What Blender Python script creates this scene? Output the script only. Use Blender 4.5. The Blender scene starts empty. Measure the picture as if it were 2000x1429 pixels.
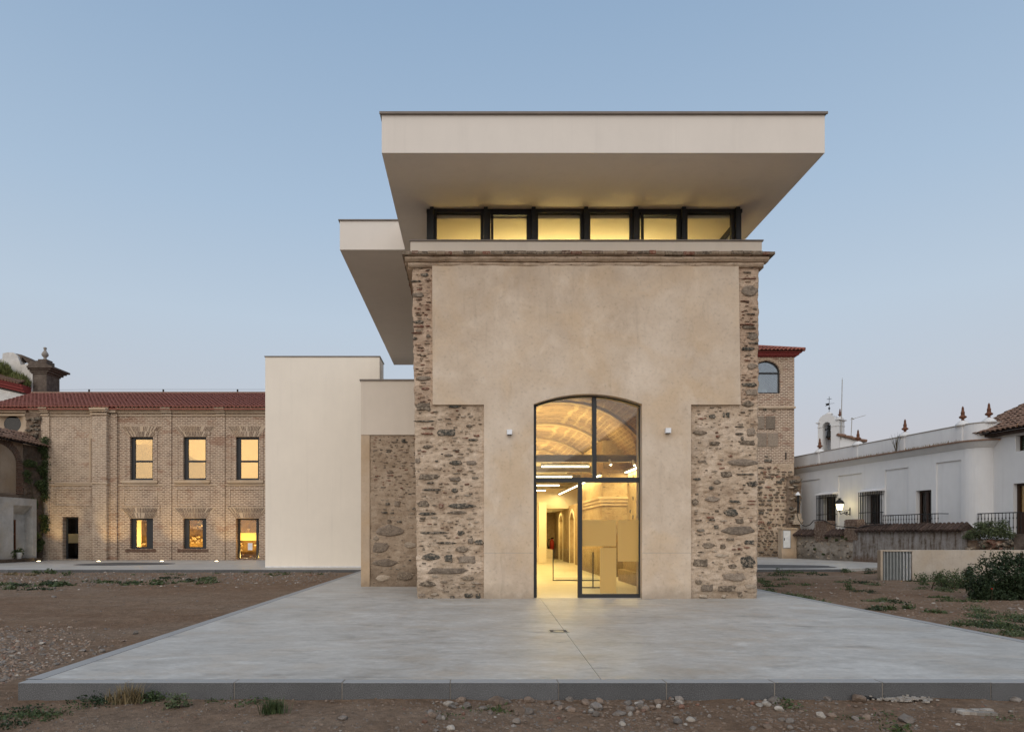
import bpy, math, random
import numpy as np
from mathutils import Vector, Matrix, noise
R = math.radians
random.seed(7)
rng = np.random.default_rng(11)
sc = bpy.context.scene
col = sc.collection

# ---------------------------------------------------------------- camera
F, CX, CY, EYE = 1333.33, 925.0, 1043.0, 1.37      # focal length, vanishing point (photo pixels), eye height above terrace
cam = bpy.data.cameras.new('camera')
cam.sensor_width = 36.0
cam.lens = 24.0
cam.shift_x = (1000 - CX) / 2000
cam.shift_y = (CY - 714.5) / 2000
cam.clip_start = 0.1
cam.clip_end = 3000
camo = bpy.data.objects.new('camera', cam)
camo.location = (0, 0, EYE)
camo.rotation_euler = (R(90), 0, 0)
col.objects.link(camo)
sc.camera = camo

# ---------------------------------------------------------------- sky, sun, exposure
SUN_EL, SUN_AZ = 40.0, 196.0         # soft dusk light from the bright half of the sky, behind the camera
world = bpy.data.worlds.new('World')
sc.world = world
world.use_nodes = True
wn, wl = world.node_tree.nodes, world.node_tree.links
sky = wn.new('ShaderNodeTexSky')
sky.sky_type = 'NISHITA'
sky.sun_disc = False
sky.sun_elevation = R(SUN_EL)
sky.sun_rotation = R(SUN_AZ)
sky.altitude = 300
sky.dust_density = 1.5
bg = wn['Background']
bg.inputs['Strength'].default_value = 0.01
wl.new(sky.outputs[0], bg.inputs[0])
# dusk gradient by elevation, the same all round: pink grey at the horizon to blue overhead
geo_ = wn.new('ShaderNodeTexCoord')
sep_ = wn.new('ShaderNodeSeparateXYZ')
wl.new(geo_.outputs['Generated'], sep_.inputs[0])
rmp = wn.new('ShaderNodeValToRGB')
els = rmp.color_ramp.elements
SKY = [(0.0, (0.50, 0.45, 0.46)), (0.06, (0.52, 0.475, 0.49)), (0.12, (0.50, 0.485, 0.515)), (0.20, (0.49, 0.53, 0.585)), (0.29, (0.47, 0.555, 0.645)), (0.42, (0.38, 0.495, 0.63)), (0.62, (0.27, 0.39, 0.55)), (1.0, (0.16, 0.26, 0.42))]
while len(els) < len(SKY):
    els.new(0.5)
for i_, (p_, c_) in enumerate(SKY):
    els[i_].position = p_
    els[i_].color = (*c_, 1)
wl.new(sep_.outputs[2], rmp.inputs[0])
bg2 = wn.new('ShaderNodeBackground')
bg2.inputs['Strength'].default_value = 0.65
wl.new(rmp.outputs[0], bg2.inputs[0])
ads = wn.new('ShaderNodeAddShader')
wl.new(bg.outputs[0], ads.inputs[0])
wl.new(bg2.outputs[0], ads.inputs[1])
wl.new(ads.outputs[0], wn['World Output'].inputs[0])
sun = bpy.data.lights.new('sun', 'SUN')
sun.energy = 1.2
sun.angle = R(80)
sun.color = (1.0, 0.88, 0.74)
suno = bpy.data.objects.new('sun', sun)
suno.location = (0, -20, 30)
_d = Vector((-math.sin(R(SUN_AZ)), -math.cos(R(SUN_AZ)), -math.tan(R(SUN_EL))))
suno.rotation_euler = _d.to_track_quat('-Z', 'Y').to_euler()
col.objects.link(suno)
sc.view_settings.view_transform = 'Standard'
sc.view_settings.look = 'None'
sc.view_settings.exposure = 0.6
sc.view_settings.gamma = 1.0
sc.cycles.use_denoising = True
sc.cycles.max_bounces = 8
sc.cycles.diffuse_bounces = 4
sc.cycles.transparent_max_bounces = 16
sc.cycles.sample_clamp_indirect = 6.0
sc.cycles.caustics_reflective = False
sc.cycles.caustics_refractive = False

# ---------------------------------------------------------------- helpers
OFF = {}


def P(px, py, D):
    return Vector(((px - CX) * D / F, D, EYE + (CY - py) * D / F))


def X(px, D):
    return (px - CX) * D / F


def Z(py, D):
    return EYE + (CY - py) * D / F


def thing(name, label, cat, loc=(0, 0, 0), group=None, rotz=0.0, local=False):
    o = bpy.data.objects.new(name, None)
    o.empty_display_size = 0.2
    o.location = loc
    o.rotation_euler = (0, 0, rotz)
    col.objects.link(o)
    o['label'] = label
    o['category'] = cat
    if group:
        o['group'] = group
    OFF[o.name] = Vector((0, 0, 0)) if local else Vector(loc)
    return o


def tag(o, label=None, cat=None, group=None, kind=None):
    if label:
        o['label'] = label
    if cat:
        o['category'] = cat
    if group:
        o['group'] = group
    if kind:
        o['kind'] = kind
    return o


class MB:
    def __init__(self):
        self.v, self.f = [], []

    def add(self, vs, fs):
        n = len(self.v)
        self.v.extend([tuple(p) for p in vs])
        self.f.extend([tuple(i + n for i in f) for f in fs])
        return self

    def box(self, x0, x1, y0, y1, z0, z1):
        vs = [(x0, y0, z0), (x1, y0, z0), (x1, y1, z0), (x0, y1, z0), (x0, y0, z1), (x1, y0, z1), (x1, y1, z1), (x0, y1, z1)]
        return self.add(vs, [(0, 3, 2, 1), (4, 5, 6, 7), (0, 1, 5, 4), (1, 2, 6, 5), (2, 3, 7, 6), (3, 0, 4, 7)])

    def prism_y(self, poly, y0, y1):       # polygon in (x,z), extruded along y (front y0)
        n = len(poly)
        vs = [(p[0], y0, p[1]) for p in poly] + [(p[0], y1, p[1]) for p in poly]
        fs = [tuple(range(n)), tuple(range(2 * n - 1, n - 1, -1))]
        fs += [(i, i + n, (i + 1) % n + n, (i + 1) % n) for i in range(n)]
        return self.add(vs, fs)

    def prism_z(self, poly, z0, z1):       # polygon in (x,y), extruded along z
        n = len(poly)
        vs = [(p[0], p[1], z0) for p in poly] + [(p[0], p[1], z1) for p in poly]
        fs = [tuple(range(n - 1, -1, -1)), tuple(range(n, 2 * n))]
        fs += [(i, (i + 1) % n, (i + 1) % n + n, i + n) for i in range(n)]
        return self.add(vs, fs)

    def prism_x(self, poly, x0, x1):       # polygon in (y,z), extruded along x
        n = len(poly)
        vs = [(x0, p[0], p[1]) for p in poly] + [(x1, p[0], p[1]) for p in poly]
        fs = [tuple(range(n)), tuple(range(2 * n - 1, n - 1, -1))]
        fs += [(i, i + n, (i + 1) % n + n, (i + 1) % n) for i in range(n)]
        return self.add(vs, fs)

    def lathe(self, cx, cy, prof, seg=12):  # prof: [(r,z)]
        vs, fs = [], []
        for r, z in prof:
            for k in range(seg):
                a = 2 * math.pi * k / seg
                vs.append((cx + r * math.cos(a), cy + r * math.sin(a), z))
        for i in range(len(prof) - 1):
            for k in range(seg):
                a, b = i * seg + k, i * seg + (k + 1) % seg
                fs.append((a, b, b + seg, a + seg))
        fs.append(tuple(range(seg - 1, -1, -1)))
        m = (len(prof) - 1) * seg
        fs.append(tuple(range(m, m + seg)))
        return self.add(vs, fs)

    def tube(self, pts, r, seg=6):
        pts = [Vector(p) for p in pts]
        rr = r if isinstance(r, (list, tuple)) else [r] * len(pts)
        vs, fs = [], []
        for i, p in enumerate(pts):
            t = (pts[min(i + 1, len(pts) - 1)] - pts[max(i - 1, 0)]).normalized()
            a = Vector((0, 0, 1)) if abs(t.z) < 0.9 else Vector((1, 0, 0))
            u = t.cross(a).normalized()
            w = t.cross(u)
            for k in range(seg):
                an = 2 * math.pi * k / seg
                vs.append(p + (u * math.cos(an) + w * math.sin(an)) * rr[i])
        for i in range(len(pts) - 1):
            for k in range(seg):
                a, b = i * seg + k, i * seg + (k + 1) % seg
                fs.append((a, b, b + seg, a + seg))
        fs.append(tuple(range(seg - 1, -1, -1)))
        m = (len(pts) - 1) * seg
        fs.append(tuple(range(m, m + seg)))
        return self.add(vs, fs)

    def frame(self, x0, x1, z0, z1, t, y0, y1):   # rectangular frame in the xz plane
        self.box(x0, x0 + t, y0, y1, z0, z1)
        self.box(x1 - t, x1, y0, y1, z0, z1)
        self.box(x0 + t, x1 - t, y0, y1, z1 - t, z1)
        self.box(x0 + t, x1 - t, y0, y1, z0, z0 + t)
        return self

    def mesh(self, name, mat, off=Vector((0, 0, 0)), smooth=False):
        me = bpy.data.meshes.new(name)
        me.from_pydata([(p[0] - off[0], p[1] - off[1], p[2] - off[2]) for p in self.v], [], self.f)
        me.update()
        if mat:
            me.materials.append(mat)
        if smooth:
            me.polygons.foreach_set('use_smooth', [True] * len(me.polygons))
        return me

    def build(self, name, mat, parent=None, smooth=False, bevel=0.0, origin=None):
        off = OFF[parent.name] if parent else Vector(origin or (0, 0, 0))
        o = bpy.data.objects.new(name, self.mesh(name, mat, off, smooth))
        col.objects.link(o)
        if parent:
            o.parent = parent
        else:
            o.location = off
        OFF[o.name] = off
        if bevel:
            b = o.modifiers.new('bevel', 'BEVEL')
            b.width = bevel
            b.segments = 2
            b.limit_method = 'ANGLE'
            b.angle_limit = R(40)
        return o


def inst(name, me, parent, loc, scale=(1, 1, 1), rot=(0, 0, 0)):
    o = bpy.data.objects.new(name, me)
    off = OFF[parent.name] if parent else Vector((0, 0, 0))
    o.location = Vector(loc) - off
    o.scale = scale
    o.rotation_euler = rot
    if parent:
        o.parent = parent
    col.objects.link(o)
    return o


def wob(x, y, z, s=1.0):
    return noise.noise(Vector((x * s, y * s, z * s)))


# ---------------------------------------------------------------- materials
class NT:
    def __init__(self, name):
        self.m = bpy.data.materials.new(name)
        self.m.use_nodes = True
        self.t = self.m.node_tree
        self.n, self.l = self.t.nodes, self.t.links
        self.b = self.n['Principled BSDF']
        tc = self.n.new('ShaderNodeTexCoord')
        self.co = tc.outputs['Object']

    def map(self, scale=(1, 1, 1), src=None, loc=(0, 0, 0)):
        mp = self.n.new('ShaderNodeMapping')
        mp.inputs['Scale'].default_value = scale
        mp.inputs['Location'].default_value = loc
        self.l.new(src or self.co, mp.inputs[0])
        return mp.outputs[0]

    def noise(self, scale, detail=6, rough=0.6, vec=None, dist=0.0):
        t = self.n.new('ShaderNodeTexNoise')
        t.inputs['Scale'].default_value = scale
        t.inputs['Detail'].default_value = detail
        t.inputs['Roughness'].default_value = rough
        t.inputs['Distortion'].default_value = dist
        self.l.new(vec or self.co, t.inputs['Vector'])
        return t.outputs['Fac']

    def ramp(self, fac, stops, mode='LINEAR'):
        r = self.n.new('ShaderNodeValToRGB')
        e = r.color_ramp.elements
        r.color_ramp.interpolation = mode
        while len(e) < len(stops):
            e.new(0.5)
        for i, (p, c) in enumerate(stops):
            e[i].position = p
            e[i].color = (c, c, c, 1) if isinstance(c, (int, float)) else (*c, 1)
        self.l.new(fac, r.inputs[0])
        return r.outputs[0]

    def mix(self, fac, a, b, mode='MIX'):
        m = self.n.new('ShaderNodeMixRGB')
        m.blend_type = mode
        for i, v in ((0, fac), (1, a), (2, b)):
            if isinstance(v, (int, float)):
                m.inputs[i].default_value = v if i == 0 else (v, v, v, 1)
            elif isinstance(v, (tuple, list)):
                m.inputs[i].default_value = (*v, 1)
            else:
                self.l.new(v, m.inputs[i])
        return m.outputs[0]

    def math(self, op, a, b=0.0):
        m = self.n.new('ShaderNodeMath')
        m.operation = op
        for i, v in ((0, a), (1, b)):
            if isinstance(v, (int, float)):
                m.inputs[i].default_value = v
            else:
                self.l.new(v, m.inputs[i])
        return m.outputs[0]

    def sep(self, vec=None):
        s = self.n.new('ShaderNodeSeparateXYZ')
        self.l.new(vec or self.co, s.inputs[0])
        return s.outputs

    def comb(self, x, y, z=0.0):
        c = self.n.new('ShaderNodeCombineXYZ')
        for i, v in enumerate((x, y, z)):
            if isinstance(v, (int, float)):
                c.inputs[i].default_value = v
            else:
                self.l.new(v, c.inputs[i])
        return c.outputs[0]

    def done(self, color=None, rough=0.85, bump=None, bs=0.3, bd=0.02, metal=0.0, spec=0.3):
        b = self.b
        if color is not None:
            if isinstance(color, (tuple, list)):
                b.inputs['Base Color'].default_value = (*color, 1)
            else:
                self.l.new(color, b.inputs['Base Color'])
        if isinstance(rough, (int, float)):
            b.inputs['Roughness'].default_value = rough
        else:
            self.l.new(rough, b.inputs['Roughness'])
        b.inputs['Metallic'].default_value = metal
        b.inputs['Specular IOR Level'].default_value = spec
        if bump is not None:
            bn = self.n.new('ShaderNodeBump')
            bn.inputs['Strength'].default_value = bs
            bn.inputs['Distance'].default_value = bd
            self.l.new(bump, bn.inputs['Height'])
            self.l.new(bn.outputs[0], b.inputs['Normal'])
        return self.m


def m_plain(name, c, rough=0.7, metal=0.0, var=0.12, scale=6.0, bs=0.1, spec=0.3):
    t = NT(name)
    n = t.noise(scale, 5)
    n2 = t.noise(scale * 14, 3)
    k = t.ramp(n, [(0.3, 1 - var), (0.7, 1 + var)])
    cc = t.mix(1.0, c, k, 'MULTIPLY')
    return t.done(cc, rough, n2, bs, 0.01, metal, spec)


def m_render(name, c, var=0.05):           # smooth new plaster
    t = NT(name)
    a = t.noise(0.9, 6, 0.6)
    b = t.noise(3.0, 5, 0.6, t.map((1, 1, 0.35)))
    g = t.noise(120, 2)
    k = t.mix(0.5, t.ramp(a, [(0.3, 1 - var), (0.7, 1 + var)]), t.ramp(b, [(0.3, 1 - var), (0.7, 1 + var)]))
    st_ = t.ramp(t.noise(1.4, 6, 0.65, t.map((3.0, 3.0, 0.12))), [(0.55, 1.0), (0.75, 1 - 1.6 * var)])
    k = t.mix(1.0, k, st_, 'MULTIPLY')
    k = t.mix(1.0, k, t.ramp(t.noise(0.5, 7, 0.7, t.map((1, 1, 1), loc=(3, 3, 3))), [(0.35, 1 - var), (0.6, 1.0)]), 'MULTIPLY')
    return t.done(t.mix(1.0, c, k, 'MULTIPLY'), 0.9, g, 0.25, 0.006, spec=0.15)


def m_oldplaster(name, lo, mid, hi):
    t = NT(name)
    a = t.noise(0.42, 5, 0.5, dist=0.3)
    a2 = t.noise(1.05, 6, 0.55, t.map((1, 1, 1), loc=(5, 2, 8)), 0.5)
    b = t.noise(3.0, 8, 0.6, dist=0.3)
    c = t.noise(16, 5, 0.65)
    base = t.ramp(a, [(0.34, lo), (0.5, mid), (0.66, hi)])
    base = t.mix(0.5, base, t.ramp(a2, [(0.34, lo), (0.5, mid), (0.66, hi)]))
    base = t.mix(0.25, base, t.ramp(b, [(0.34, lo), (0.5, mid), (0.66, hi)]))
    warm = t.ramp(t.noise(0.75, 5, 0.55, t.map((1, 1, 1), loc=(1, 6, 3)), 0.6), [(0.48, 0.0), (0.66, 0.5)])
    base = t.mix(warm, base, tuple(x * k for x, k in zip(mid, (1.02, 0.92, 0.76))))
    pale = t.ramp(t.noise(1.6, 6, 0.6, t.map((1, 1, 0.7), loc=(9, 1, 4)), 0.4), [(0.56, 0.0), (0.72, 0.55)])
    base = t.mix(pale, base, tuple(min(1, x * 1.1) for x in hi))
    drip = t.ramp(t.noise(2.2, 5, 0.6, t.map((2.4, 1, 0.28))), [(0.60, 1.0), (0.74, 0.86)])
    base = t.mix(1.0, base, drip, 'MULTIPLY')
    sp = t.ramp(c, [(0.28, 0.82), (0.42, 1.0), (0.75, 1.06)])
    base = t.mix(1.0, base, sp, 'MULTIPLY')
    pits = t.ramp(t.noise(38, 3, 0.5), [(0.22, 0.6), (0.3, 1.0)])
    base = t.mix(1.0, base, pits, 'MULTIPLY')
    z = t.sep()[2]
    wet = t.ramp(t.math('ADD', z, t.math('MULTIPLY', t.noise(2.6, 6), 0.55)), [(0.3, 0.66), (0.42, 0.84), (0.62, 1.0)])
    base = t.mix(1.0, base, wet, 'MULTIPLY')
    h = t.mix(0.5, b, c)
    return t.done(base, 0.93, h, 0.3, 0.02, spec=0.12)


def m_mortar(name, lo, mid, hi, dirt=(0.12, 0.085, 0.06), thr=0.60):
    t = NT(name)
    a = t.noise(0.8, 7, 0.65, dist=0.5)
    b = t.noise(5, 8, 0.7, dist=0.4)
    fl = t.noise(9, 5, 0.65, t.map((1, 1, 3.6)))
    c = t.noise(30, 5, 0.7)
    base = t.ramp(t.mix(0.45, a, b), [(0.36, lo), (0.5, mid), (0.64, hi)])
    # slivers of brick and slate too small to be pieces of their own
    msk = t.ramp(fl, [(thr, 0.0), (thr + 0.055, 1.0)])
    sliver = t.ramp(t.noise(3.1, 3), [(0.4, (0.17, 0.085, 0.058)), (0.5, (0.085, 0.07, 0.06)), (0.6, (0.15, 0.13, 0.11))])
    base = t.mix(t.math('MULTIPLY', msk, 0.75), base, sliver)
    base = t.mix(t.math('MULTIPLY', t.ramp(t.noise(0.9, 6, 0.6, t.map((1, 1, 1), loc=(7, 3, 1))), [(0.55, 0.0), (0.72, 1.0)]), 0.35), base, dirt)
    base = t.mix(1.0, base, t.ramp(c, [(0.28, 0.6), (0.45, 1.0), (0.8, 1.1)]), 'MULTIPLY')
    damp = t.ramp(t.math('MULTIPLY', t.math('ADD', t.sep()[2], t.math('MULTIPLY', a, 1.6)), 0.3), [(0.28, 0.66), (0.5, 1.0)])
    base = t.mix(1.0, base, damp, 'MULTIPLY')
    h = t.mix(0.5, t.mix(0.5, b, c), fl)
    return t.done(base, 0.95, h, 0.9, 0.035, spec=0.1)


def m_stone(name, c1, c2, speck=0.35, dust=0.75, dustc=(0.40, 0.32, 0.24)):
    dustk = dust
    t = NT(name)
    oi = t.n.new('ShaderNodeObjectInfo')
    co = t.n.new('ShaderNodeVectorMath')
    co.operation = 'ADD'
    geo = t.n.new('ShaderNodeNewGeometry')
    t.l.new(geo.outputs['Position'], co.inputs[0])
    t.l.new(oi.outputs['Random'], co.inputs[1])
    v = co.outputs[0]
    a = t.noise(11, 7, 0.7, v)
    b = t.noise(45, 4, 0.7, v)
    base = t.ramp(a, [(0.32, c1), (0.68, c2)])
    base = t.mix(1.0, base, t.ramp(b, [(0.25, 1 - speck), (0.5, 1.0), (0.8, 1 + speck)]), 'MULTIPLY')
    base = t.mix(1.0, base, t.ramp(oi.outputs['Random'], [(0, 0.7), (1, 1.3)]), 'MULTIPLY')
    dust = t.ramp(t.noise(17, 6, 0.7, v), [(0.47, 0.0), (0.6, dustk)])
    base = t.mix(dust, base, dustc)
    return t.done(base, 0.85, t.mix(0.5, a, b), 0.9, 0.03, spec=0.2)


def m_brick(name, c1, c2, mort, bw=0.26, bh=0.066, ms=0.014, wash=0.5, washc=None, axis='x', patch=None):
    t = NT(name)
    s = t.sep()
    hx = s[0] if axis == 'x' else s[1]
    wv = t.n.new('ShaderNodeTexNoise')
    wv.inputs['Scale'].default_value = 2.0
    t.l.new(t.co, wv.inputs['Vector'])
    zz = t.math('ADD', s[2], t.math('MULTIPLY', wv.outputs['Fac'], 0.05))
    v = t.comb(hx, zz)
    br = t.n.new('ShaderNodeTexBrick')
    t.l.new(v, br.inputs['Vector'])
    br.inputs['Scale'].default_value = 1.0
    br.inputs['Brick Width'].default_value = bw
    br.inputs['Row Height'].default_value = bh
    br.inputs['Mortar Size'].default_value = ms
    br.inputs['Mortar Smooth'].default_value = 0.25
    br.inputs['Bias'].default_value = -0.1
    br.inputs['Color1'].default_value = (*c1, 1)
    br.inputs['Color2'].default_value = (*c2, 1)
    br.inputs['Mortar'].default_value = (*mort, 1)
    big = t.noise(0.5, 7, 0.65, dist=0.6)
    mid = t.noise(2.4, 7, 0.7)
    fine = t.noise(16, 5, 0.7, t.map((1, 1, 3)))
    base = t.mix(1.0, br.outputs['Color'], t.ramp(fine, [(0.3, 0.55), (0.5, 1.0), (0.7, 1.35)]), 'MULTIPLY')
    wf = t.math('MULTIPLY', t.ramp(t.mix(0.55, big, mid), [(0.42, 0.0), (0.6, 1.0)]), wash)
    base = t.mix(wf, base, washc or mort)
    red = t.ramp(t.noise(1.3, 6, 0.65, t.map((0.6, 1, 1.4), loc=(3, 8, 2)), 0.5), [(0.55, 0.0), (0.66, 0.55)])
    base = t.mix(red, base, tuple(x * k for x, k in zip(c1, (1.05, 0.88, 0.8))))
    gap = t.ramp(t.noise(6, 4, 0.6, t.map((1, 1, 4.5), loc=(2, 2, 9))), [(0.62, 1.0), (0.7, 0.5)])
    base = t.mix(1.0, base, gap, 'MULTIPLY')
    stain = t.ramp(t.math('MULTIPLY', t.math('ADD', s[2], t.math('MULTIPLY', big, 3.0)), 0.25), [(0.38, 0.72), (0.65, 0.86)])
    base = t.mix(1.0, base, stain, 'MULTIPLY')
    base = t.mix(1.0, base, t.ramp(mid, [(0.25, 0.72), (0.5, 1.0), (0.75, 1.12)]), 'MULTIPLY')
    h = t.mix(0.35, t.math('SUBTRACT', 1.0, br.outputs['Fac']), fine)
    return t.done(base, 0.93, h, 0.8, 0.02, spec=0.12)


def m_emit(name, c, s):
    m = bpy.data.materials.new(name)
    m.use_nodes = True
    n = m.node_tree.nodes
    n.remove(n['Principled BSDF'])
    e = n.new('ShaderNodeEmission')
    e.inputs[0].default_value = (*c, 1)
    e.inputs[1].default_value = s
    m.node_tree.links.new(e.outputs[0], n['Material Output'].inputs[0])
    return m


def m_glass(name, tint=(0.97, 0.98, 0.96), refl=0.0, rough=0.0, gcol=(1, 1, 1)):
    m = bpy.data.materials.new(name)
    m.use_nodes = True
    n, l = m.node_tree.nodes, m.node_tree.links
    n.remove(n['Principled BSDF'])
    tr = n.new('ShaderNodeBsdfTransparent')
    tr.inputs[0].default_value = (*tint, 1)
    gl = n.new('ShaderNodeBsdfGlossy')
    gl.inputs['Roughness'].default_value = rough
    gl.inputs[0].default_value = (*gcol, 1)
    lw = n.new('ShaderNodeLayerWeight')          # Schlick reflectance, the same from both sides of the sheet
    lw.inputs[0].default_value = 0.5
    pw = n.new('ShaderNodeMath')
    pw.operation = 'POWER'
    pw.inputs[1].default_value = 5.0
    l.new(lw.outputs['Facing'], pw.inputs[0])
    ad = n.new('ShaderNodeMath')
    ad.operation = 'ADD'
    ad.use_clamp = True
    ad.inputs[1].default_value = refl + 0.03
    l.new(pw.outputs[0], ad.inputs[0])
    mx = n.new('ShaderNodeMixShader')
    l.new(ad.outputs[0], mx.inputs[0])
    l.new(tr.outputs[0], mx.inputs[1])
    l.new(gl.outputs[0], mx.inputs[2])
    l.new(mx.outputs[0], n['Material Output'].inputs[0])
    return m


def m_leaf(name, c1, c2):
    t = NT(name)
    geo = t.n.new('ShaderNodeNewGeometry')
    r = t.ramp(geo.outputs['Random Per Island'], [(0, c1), (1, c2)])
    m = t.done(r, 0.6, spec=0.25)
    return m


M = {}
M['white'] = m_render('white_plaster', (0.86, 0.785, 0.675), 0.03)
M['cream'] = m_render('cream_plaster', (0.70, 0.62, 0.525), 0.04)
M['soffit'] = m_render('roof_plaster', (0.76, 0.70, 0.63), 0.03)
M['coping'] = m_plain('coping_metal', (0.20, 0.17, 0.145), 0.55, var=0.1)
M['plaster'] = m_oldplaster('old_plaster', (0.48, 0.375, 0.28), (0.60, 0.488, 0.375), (0.70, 0.595, 0.485))
M['mortar'] = m_mortar('lime_mortar', (0.34, 0.24, 0.165), (0.53, 0.41, 0.30), (0.68, 0.55, 0.43))
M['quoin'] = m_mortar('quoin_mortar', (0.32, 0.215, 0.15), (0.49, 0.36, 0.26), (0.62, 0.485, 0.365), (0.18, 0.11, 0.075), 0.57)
M['mortar2'] = m_mortar('annex_mortar', (0.28, 0.205, 0.14), (0.41, 0.315, 0.23), (0.49, 0.395, 0.30))
M['slate'] = m_stone('dark_slate_stone', (0.04, 0.038, 0.033), (0.10, 0.095, 0.08))
M['schist'] = m_stone('brown_schist_stone', (0.10, 0.075, 0.055), (0.22, 0.175, 0.13))
M['granite'] = m_stone('grey_granite_stone', (0.17, 0.145, 0.115), (0.29, 0.25, 0.2), 0.5)
M['arch_brick'] = m_stone('pale_arch_brick', (0.36, 0.25, 0.175), (0.52, 0.39, 0.285), 0.25, 0.4)
M['stub'] = m_stone('weathered_stub_brick', (0.13, 0.075, 0.055), (0.24, 0.16, 0.12))
M['redbrick'] = m_stone('red_brick_piece', (0.15, 0.06, 0.04), (0.27, 0.125, 0.085))
M['tufa'] = m_stone('brown_tufa_block', (0.16, 0.125, 0.095), (0.29, 0.235, 0.185), 0.5, 0.35)
M['pale'] = m_stone('pale_stone', (0.33, 0.27, 0.205), (0.46, 0.38, 0.30))
M['brick'] = m_brick('old_brickwork', (0.30, 0.175, 0.12), (0.15, 0.085, 0.065), (0.66, 0.515, 0.385), bw=0.27, bh=0.095, ms=0.031, wash=0.5, washc=(0.58, 0.45, 0.33))
M['brick_pale'] = m_brick('washed_brickwork', (0.38, 0.25, 0.175), (0.22, 0.135, 0.10), (0.68, 0.54, 0.41), bw=0.27, bh=0.095, ms=0.031, wash=0.75, washc=(0.64, 0.505, 0.375))
M['brick_tower'] = m_brick('tower_brickwork', (0.27, 0.15, 0.108), (0.14, 0.078, 0.06), (0.66, 0.53, 0.405), bw=0.28, bh=0.10, ms=0.032, wash=0.2, washc=(0.56, 0.43, 0.31))
M['brick_dark'] = m_brick('weathered_brickwork', (0.20, 0.10, 0.07), (0.13, 0.065, 0.05), (0.25, 0.18, 0.13), wash=0.4, washc=(0.2, 0.15, 0.11))
M['moulding'] = m_oldplaster('brick_moulding', (0.42, 0.315, 0.22), (0.50, 0.39, 0.285), (0.56, 0.45, 0.34))
M['frame'] = m_plain('anthracite_metal', (0.022, 0.024, 0.027), 0.45, var=0.08, spec=0.4)
M['tile'] = m_stone('red_roof_tile', (0.25, 0.088, 0.064), (0.34, 0.135, 0.10), 0.2, dust=0.0)
M['tile_old'] = m_stone('old_roof_tile', (0.12, 0.066, 0.046), (0.25, 0.145, 0.10), 0.4, dust=0.3)
M['tile_dark'] = m_stone('dark_wall_tile', (0.035, 0.023, 0.019), (0.075, 0.048, 0.04), 0.4, dust=0.12)
M['red'] = m_plain('red_paint', (0.25, 0.045, 0.04), 0.7)
M['limewash'] = m_oldplaster('stained_limewash', (0.42, 0.40, 0.37), (0.62, 0.60, 0.57), (0.72, 0.70, 0.67))
M['oldlime'] = m_oldplaster('dirty_limewash', (0.24, 0.22, 0.195), (0.43, 0.41, 0.38), (0.55, 0.53, 0.50))
M['housewhite'] = m_render('white_house_paint', (0.69, 0.685, 0.68), 0.05)
M['brownwall'] = m_mortar('brown_ruin_plaster', (0.15, 0.105, 0.075), (0.25, 0.185, 0.135), (0.33, 0.25, 0.185), (0.06, 0.045, 0.035))
M['darkwall'] = m_mortar('soot_stained_wall', (0.06, 0.048, 0.038), (0.12, 0.09, 0.068), (0.2, 0.15, 0.11), (0.03, 0.025, 0.02))
M['ochre'] = m_oldplaster('ochre_ruin_plaster', (0.20, 0.15, 0.105), (0.28, 0.215, 0.155), (0.34, 0.265, 0.195))
M['ventwall'] = m_oldplaster('grey_beige_render', (0.34, 0.295, 0.245), (0.42, 0.37, 0.31), (0.48, 0.425, 0.36))
M['boundary'] = m_mortar('grey_rubble_mortar', (0.19, 0.155, 0.12), (0.31, 0.265, 0.215), (0.42, 0.37, 0.315), (0.09, 0.065, 0.05))
M['concrete'] = None
M['iron'] = m_plain('black_iron', (0.015, 0.015, 0.015), 0.5)
M['zinc'] = m_plain('galvanised_sheet', (0.32, 0.34, 0.34), 0.45, 0.7)
M['rust'] = m_plain('rust_brown_ceramic', (0.14, 0.055, 0.028), 0.6)
M['wood'] = m_plain('dark_brown_wood', (0.045, 0.024, 0.015), 0.5, scale=3)
M['stonegrey'] = m_plain('grey_carved_stone', (0.30, 0.27, 0.235), 0.85, var=0.2, scale=5)
M['darkstone'] = m_mortar('dark_weathered_stone', (0.06, 0.048, 0.04), (0.12, 0.095, 0.078), (0.2, 0.165, 0.135))
M['glass'] = m_glass('clear_glass')
M['goldglass'] = m_glass('bronze_coated_glass', (0.92, 0.82, 0.60), 0.18, gcol=(1.0, 0.80, 0.52))
M['towerglass'] = m_glass('tower_glass', (0.8, 0.84, 0.84), 0.22)
M['balglass'] = m_glass('balustrade_glass', (0.95, 0.97, 0.95), 0.02)
M['film'] = m_plain('frosted_film', (0.66, 0.56, 0.36), 0.8, var=0.03)
_f = M['film'].node_tree
_tr, _mx = _f.nodes.new('ShaderNodeBsdfTranslucent'), _f.nodes.new('ShaderNodeMixShader')
_tr.inputs[0].default_value = (0.95, 0.85, 0.6, 1)
_mx.inputs[0].default_value = 0.8
_f.links.new(_f.nodes['Principled BSDF'].outputs[0], _mx.inputs[1])
_f.links.new(_tr.outputs[0], _mx.inputs[2])
_f.links.new(_mx.outputs[0], _f.nodes['Material Output'].inputs[0])
M['lampwhite'] = m_plain('white_lamp_housing', (0.75, 0.76, 0.78), 0.5)
M['tubelight'] = m_emit('lit_tube', (1.0, 0.86, 0.55), 9.0)
M['warmlight'] = m_emit('lit_lens', (1.0, 0.80, 0.45), 12.0)
M['lantern'] = m_emit('lit_lantern_glass', (1.0, 0.83, 0.45), 4.5)
M['inwall'] = m_render('interior_white_wall', (0.78, 0.72, 0.60), 0.03)
M['infloor'] = m_plain('interior_concrete_floor', (0.55, 0.50, 0.41), 0.4, var=0.06, scale=1.5)
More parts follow.
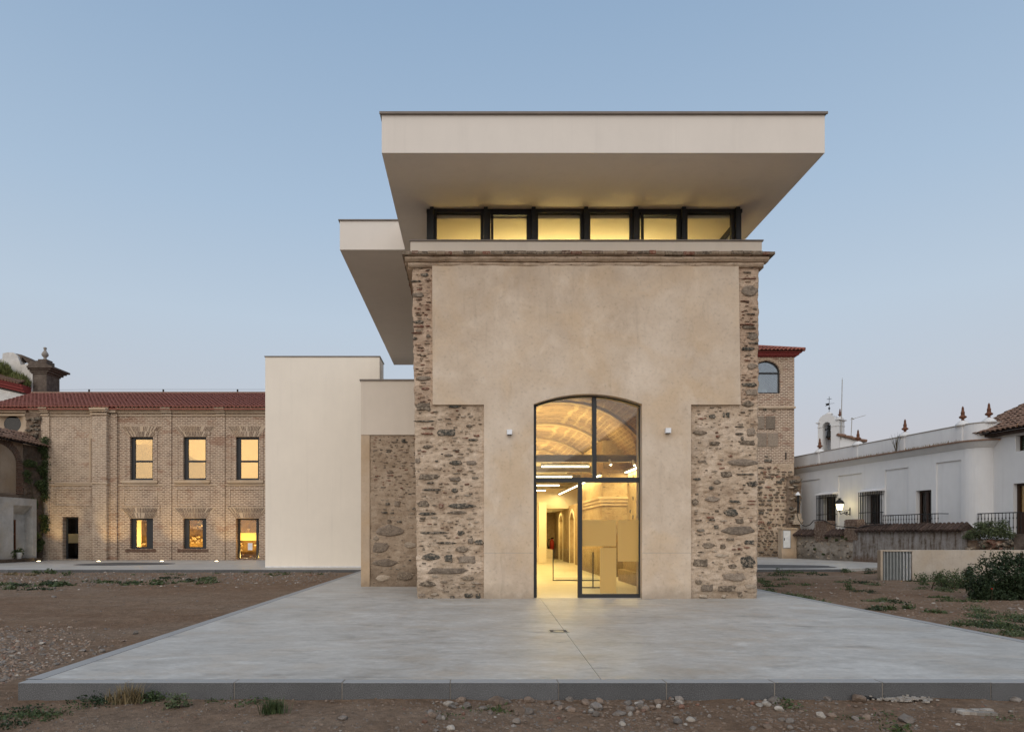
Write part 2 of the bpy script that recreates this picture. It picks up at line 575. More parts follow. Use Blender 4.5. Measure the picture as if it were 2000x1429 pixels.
M['vault'] = m_brick('vault_brickwork', (0.30, 0.20, 0.12), (0.20, 0.125, 0.072), (0.42, 0.31, 0.19), bw=0.28, bh=0.09, ms=0.014, wash=0.45, axis='y')
M['instone'] = m_mortar('interior_masonry', (0.30, 0.22, 0.14), (0.43, 0.33, 0.22), (0.50, 0.41, 0.29), (0.1, 0.07, 0.045))
M['goldstone'] = m_mortar('ochre_masonry', (0.07, 0.045, 0.02), (0.14, 0.095, 0.042), (0.21, 0.15, 0.07), (0.04, 0.028, 0.015))
M['vaultrib'] = m_oldplaster('vault_rib_plaster', (0.34, 0.25, 0.15), (0.42, 0.32, 0.20), (0.48, 0.38, 0.25))
M['steel'] = m_plain('grey_steel_beam', (0.34, 0.32, 0.28), 0.5)
M['rubber'] = m_plain('black_cable', (0.012, 0.012, 0.012), 0.6)
M['bluewhite'] = m_plain('white_plastic', (0.7, 0.7, 0.68), 0.5)
M['extred'] = m_plain('red_enamel', (0.35, 0.03, 0.02), 0.35)
M['leaf'] = m_leaf('weed_leaf', (0.035, 0.055, 0.02), (0.085, 0.115, 0.045))
M['leaf_dark'] = m_leaf('dark_shrub_leaf', (0.014, 0.028, 0.012), (0.04, 0.06, 0.026))
M['leaf_light'] = m_leaf('pale_shrub_leaf', (0.05, 0.07, 0.03), (0.12, 0.145, 0.07))
M['leaf_vine'] = m_leaf('vine_leaf', (0.025, 0.042, 0.014), (0.085, 0.11, 0.035))
M['leaf_dry'] = m_leaf('dry_grass_blade', (0.16, 0.12, 0.06), (0.26, 0.2, 0.11))
M['leaf_moss'] = m_leaf('roof_grass_blade', (0.09, 0.105, 0.03), (0.19, 0.20, 0.07))
M['stem'] = m_plain('plant_stem', (0.07, 0.055, 0.03), 0.8)
M['poppy'] = m_plain('poppy_petal', (0.5, 0.03, 0.02), 0.6)
M['jointgrey'] = m_plain('grey_joint_mortar', (0.22, 0.195, 0.165), 0.9)
M['asphalt'] = m_plain('dark_gravel_asphalt', (0.10, 0.095, 0.09), 0.95, var=0.25, scale=3, bs=0.5)
M['glassdark'] = m_glass('dark_room_glass', (0.5, 0.5, 0.5), 0.0)
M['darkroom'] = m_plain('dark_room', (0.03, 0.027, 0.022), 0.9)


def mk_concrete():
    t = NT('terrace_concrete')
    s = t.map((0.75, 1.15, 1.0))
    a = t.noise(1.0, 8, 0.62, s, 0.9)
    b = t.noise(3.4, 8, 0.66, s, 1.2)
    c = t.noise(0.35, 4, 0.5)
    g = t.noise(70, 3)
    base = t.ramp(t.mix(0.5, a, b), [(0.36, (0.335, 0.312, 0.275)), (0.46, (0.41, 0.388, 0.35)), (0.53, (0.45, 0.43, 0.393)), (0.64, (0.53, 0.513, 0.475))])
    warm = t.ramp(t.noise(1.7, 6, 0.6, t.map((0.55, 0.95, 1), loc=(4, 9, 0))), [(0.50, 0.0), (0.64, 1.0)])
    base = t.mix(t.math('MULTIPLY', warm, 0.5), base, (0.40, 0.34, 0.27))
    dk = t.ramp(t.noise(2.1, 6, 0.65, t.map((0.5, 1.1, 1), loc=(14, 2, 0))), [(0.57, 1.0), (0.68, 0.70)])
    base = t.mix(1.0, base, dk, 'MULTIPLY')
    fn = t.noise(7, 6, 0.7, t.map((0.7, 1.2, 1)), 1.0)
    base = t.mix(1.0, base, t.ramp(fn, [(0.3, 0.84), (0.5, 1.0), (0.7, 1.12)]), 'MULTIPLY')
    base = t.mix(1.0, base, t.ramp(t.noise(26, 5, 0.7, t.map((0.6, 1.3, 1))), [(0.3, 0.9), (0.5, 1.0), (0.7, 1.08)]), 'MULTIPLY')
    base = t.mix(1.0, base, t.ramp(c, [(0.3, 0.93), (0.7, 1.06)]), 'MULTIPLY')
    spot = t.ramp(t.noise(9, 2, 0.5), [(0.19, 0.45), (0.215, 1.0)])
    base = t.mix(1.0, base, spot, 'MULTIPLY')
    ro = t.ramp(b, [(0.3, 0.42), (0.7, 0.62)])
    return t.done(base, ro, t.mix(0.5, b, g), 0.12, 0.01, spec=0.35)


def mk_granite():
    t = NT('kerb_granite')
    a = t.noise(140, 3, 0.7)
    b = t.noise(3, 5)
    base = t.ramp(a, [(0.34, (0.045, 0.045, 0.046)), (0.5, (0.105, 0.105, 0.106)), (0.66, (0.21, 0.21, 0.21))])
    oi = t.n.new('ShaderNodeObjectInfo')
    base = t.mix(1.0, base, t.ramp(oi.outputs['Random'], [(0, 0.85), (1, 1.12)]), 'MULTIPLY')
    base = t.mix(1.0, base, t.ramp(b, [(0.3, 0.8), (0.7, 1.1)]), 'MULTIPLY')
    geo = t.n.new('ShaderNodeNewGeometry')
    up = t.ramp(t.sep(geo.outputs['True Normal'])[2], [(0.6, 0.0), (0.9, 0.85)])   # top faces coloured lighter than the sides, standing in for sky light
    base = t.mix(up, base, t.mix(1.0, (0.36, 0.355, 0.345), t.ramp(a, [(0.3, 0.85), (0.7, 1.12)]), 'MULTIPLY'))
    return t.done(base, 0.75, a, 0.25, 0.004)


def mk_dirt():
    t = NT('dirt_ground')
    a = t.noise(0.28, 6, 0.6, t.map((0.6, 1.3, 1)), 0.4)
    b = t.noise(1.6, 8, 0.7)
    c = t.noise(16, 6, 0.75)
    d = t.noise(70, 4, 0.7)
    base = t.ramp(a, [(0.36, (0.20, 0.122, 0.076)), (0.48, (0.235, 0.155, 0.102)), (0.60, (0.26, 0.19, 0.137)), (0.7, (0.275, 0.218, 0.168))])
    base = t.mix(0.4, base, t.ramp(b, [(0.3, (0.15, 0.092, 0.058)), (0.55, (0.235, 0.165, 0.113)), (0.72, (0.31, 0.245, 0.185))]))
    base = t.mix(1.0, base, t.ramp(c, [(0.3, 0.62), (0.5, 1.0), (0.72, 1.32)]), 'MULTIPLY')
    base = t.mix(1.0, base, t.ramp(t.noise(5, 6, 0.7), [(0.3, 0.78), (0.5, 1.0), (0.7, 1.2)]), 'MULTIPLY')
    peb = t.ramp(d, [(0.62, 0.0), (0.7, 1.0)])
    base = t.mix(t.math('MULTIPLY', peb, 0.6), base, (0.34, 0.29, 0.24))
    return t.done(base, 0.97, t.mix(0.5, c, d), 1.0, 0.05, spec=0.08)


M['concrete'] = mk_concrete()
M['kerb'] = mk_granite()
M['dirt'] = mk_dirt()

# stone templates: an irregular, slightly domed slab facing -y, unit size
def stone_template(i, boxy=0.0):
    n = 13
    vs, fs = [], []
    out = []
    sk = random.uniform(-0.25, 0.25)
    for k in range(n):
        a = 2 * math.pi * (k + random.uniform(-0.3, 0.3)) / n
        r = 0.5 * random.uniform(0.74, 1.06)
        ca, sa = math.cos(a), math.sin(a)
        e = 0.5 if boxy else 0.75
        x, z = r * math.copysign(abs(ca) ** e, ca), r * math.copysign(abs(sa) ** e, sa)
        z *= 1.0 - 0.35 * abs(x) * 2 * (1 - boxy) + sk * x
        out.append((x, z))
    for (s, y) in ((1.0, 0.5), (0.97, -0.05), (0.78, -0.36)):
        for (x, z) in out:
            vs.append((x * s, y + random.uniform(-0.12, 0.12) * (s < 0.98), z * s))
    vs.append((random.uniform(-0.1, 0.1), -0.46, random.uniform(-0.1, 0.1)))
    for i in range(2):
        for k in range(n):
            a, b = i * n + k, i * n + (k + 1) % n
            fs.append((a, b, b + n, a + n))
    for k in range(n):
        fs.append((2 * n + k, 2 * n + (k + 1) % n, 3 * n))
    return vs, fs


TEMPL = [stone_template(i, i % 2) for i in range(16)]
STONE_ME = {}


def stone_mesh(i, mk):
    if (i, mk) not in STONE_ME:
        me = bpy.data.meshes.new('stone')
        me.from_pydata(TEMPL[i][0], [], TEMPL[i][1])
        me.materials.append(M[mk])
        STONE_ME[(i, mk)] = me
    return STONE_ME[(i, mk)]


def place_stones(lst, parent, limit=300):
    """lst: (x, y, z, w, h, depth, materialkey, rot); the largest are pieces of their own, the rest one part"""
    lst = sorted(lst, key=lambda s: -s[3] * s[4])
    for s in lst[:limit]:
        x, y, z, w, h, d, mk, rot = s
        inst('stone', stone_mesh(random.randrange(16), mk), parent, (x, y, z), (w, d, h), (0, rot, 0))
    rest = lst[limit:]
    bym = {}
    for s in rest:
        bym.setdefault(s[6], []).append(s)
    for mk, ss in bym.items():
        mb = MB()
        for x, y, z, w, h, d, _, rot in ss:
            vs, fs = TEMPL[random.randrange(16)]
            c, sn = math.cos(rot), math.sin(rot)
            mb.add([(x + (v[0] * w * c + v[2] * h * sn), y + v[1] * d, z + (-v[0] * w * sn + v[2] * h * c)) for v in vs], fs)
        tag(mb.build('small_stone', M[mk], parent), kind='stuff')


def rubble_rows(x0f, x1f, z0, z1, y, dens, mats, hrange=(0.035, 0.10), wr=(2.0, 4.5), avoid=(), depth=0.055):
    """irregular courses of stone slivers; x0f/x1f are functions of z"""
    out = []
    z = z0 + 0.05
    while z < z1 - 0.03:
        h = random.uniform(*hrange) * random.choice((0.6, 0.8, 1.0, 1.2))
        x = x0f(z) + random.uniform(0.0, 0.12)
        x1 = x1f(z)
        while x < x1 - 0.05:
            hh = h * random.uniform(0.55, 1.1)
            w = hh * random.uniform(*wr)
            w = min(w, 0.42)
            if x + w > x1 - 0.01:
                break
            zz = z + random.uniform(-0.02, 0.02)
            if random.random() < dens and not any(a[0] - w / 2 < x + w / 2 < a[1] + w / 2 and a[2] < zz < a[3] for a in avoid):
                out.append((x + w / 2, y, zz, w, hh, depth, random.choice(mats), random.uniform(-0.08, 0.08)))
            x += w + random.uniform(0.02, 0.16)
        z += h + random.uniform(0.012, 0.05)
    return out


def rough_wall(mb, x0f, x1f, z0, z1, y, amp=0.03, step=0.03, back=0.4, edge_l=False, edge_r=False):
    """rough masonry face: displaced grid in xz plus returns going back"""
    nz = int((z1 - z0) / step)
    w = x1f(z0) - x0f(z0)
    nx = max(3, int(w / step))
    vs, fs = [], []
    for j in range(nz + 1):
        z = z0 + (z1 - z0) * j / nz
        xa, xb = x0f(z), x1f(z)
        for i in range(nx + 1):
            x = xa + (xb - xa) * i / nx
            d = amp * (0.55 * wob(x, 3.1, z, 2.2) + 0.5 * noise.noise(Vector((x * 6, 1.3, z * 13))) + 0.35 * noise.noise(Vector((x * 17, 4.3, z * 30))))
            if edge_l and i == 0 or edge_r and i == nx:
                x += (1 if i else -1) * 0.020 * (wob(1.7 + i, 0, z, 3.0) + 0.9 * wob(5.7 + i, 0, z, 9.0))
                d += 0.015
            vs.append((x, y + d, z))
    W = nx + 1
    for j in range(nz):
        for i in range(nx):
            a = j * W + i
            fs.append((a, a + 1, a + W + 1, a + W))
    n0 = len(vs)
    for (i, on) in ((0, edge_l), (nx, edge_r)):
        base = len(vs)
        for j in range(nz + 1):
            p = vs[j * W + i]
            vs.append((p[0] - 0.01 * (1 if i == 0 else -1), y + back, p[2]))
        for j in range(nz):
            a, b = j * W + i, base + j
            fs.append((a, b, b + 1, a + W) if i else (a, a + W, b + 1, b))
    mb.add(vs, fs)
    return mb


def tile_field(mb, o, u, v, n, wid, ncol, nrow, tl, r=None, skip=None, jit=0.01, nseg=5):
    """barrel tiles: o = eave corner, u = unit along the eave, v = unit up the slope, n = unit normal"""
    o, u, v, n = Vector(o), Vector(u), Vector(v), Vector(n)
    r = r or wid * 0.46
    for c in range(ncol):
        for k in range(nrow):
            if skip and skip(c, k):
                continue
            a0 = o + u * (wid * (c + 0.5) + random.uniform(-jit, jit)) + v * (tl * k - 0.04) + n * (0.022 + random.uniform(0, jit))
            a1 = a0 + v * (tl * 1.12) - n * 0.02
            vs = []
            for (p, rr) in ((a0, r * 1.06), (a1, r * 0.86)):
                for s in range(nseg + 1):
                    an = math.pi * s / nseg
                    vs.append(p + u * (-math.cos(an) * rr) + n * (math.sin(an) * rr * 0.8))
            W = nseg + 1
            fs = [(s, s + 1, s + 1 + W, s + W) for s in range(nseg)]
            if k == 0:
                vs2 = [a0 + u * (-math.cos(math.pi * s / nseg) * r * 0.82) + n * (math.sin(math.pi * s / nseg) * r * 0.58) for s in range(W)]
                q = len(vs)
                vs += vs2
                fs += [(s, q + s, q + s + 1, s + 1) for s in range(nseg)]
            mb.add(vs, fs)
    return mb


def area_light(name, parent, loc, size, sy, power, color, rot):
    l = bpy.data.lights.new(name, 'AREA')
    l.shape = 'RECTANGLE'
    l.size, l.size_y, l.energy, l.color = size, sy, power, color
    o = bpy.data.objects.new(name, l)
    o.location = Vector(loc) - (OFF[parent.name] if parent else Vector((0, 0, 0)))
    o.rotation_euler = rot
    o.parent = parent
    col.objects.link(o)
    return o


WARM = (1.0, 0.73, 0.25)
WARM2 = (1.0, 0.78, 0.45)

# ================================================================= SETTING
# ground: one sheet, fine near the camera, out to the horizon
xs = np.concatenate([[-900, -300, -120, -60, -40], np.arange(-30, -8, 0.8), np.arange(-8, 9, 0.09), np.arange(9, 30, 0.8), [35, 45, 60, 120, 300, 900]])
ys = np.concatenate([[-900, -200, -60, -20, -8, 0, 3], np.arange(4.5, 7.2, 0.05), np.arange(7.2, 30, 0.28), [32, 36, 42, 50, 70, 120, 300, 900, 2500]])


def gz(x, y):
    base = -0.155 - 0.02 * math.tanh((y - 6) * 0.2)
    if y > 9:
        base += 0.07 * min(1.0, (y - 9) / 8)
    if y < 5.2 or y > 40 or abs(x) > 35:
        return base
    a = 0.022 * wob(x, y, 0, 1.1) + 0.012 * wob(x, y, 3, 4.0)
    if y < 7.2:
        a += 0.007 * wob(x, y, 5, 13.0)
        if y > 5.9:
            a += 0.02 * max(0, wob(x, 0, 9, 0.9))
    return base + a


gv = [(x, y, gz(x, y)) for y in ys for x in xs]
W = len(xs)
gf = [(j * W + i, j * W + i + 1, (j + 1) * W + i + 1, (j + 1) * W + i) for j in range(len(ys) - 1) for i in range(W - 1)]
g = MB()
g.add(gv, gf)
tag(g.build('ground', M['dirt'], smooth=True), kind='structure')

# terrace: concrete slab in two fields with a joint, framed by granite kerb stones
TX0, TX1, TD0 = -4.24, 7.12, 6.31
ter = MB()
J0, J1 = (1.205, TD0 + 0.158), (1.42, 14.3)
ter.prism_z([(TX0 + 0.15, TD0 + 0.158), (J0[0] - 0.003, J0[1]), (J1[0] - 0.003, J1[1]), (J1[0] - 0.003, 27.0), (TX0 + 0.15, 27.0)], -0.12, 0.0)
ter.prism_z([(J0[0] + 0.003, J0[1]), (TX1 - 0.15, TD0 + 0.158), (TX1 - 0.15, 27.0), (J1[0] + 0.003, 27.0), (J1[0] + 0.003, J1[1])], -0.12, 0.0)
terrace = ter.build('terrace', M['concrete'])
tag(terrace, kind='structure')
MB().box(TX0 + 0.1, TX1 - 0.1, TD0 + 0.1, 27, -0.2, -0.121).build('bed', M['asphalt'], terrace)
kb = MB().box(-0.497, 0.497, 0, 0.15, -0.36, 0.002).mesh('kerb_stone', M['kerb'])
# joints seen at px 668, 883, 1094 ... one metre stones
k0 = X(668, TD0) - 6
for i in range(14):
    x0 = k0 + i
    a, b = max(x0, TX0), min(x0 + 1.0, TX1)
    if b - a < 0.1:
        continue
    o = inst('kerb_stone', kb, terrace, ((a + b) / 2, TD0 + random.uniform(-0.004, 0.004), random.uniform(-0.003, 0.003)), (b - a, 1, 1))
    bv = o.modifiers.new('bevel', 'BEVEL')
    bv.width = 0.008
    bv.segments = 2
for i in range(1, 13):
    if TX0 + 0.1 < k0 + i < TX1 - 0.1:
        MB().box(k0 + i - 0.006, k0 + i + 0.006, TD0 + 0.006, TD0 + 0.149, -0.3, 0.0).build('mortar_joint', M['jointgrey'], terrace)
for sx, side in ((TX0, 1), (TX1, -1)):
    for i in range(20):
        inst('kerb_stone', kb, terrace, (sx, TD0 + 0.652 + i * 1.0, 0.001), (1, 1, 1), (0, 0, -side * math.pi / 2))
# far walkway that crosses behind
wk = MB().prism_z([(-60, 26.55), (-2.0, 26.55), (-2.0, 60), (-60, 60)], -0.2, -0.004)
wk.prism_z([(-2.0, 26.9), (14.6, 26.9), (21.0, 31.0), (22, 60), (-2.0, 60)], -0.2, -0.004)
walk = wk.build('walkway', M['concrete'])
tag(walk, kind='structure')
kx = -13.0
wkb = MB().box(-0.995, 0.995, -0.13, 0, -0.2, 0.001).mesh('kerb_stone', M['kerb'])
for i in range(16):
    inst('kerb_stone', wkb, walk, (-36 + 2 * i + 1, 26.55, 0))
for i in range(4):
    inst('kerb_stone', wkb, walk, (7.6 + 2 * i, 26.9, 0))


def blob(cx, cy, rx, ry, n=28, z=0.0, h=0.004):
    mb = MB()
    pts = []
    for k in range(n):
        a = 2 * math.pi * k / n
        r = 1 + 0.25 * wob(math.cos(a) + cx, math.sin(a), cy, 1.3)
        pts.append((cx + rx * r * math.cos(a), cy + ry * r * math.sin(a)))
    mb.prism_z(pts, z - 0.03, z + h)
    return mb


tag(blob(X(245, 32), 31.6, 2.3, 1.5).build('asphalt_patch', M['asphalt']), kind='structure')
tag(blob(X(1500, 29.5), 29.3, 2.7, 1.7).build('asphalt_patch', M['asphalt']), kind='structure')

# ================================================================= MAIN BUILDING
D0, DP = 14.62, 14.555
main = thing('converted_mill_building', 'tall stone and plaster building with flat overhanging white roof and arched glass doorway', 'building', (2.4, 14.6, 0))
ztop = 7.12


def lx(z):          # battered outer edges
    t = z / 7.1
    return X(815, D0) * (1 - t) + X(805, D0) * t


def rx(z):
    t = z / 7.1
    return X(1479, D0) * (1 - t) + X(1482.5, D0) * t


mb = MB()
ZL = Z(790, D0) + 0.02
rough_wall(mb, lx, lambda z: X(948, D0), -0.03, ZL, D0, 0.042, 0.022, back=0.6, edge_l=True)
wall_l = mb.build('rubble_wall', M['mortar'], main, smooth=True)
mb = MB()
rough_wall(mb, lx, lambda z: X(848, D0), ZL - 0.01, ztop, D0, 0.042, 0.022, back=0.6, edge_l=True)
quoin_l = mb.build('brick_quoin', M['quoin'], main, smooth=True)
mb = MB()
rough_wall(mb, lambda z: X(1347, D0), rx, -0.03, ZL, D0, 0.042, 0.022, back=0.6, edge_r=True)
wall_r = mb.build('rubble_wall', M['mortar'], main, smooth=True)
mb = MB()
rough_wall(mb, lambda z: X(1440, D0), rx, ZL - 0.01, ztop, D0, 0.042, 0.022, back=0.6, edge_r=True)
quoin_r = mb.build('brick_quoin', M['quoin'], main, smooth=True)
wall_l['label'] = 'rough rubble masonry strip and panel with long dark slate stones'
wall_r['label'] = 'rough rubble masonry strip and panel with large brown granite blocks'


def explicit(lst, ox, oy, s):
    out, av = [], []
    for cx, cy, w, h, mk in lst:
        x, z = X(ox + s * cx, D0), Z(oy + s * cy, D0)
        ww, hh = s * w * D0 / F, s * h * D0 / F
        out.append((x, D0 - 0.006, z, ww * 1.06, hh * 1.2, 0.07, mk, random.uniform(-0.03, 0.03)))
        av.append((x - ww / 2, x + ww / 2, z - hh / 2 - 0.03, z + hh / 2 + 0.03))
    return out, av


s_, c_, g_, r_, p_ = 'slate', 'schist', 'tufa', 'redbrick', 'pale'
L1 = [(285, 225, 135, 45, s_), (130, 50, 110, 50, c_), (160, 320, 80, 25, c_), (350, 430, 95, 35, s_), (455, 430, 80, 28, g_), (165, 525, 160, 38, c_), (345, 542, 80, 28, g_),
      (183, 613, 155, 12, s_), (342, 617, 50, 35, s_), (130, 712, 90, 50, c_), (390, 722, 205, 38, s_), (155, 775, 130, 25, s_), (360, 768, 140, 25, c_), (195, 905, 205, 14, s_),
      (383, 905, 58, 35, s_), (285, 975, 135, 18, s_), (510, 972, 70, 38, s_), (390, 1018, 90, 45, c_), (180, 1072, 150, 50, s_), (300, 1080, 60, 45, s_), (425, 1088, 135, 45, g_),
      (290, 1165, 300, 40, g_), (160, 1255, 140, 40, c_), (430, 1215, 100, 30, c_), (325, 1345, 35, 22, s_), (175, 1355, 45, 18, s_), (435, 1330, 65, 28, s_), (500, 1335, 35, 35, s_),
      (90, 415, 35, 35, g_), (440, 180, 40, 25, c_), (340, 48, 95, 18, s_), (250, 722, 35, 30, r_), (450, 960, 40, 35, g_), (160, 195, 90, 9, r_), (155, 232, 90, 9, r_), (140, 147, 150, 10, s_),
      (490, 245, 40, 12, r_), (300, 380, 60, 22, g_), (270, 1240, 60, 20, c_), (205, 1325, 60, 20, p_), (120, 1330, 50, 18, g_)]
L2 = [(195, 385, 65, 25, s_), (145, 540, 90, 35, g_), (150, 750, 95, 28, s_), (175, 935, 150, 42, s_), (150, 1090, 90, 35, s_), (190, 1185, 130, 40, g_), (225, 860, 45, 30, g_),
      (130, 435, 100, 12, s_), (150, 783, 90, 14, r_), (225, 783, 50, 14, r_), (140, 835, 90, 12, r_), (120, 875, 40, 22, s_), (200, 1265, 70, 14, r_)]
R1 = [(210, 115, 50, 28, s_), (290, 105, 26, 36, s_), (318, 105, 26, 36, s_), (125, 225, 100, 30, c_), (228, 298, 80, 25, c_), (475, 220, 65, 50, g_), (450, 293, 120, 30, c_), (420, 430, 205, 55, g_),
      (305, 508, 90, 40, c_), (485, 572, 70, 35, s_), (245, 562, 60, 35, c_), (205, 600, 40, 28, s_), (210, 677, 100, 38, g_), (95, 695, 50, 50, c_), (345, 772, 105, 55, s_), (398, 825, 65, 35, c_),
      (395, 890, 240, 65, g_), (240, 865, 38, 25, s_), (185, 990, 95, 40, c_), (285, 998, 40, 30, c_), (465, 970, 70, 28, s_), (360, 1018, 36, 14, r_), (402, 1016, 36, 14, r_), (450, 1006, 50, 14, r_),
      (452, 1105, 115, 78, s_), (130, 1110, 110, 50, c_), (350, 1135, 60, 35, c_), (360, 1205, 160, 50, g_), (175, 1280, 90, 45, g_), (310, 1285, 150, 40, c_), (400, 1325, 40, 40, c_), (120, 1240, 50, 35, c_),
      (250, 250, 30, 12, r_), (243, 225, 26, 10, r_), (335, 385, 30, 14, r_), (395, 185, 62, 10, s_), (395, 233, 60, 12, s_), (415, 265, 22, 26, s_), (110, 541, 56, 18, s_), (440, 508, 130, 10, s_),
      (365, 1225, 50, 12, r_), (270, 1060, 90, 24, p_), (150, 1335, 60, 20, p_), (290, 1335, 40, 20, p_), (335, 950, 60, 18, c_), (470, 1270, 80, 30, p_), (480, 690, 60, 10, r_), (480, 712, 60, 10, r_)]
R2 = [(490, 430, 130, 90, g_), (515, 785, 90, 60, g_), (485, 712, 120, 25, c_), (480, 878, 115, 28, s_), (510, 1010, 90, 50, g_), (485, 1155, 120, 30, s_), (505, 1215, 95, 50, g_), (480, 1305, 110, 50, c_),
      (520, 835, 80, 15, s_), (490, 335, 120, 10, r_), (500, 610, 80, 10, s_), (480, 690, 120, 10, r_), (500, 757, 80, 10, s_)]
mix_up = ['redbrick', 'redbrick', 'stub', 'stub', 'arch_brick', 'schist', 'pale']
mix_lo = ['schist', 'schist', 'slate', 'granite', 'granite', 'redbrick', 'pale', 'pale', 'pale', 'pale']
zl = Z(790, D0)
ex1, av1 = explicit(L1, 790, 780, 0.287)
ex2, av2 = explicit([q for q in L2 if q[3] < 34 or q[4] == g_], 780, 440, 0.252)
st = ex1 + ex2
st += rubble_rows(lambda z: lx(z) + 0.02, lambda z: X(944, D0), 0.12, zl, D0 - 0.004, 0.55, mix_lo, (0.022, 0.06), (1.8, 4.8), av1)
st += rubble_rows(lambda z: lx(z) + 0.02, lambda z: X(844, D0), zl, ztop, D0 - 0.004, 0.97, mix_up, (0.024, 0.034), (3.0, 6.5), av1 + av2)
place_stones([q for q in st if q[2] < ZL], wall_l, 150)
place_stones([q for q in st if q[2] >= ZL], quoin_l, 140)
ex1, av1 = explicit(R1, 1330, 780, 0.287)
ex2, av2 = explicit(R2, 1340, 460, 0.252)
st = ex1 + ex2
st += rubble_rows(lambda z: X(1353, D0), lambda z: rx(z) - 0.02, 0.12, zl, D0 - 0.004, 0.55, mix_lo, (0.022, 0.06), (1.8, 4.8), av1)
st += rubble_rows(lambda z: X(1446, D0), lambda z: rx(z) - 0.02, zl, ztop, D0 - 0.004, 0.97, mix_up, (0.024, 0.034), (3.0, 6.5), av1 + av2)
place_stones([q for q in st if q[2] < ZL], wall_r, 150)
place_stones([q for q in st if q[2] >= ZL], quoin_r, 140)

# plaster face, T shaped with the arched opening
def arc(xa, za, xb, zb, rise, n=24):
    h = (xb - xa) / 2
    r = (h * h + rise * rise) / (2 * rise)
    cx_, cz_ = (xa + xb) / 2, za + rise - r
    a0 = math.asin(h / r)
    return [(cx_ + r * math.sin(-a0 + 2 * a0 * k / n), cz_ + r * math.cos(-a0 + 2 * a0 * k / n)) for k in range(n + 1)]


px_ = lambda p: X(p, DP)
pz_ = lambda p: Z(p, DP)
ar = arc(px_(1042.5), pz_(789), px_(1254), pz_(789), 0.215)
poly = [(px_(945), -0.02), (px_(945), pz_(790)), (px_(845), pz_(790)), (px_(844), pz_(516)), (px_(1443), pz_(516)), (px_(1447), pz_(790)), (px_(1350), pz_(790)), (px_(1350), -0.02),
        (px_(1254), -0.02)] + ar[::-1] + [(px_(1042.5), -0.02)]
MB().prism_y(poly, DP, DP + 0.5).build('plaster_face', M['plaster'], main, bevel=0.006)
for a, b in ((945.5, 1042), (1254.5, 1349.5)):
    MB().box(px_(a), px_(b), DP - 0.0015, DP + 0.01, pz_(1079.6), pz_(1079)).build('plaster_joint', M['steel'], main)

# cornice: three wavy courses, the top one of separate bricks
cx0, cx1 = lx(7.1), rx(7.1)


def wavy_course(mb, x0, x1, proj, z0, z1, amp, seed):
    n = 150
    vs, fs = [], []
    prof = [(0.0, 0.0), (0.75, 0.0), (1.0, 0.35), (1.0, 0.75), (0.8, 1.0), (0.0, 1.0)]
    pts = [(x0 + (x1 - x0) * i / n, 0) for i in range(n + 1)]
    for i, (x, _) in enumerate(pts):
        dz = amp * (wob(x, seed, 0, 1.3) + 0.6 * wob(x, seed, 4, 5))
        dy = amp * 1.3 * wob(x, seed, 9, 3)
        for a, b in prof:
            vs.append((x, D0 + 0.05 - (proj + 0.05 + dy) * a, z0 + (z1 - z0) * b + dz))
    m = len(prof)
    for i in range(n):
        for k in range(m - 1):
            fs.append((i * m + k, i * m + k + 1, (i + 1) * m + k + 1, (i + 1) * m + k))
    fs.append(tuple(range(m)))
    fs.append(tuple(n * m + k for k in range(m)))
    mb.add(vs, fs)


mb = MB()
wavy_course(mb, cx0 - 0.08, cx1 + 0.07, 0.085, 7.075, 7.17, 0.017, 1)
wavy_course(mb, cx0 - 0.14, cx1 + 0.15, 0.165, 7.165, 7.275, 0.015, 2)
mb.box(cx0 - 0.09, cx0 + 0.3, D0 + 0.03, 29, 7.05, 7.16)
mb.box(cx0 - 0.15, cx0 + 0.3, D0 + 0.04, 29, 7.16, 7.27)
mb.box(cx1 - 0.3, cx1 + 0.12, D0 + 0.05, 29, 7.09, 7.27)
cor = mb.build('cornice', M['mortar'], main, smooth=False)
bm_ = MB().box(-0.5, 0.5, 0, 0.34, 0, 0.062).mesh('brick', M['redbrick'])
bm2 = MB().box(-0.5, 0.5, 0, 0.34, 0, 0.062).mesh('brick', M['schist'])
bm4 = MB().box(-0.5, 0.5, 0, 0.34, 0, 0.062).mesh('brick', M['stub'])
bm3 = MB().box(-0.5, 0.5, 0, 0.34, 0, 0.062).mesh('brick', M['mortar'])
x = cx0 - 0.2
while x < cx1 + 0.22:
    w = random.uniform(0.14, 0.27)
    w = min(w, cx1 + 0.245 - x)
    dz = 0.016 * wob(x, 2, 0, 1.3)
    inst('brick', random.choice((bm_, bm2, bm2, bm2, bm3, bm3, bm4)), cor, (x + w / 2, D0 - 0.245 + random.uniform(-0.012, 0.012), 7.272 + dz + random.uniform(-0.004, 0.004)), (w - 0.008, 1, random.uniform(0.85, 1.1)), (0, random.uniform(-0.02, 0.02), random.uniform(-0.03, 0.03)))
    x += w
MB().box(cx0 - 0.19, cx1 + 0.2, D0 - 0.2, D0 + 0.4, 7.268, 7.325).build('mortar_bed', M['mortar'], cor)
for i in range(40):      # brick ends along the left return
    inst('brick', random.choice((bm_, bm2)), cor, (cx0 - 0.03 + random.uniform(-0.01, 0.01), D0 + 0.12 + i * 0.2, 7.275), (0.36, 0.5, 1.0))

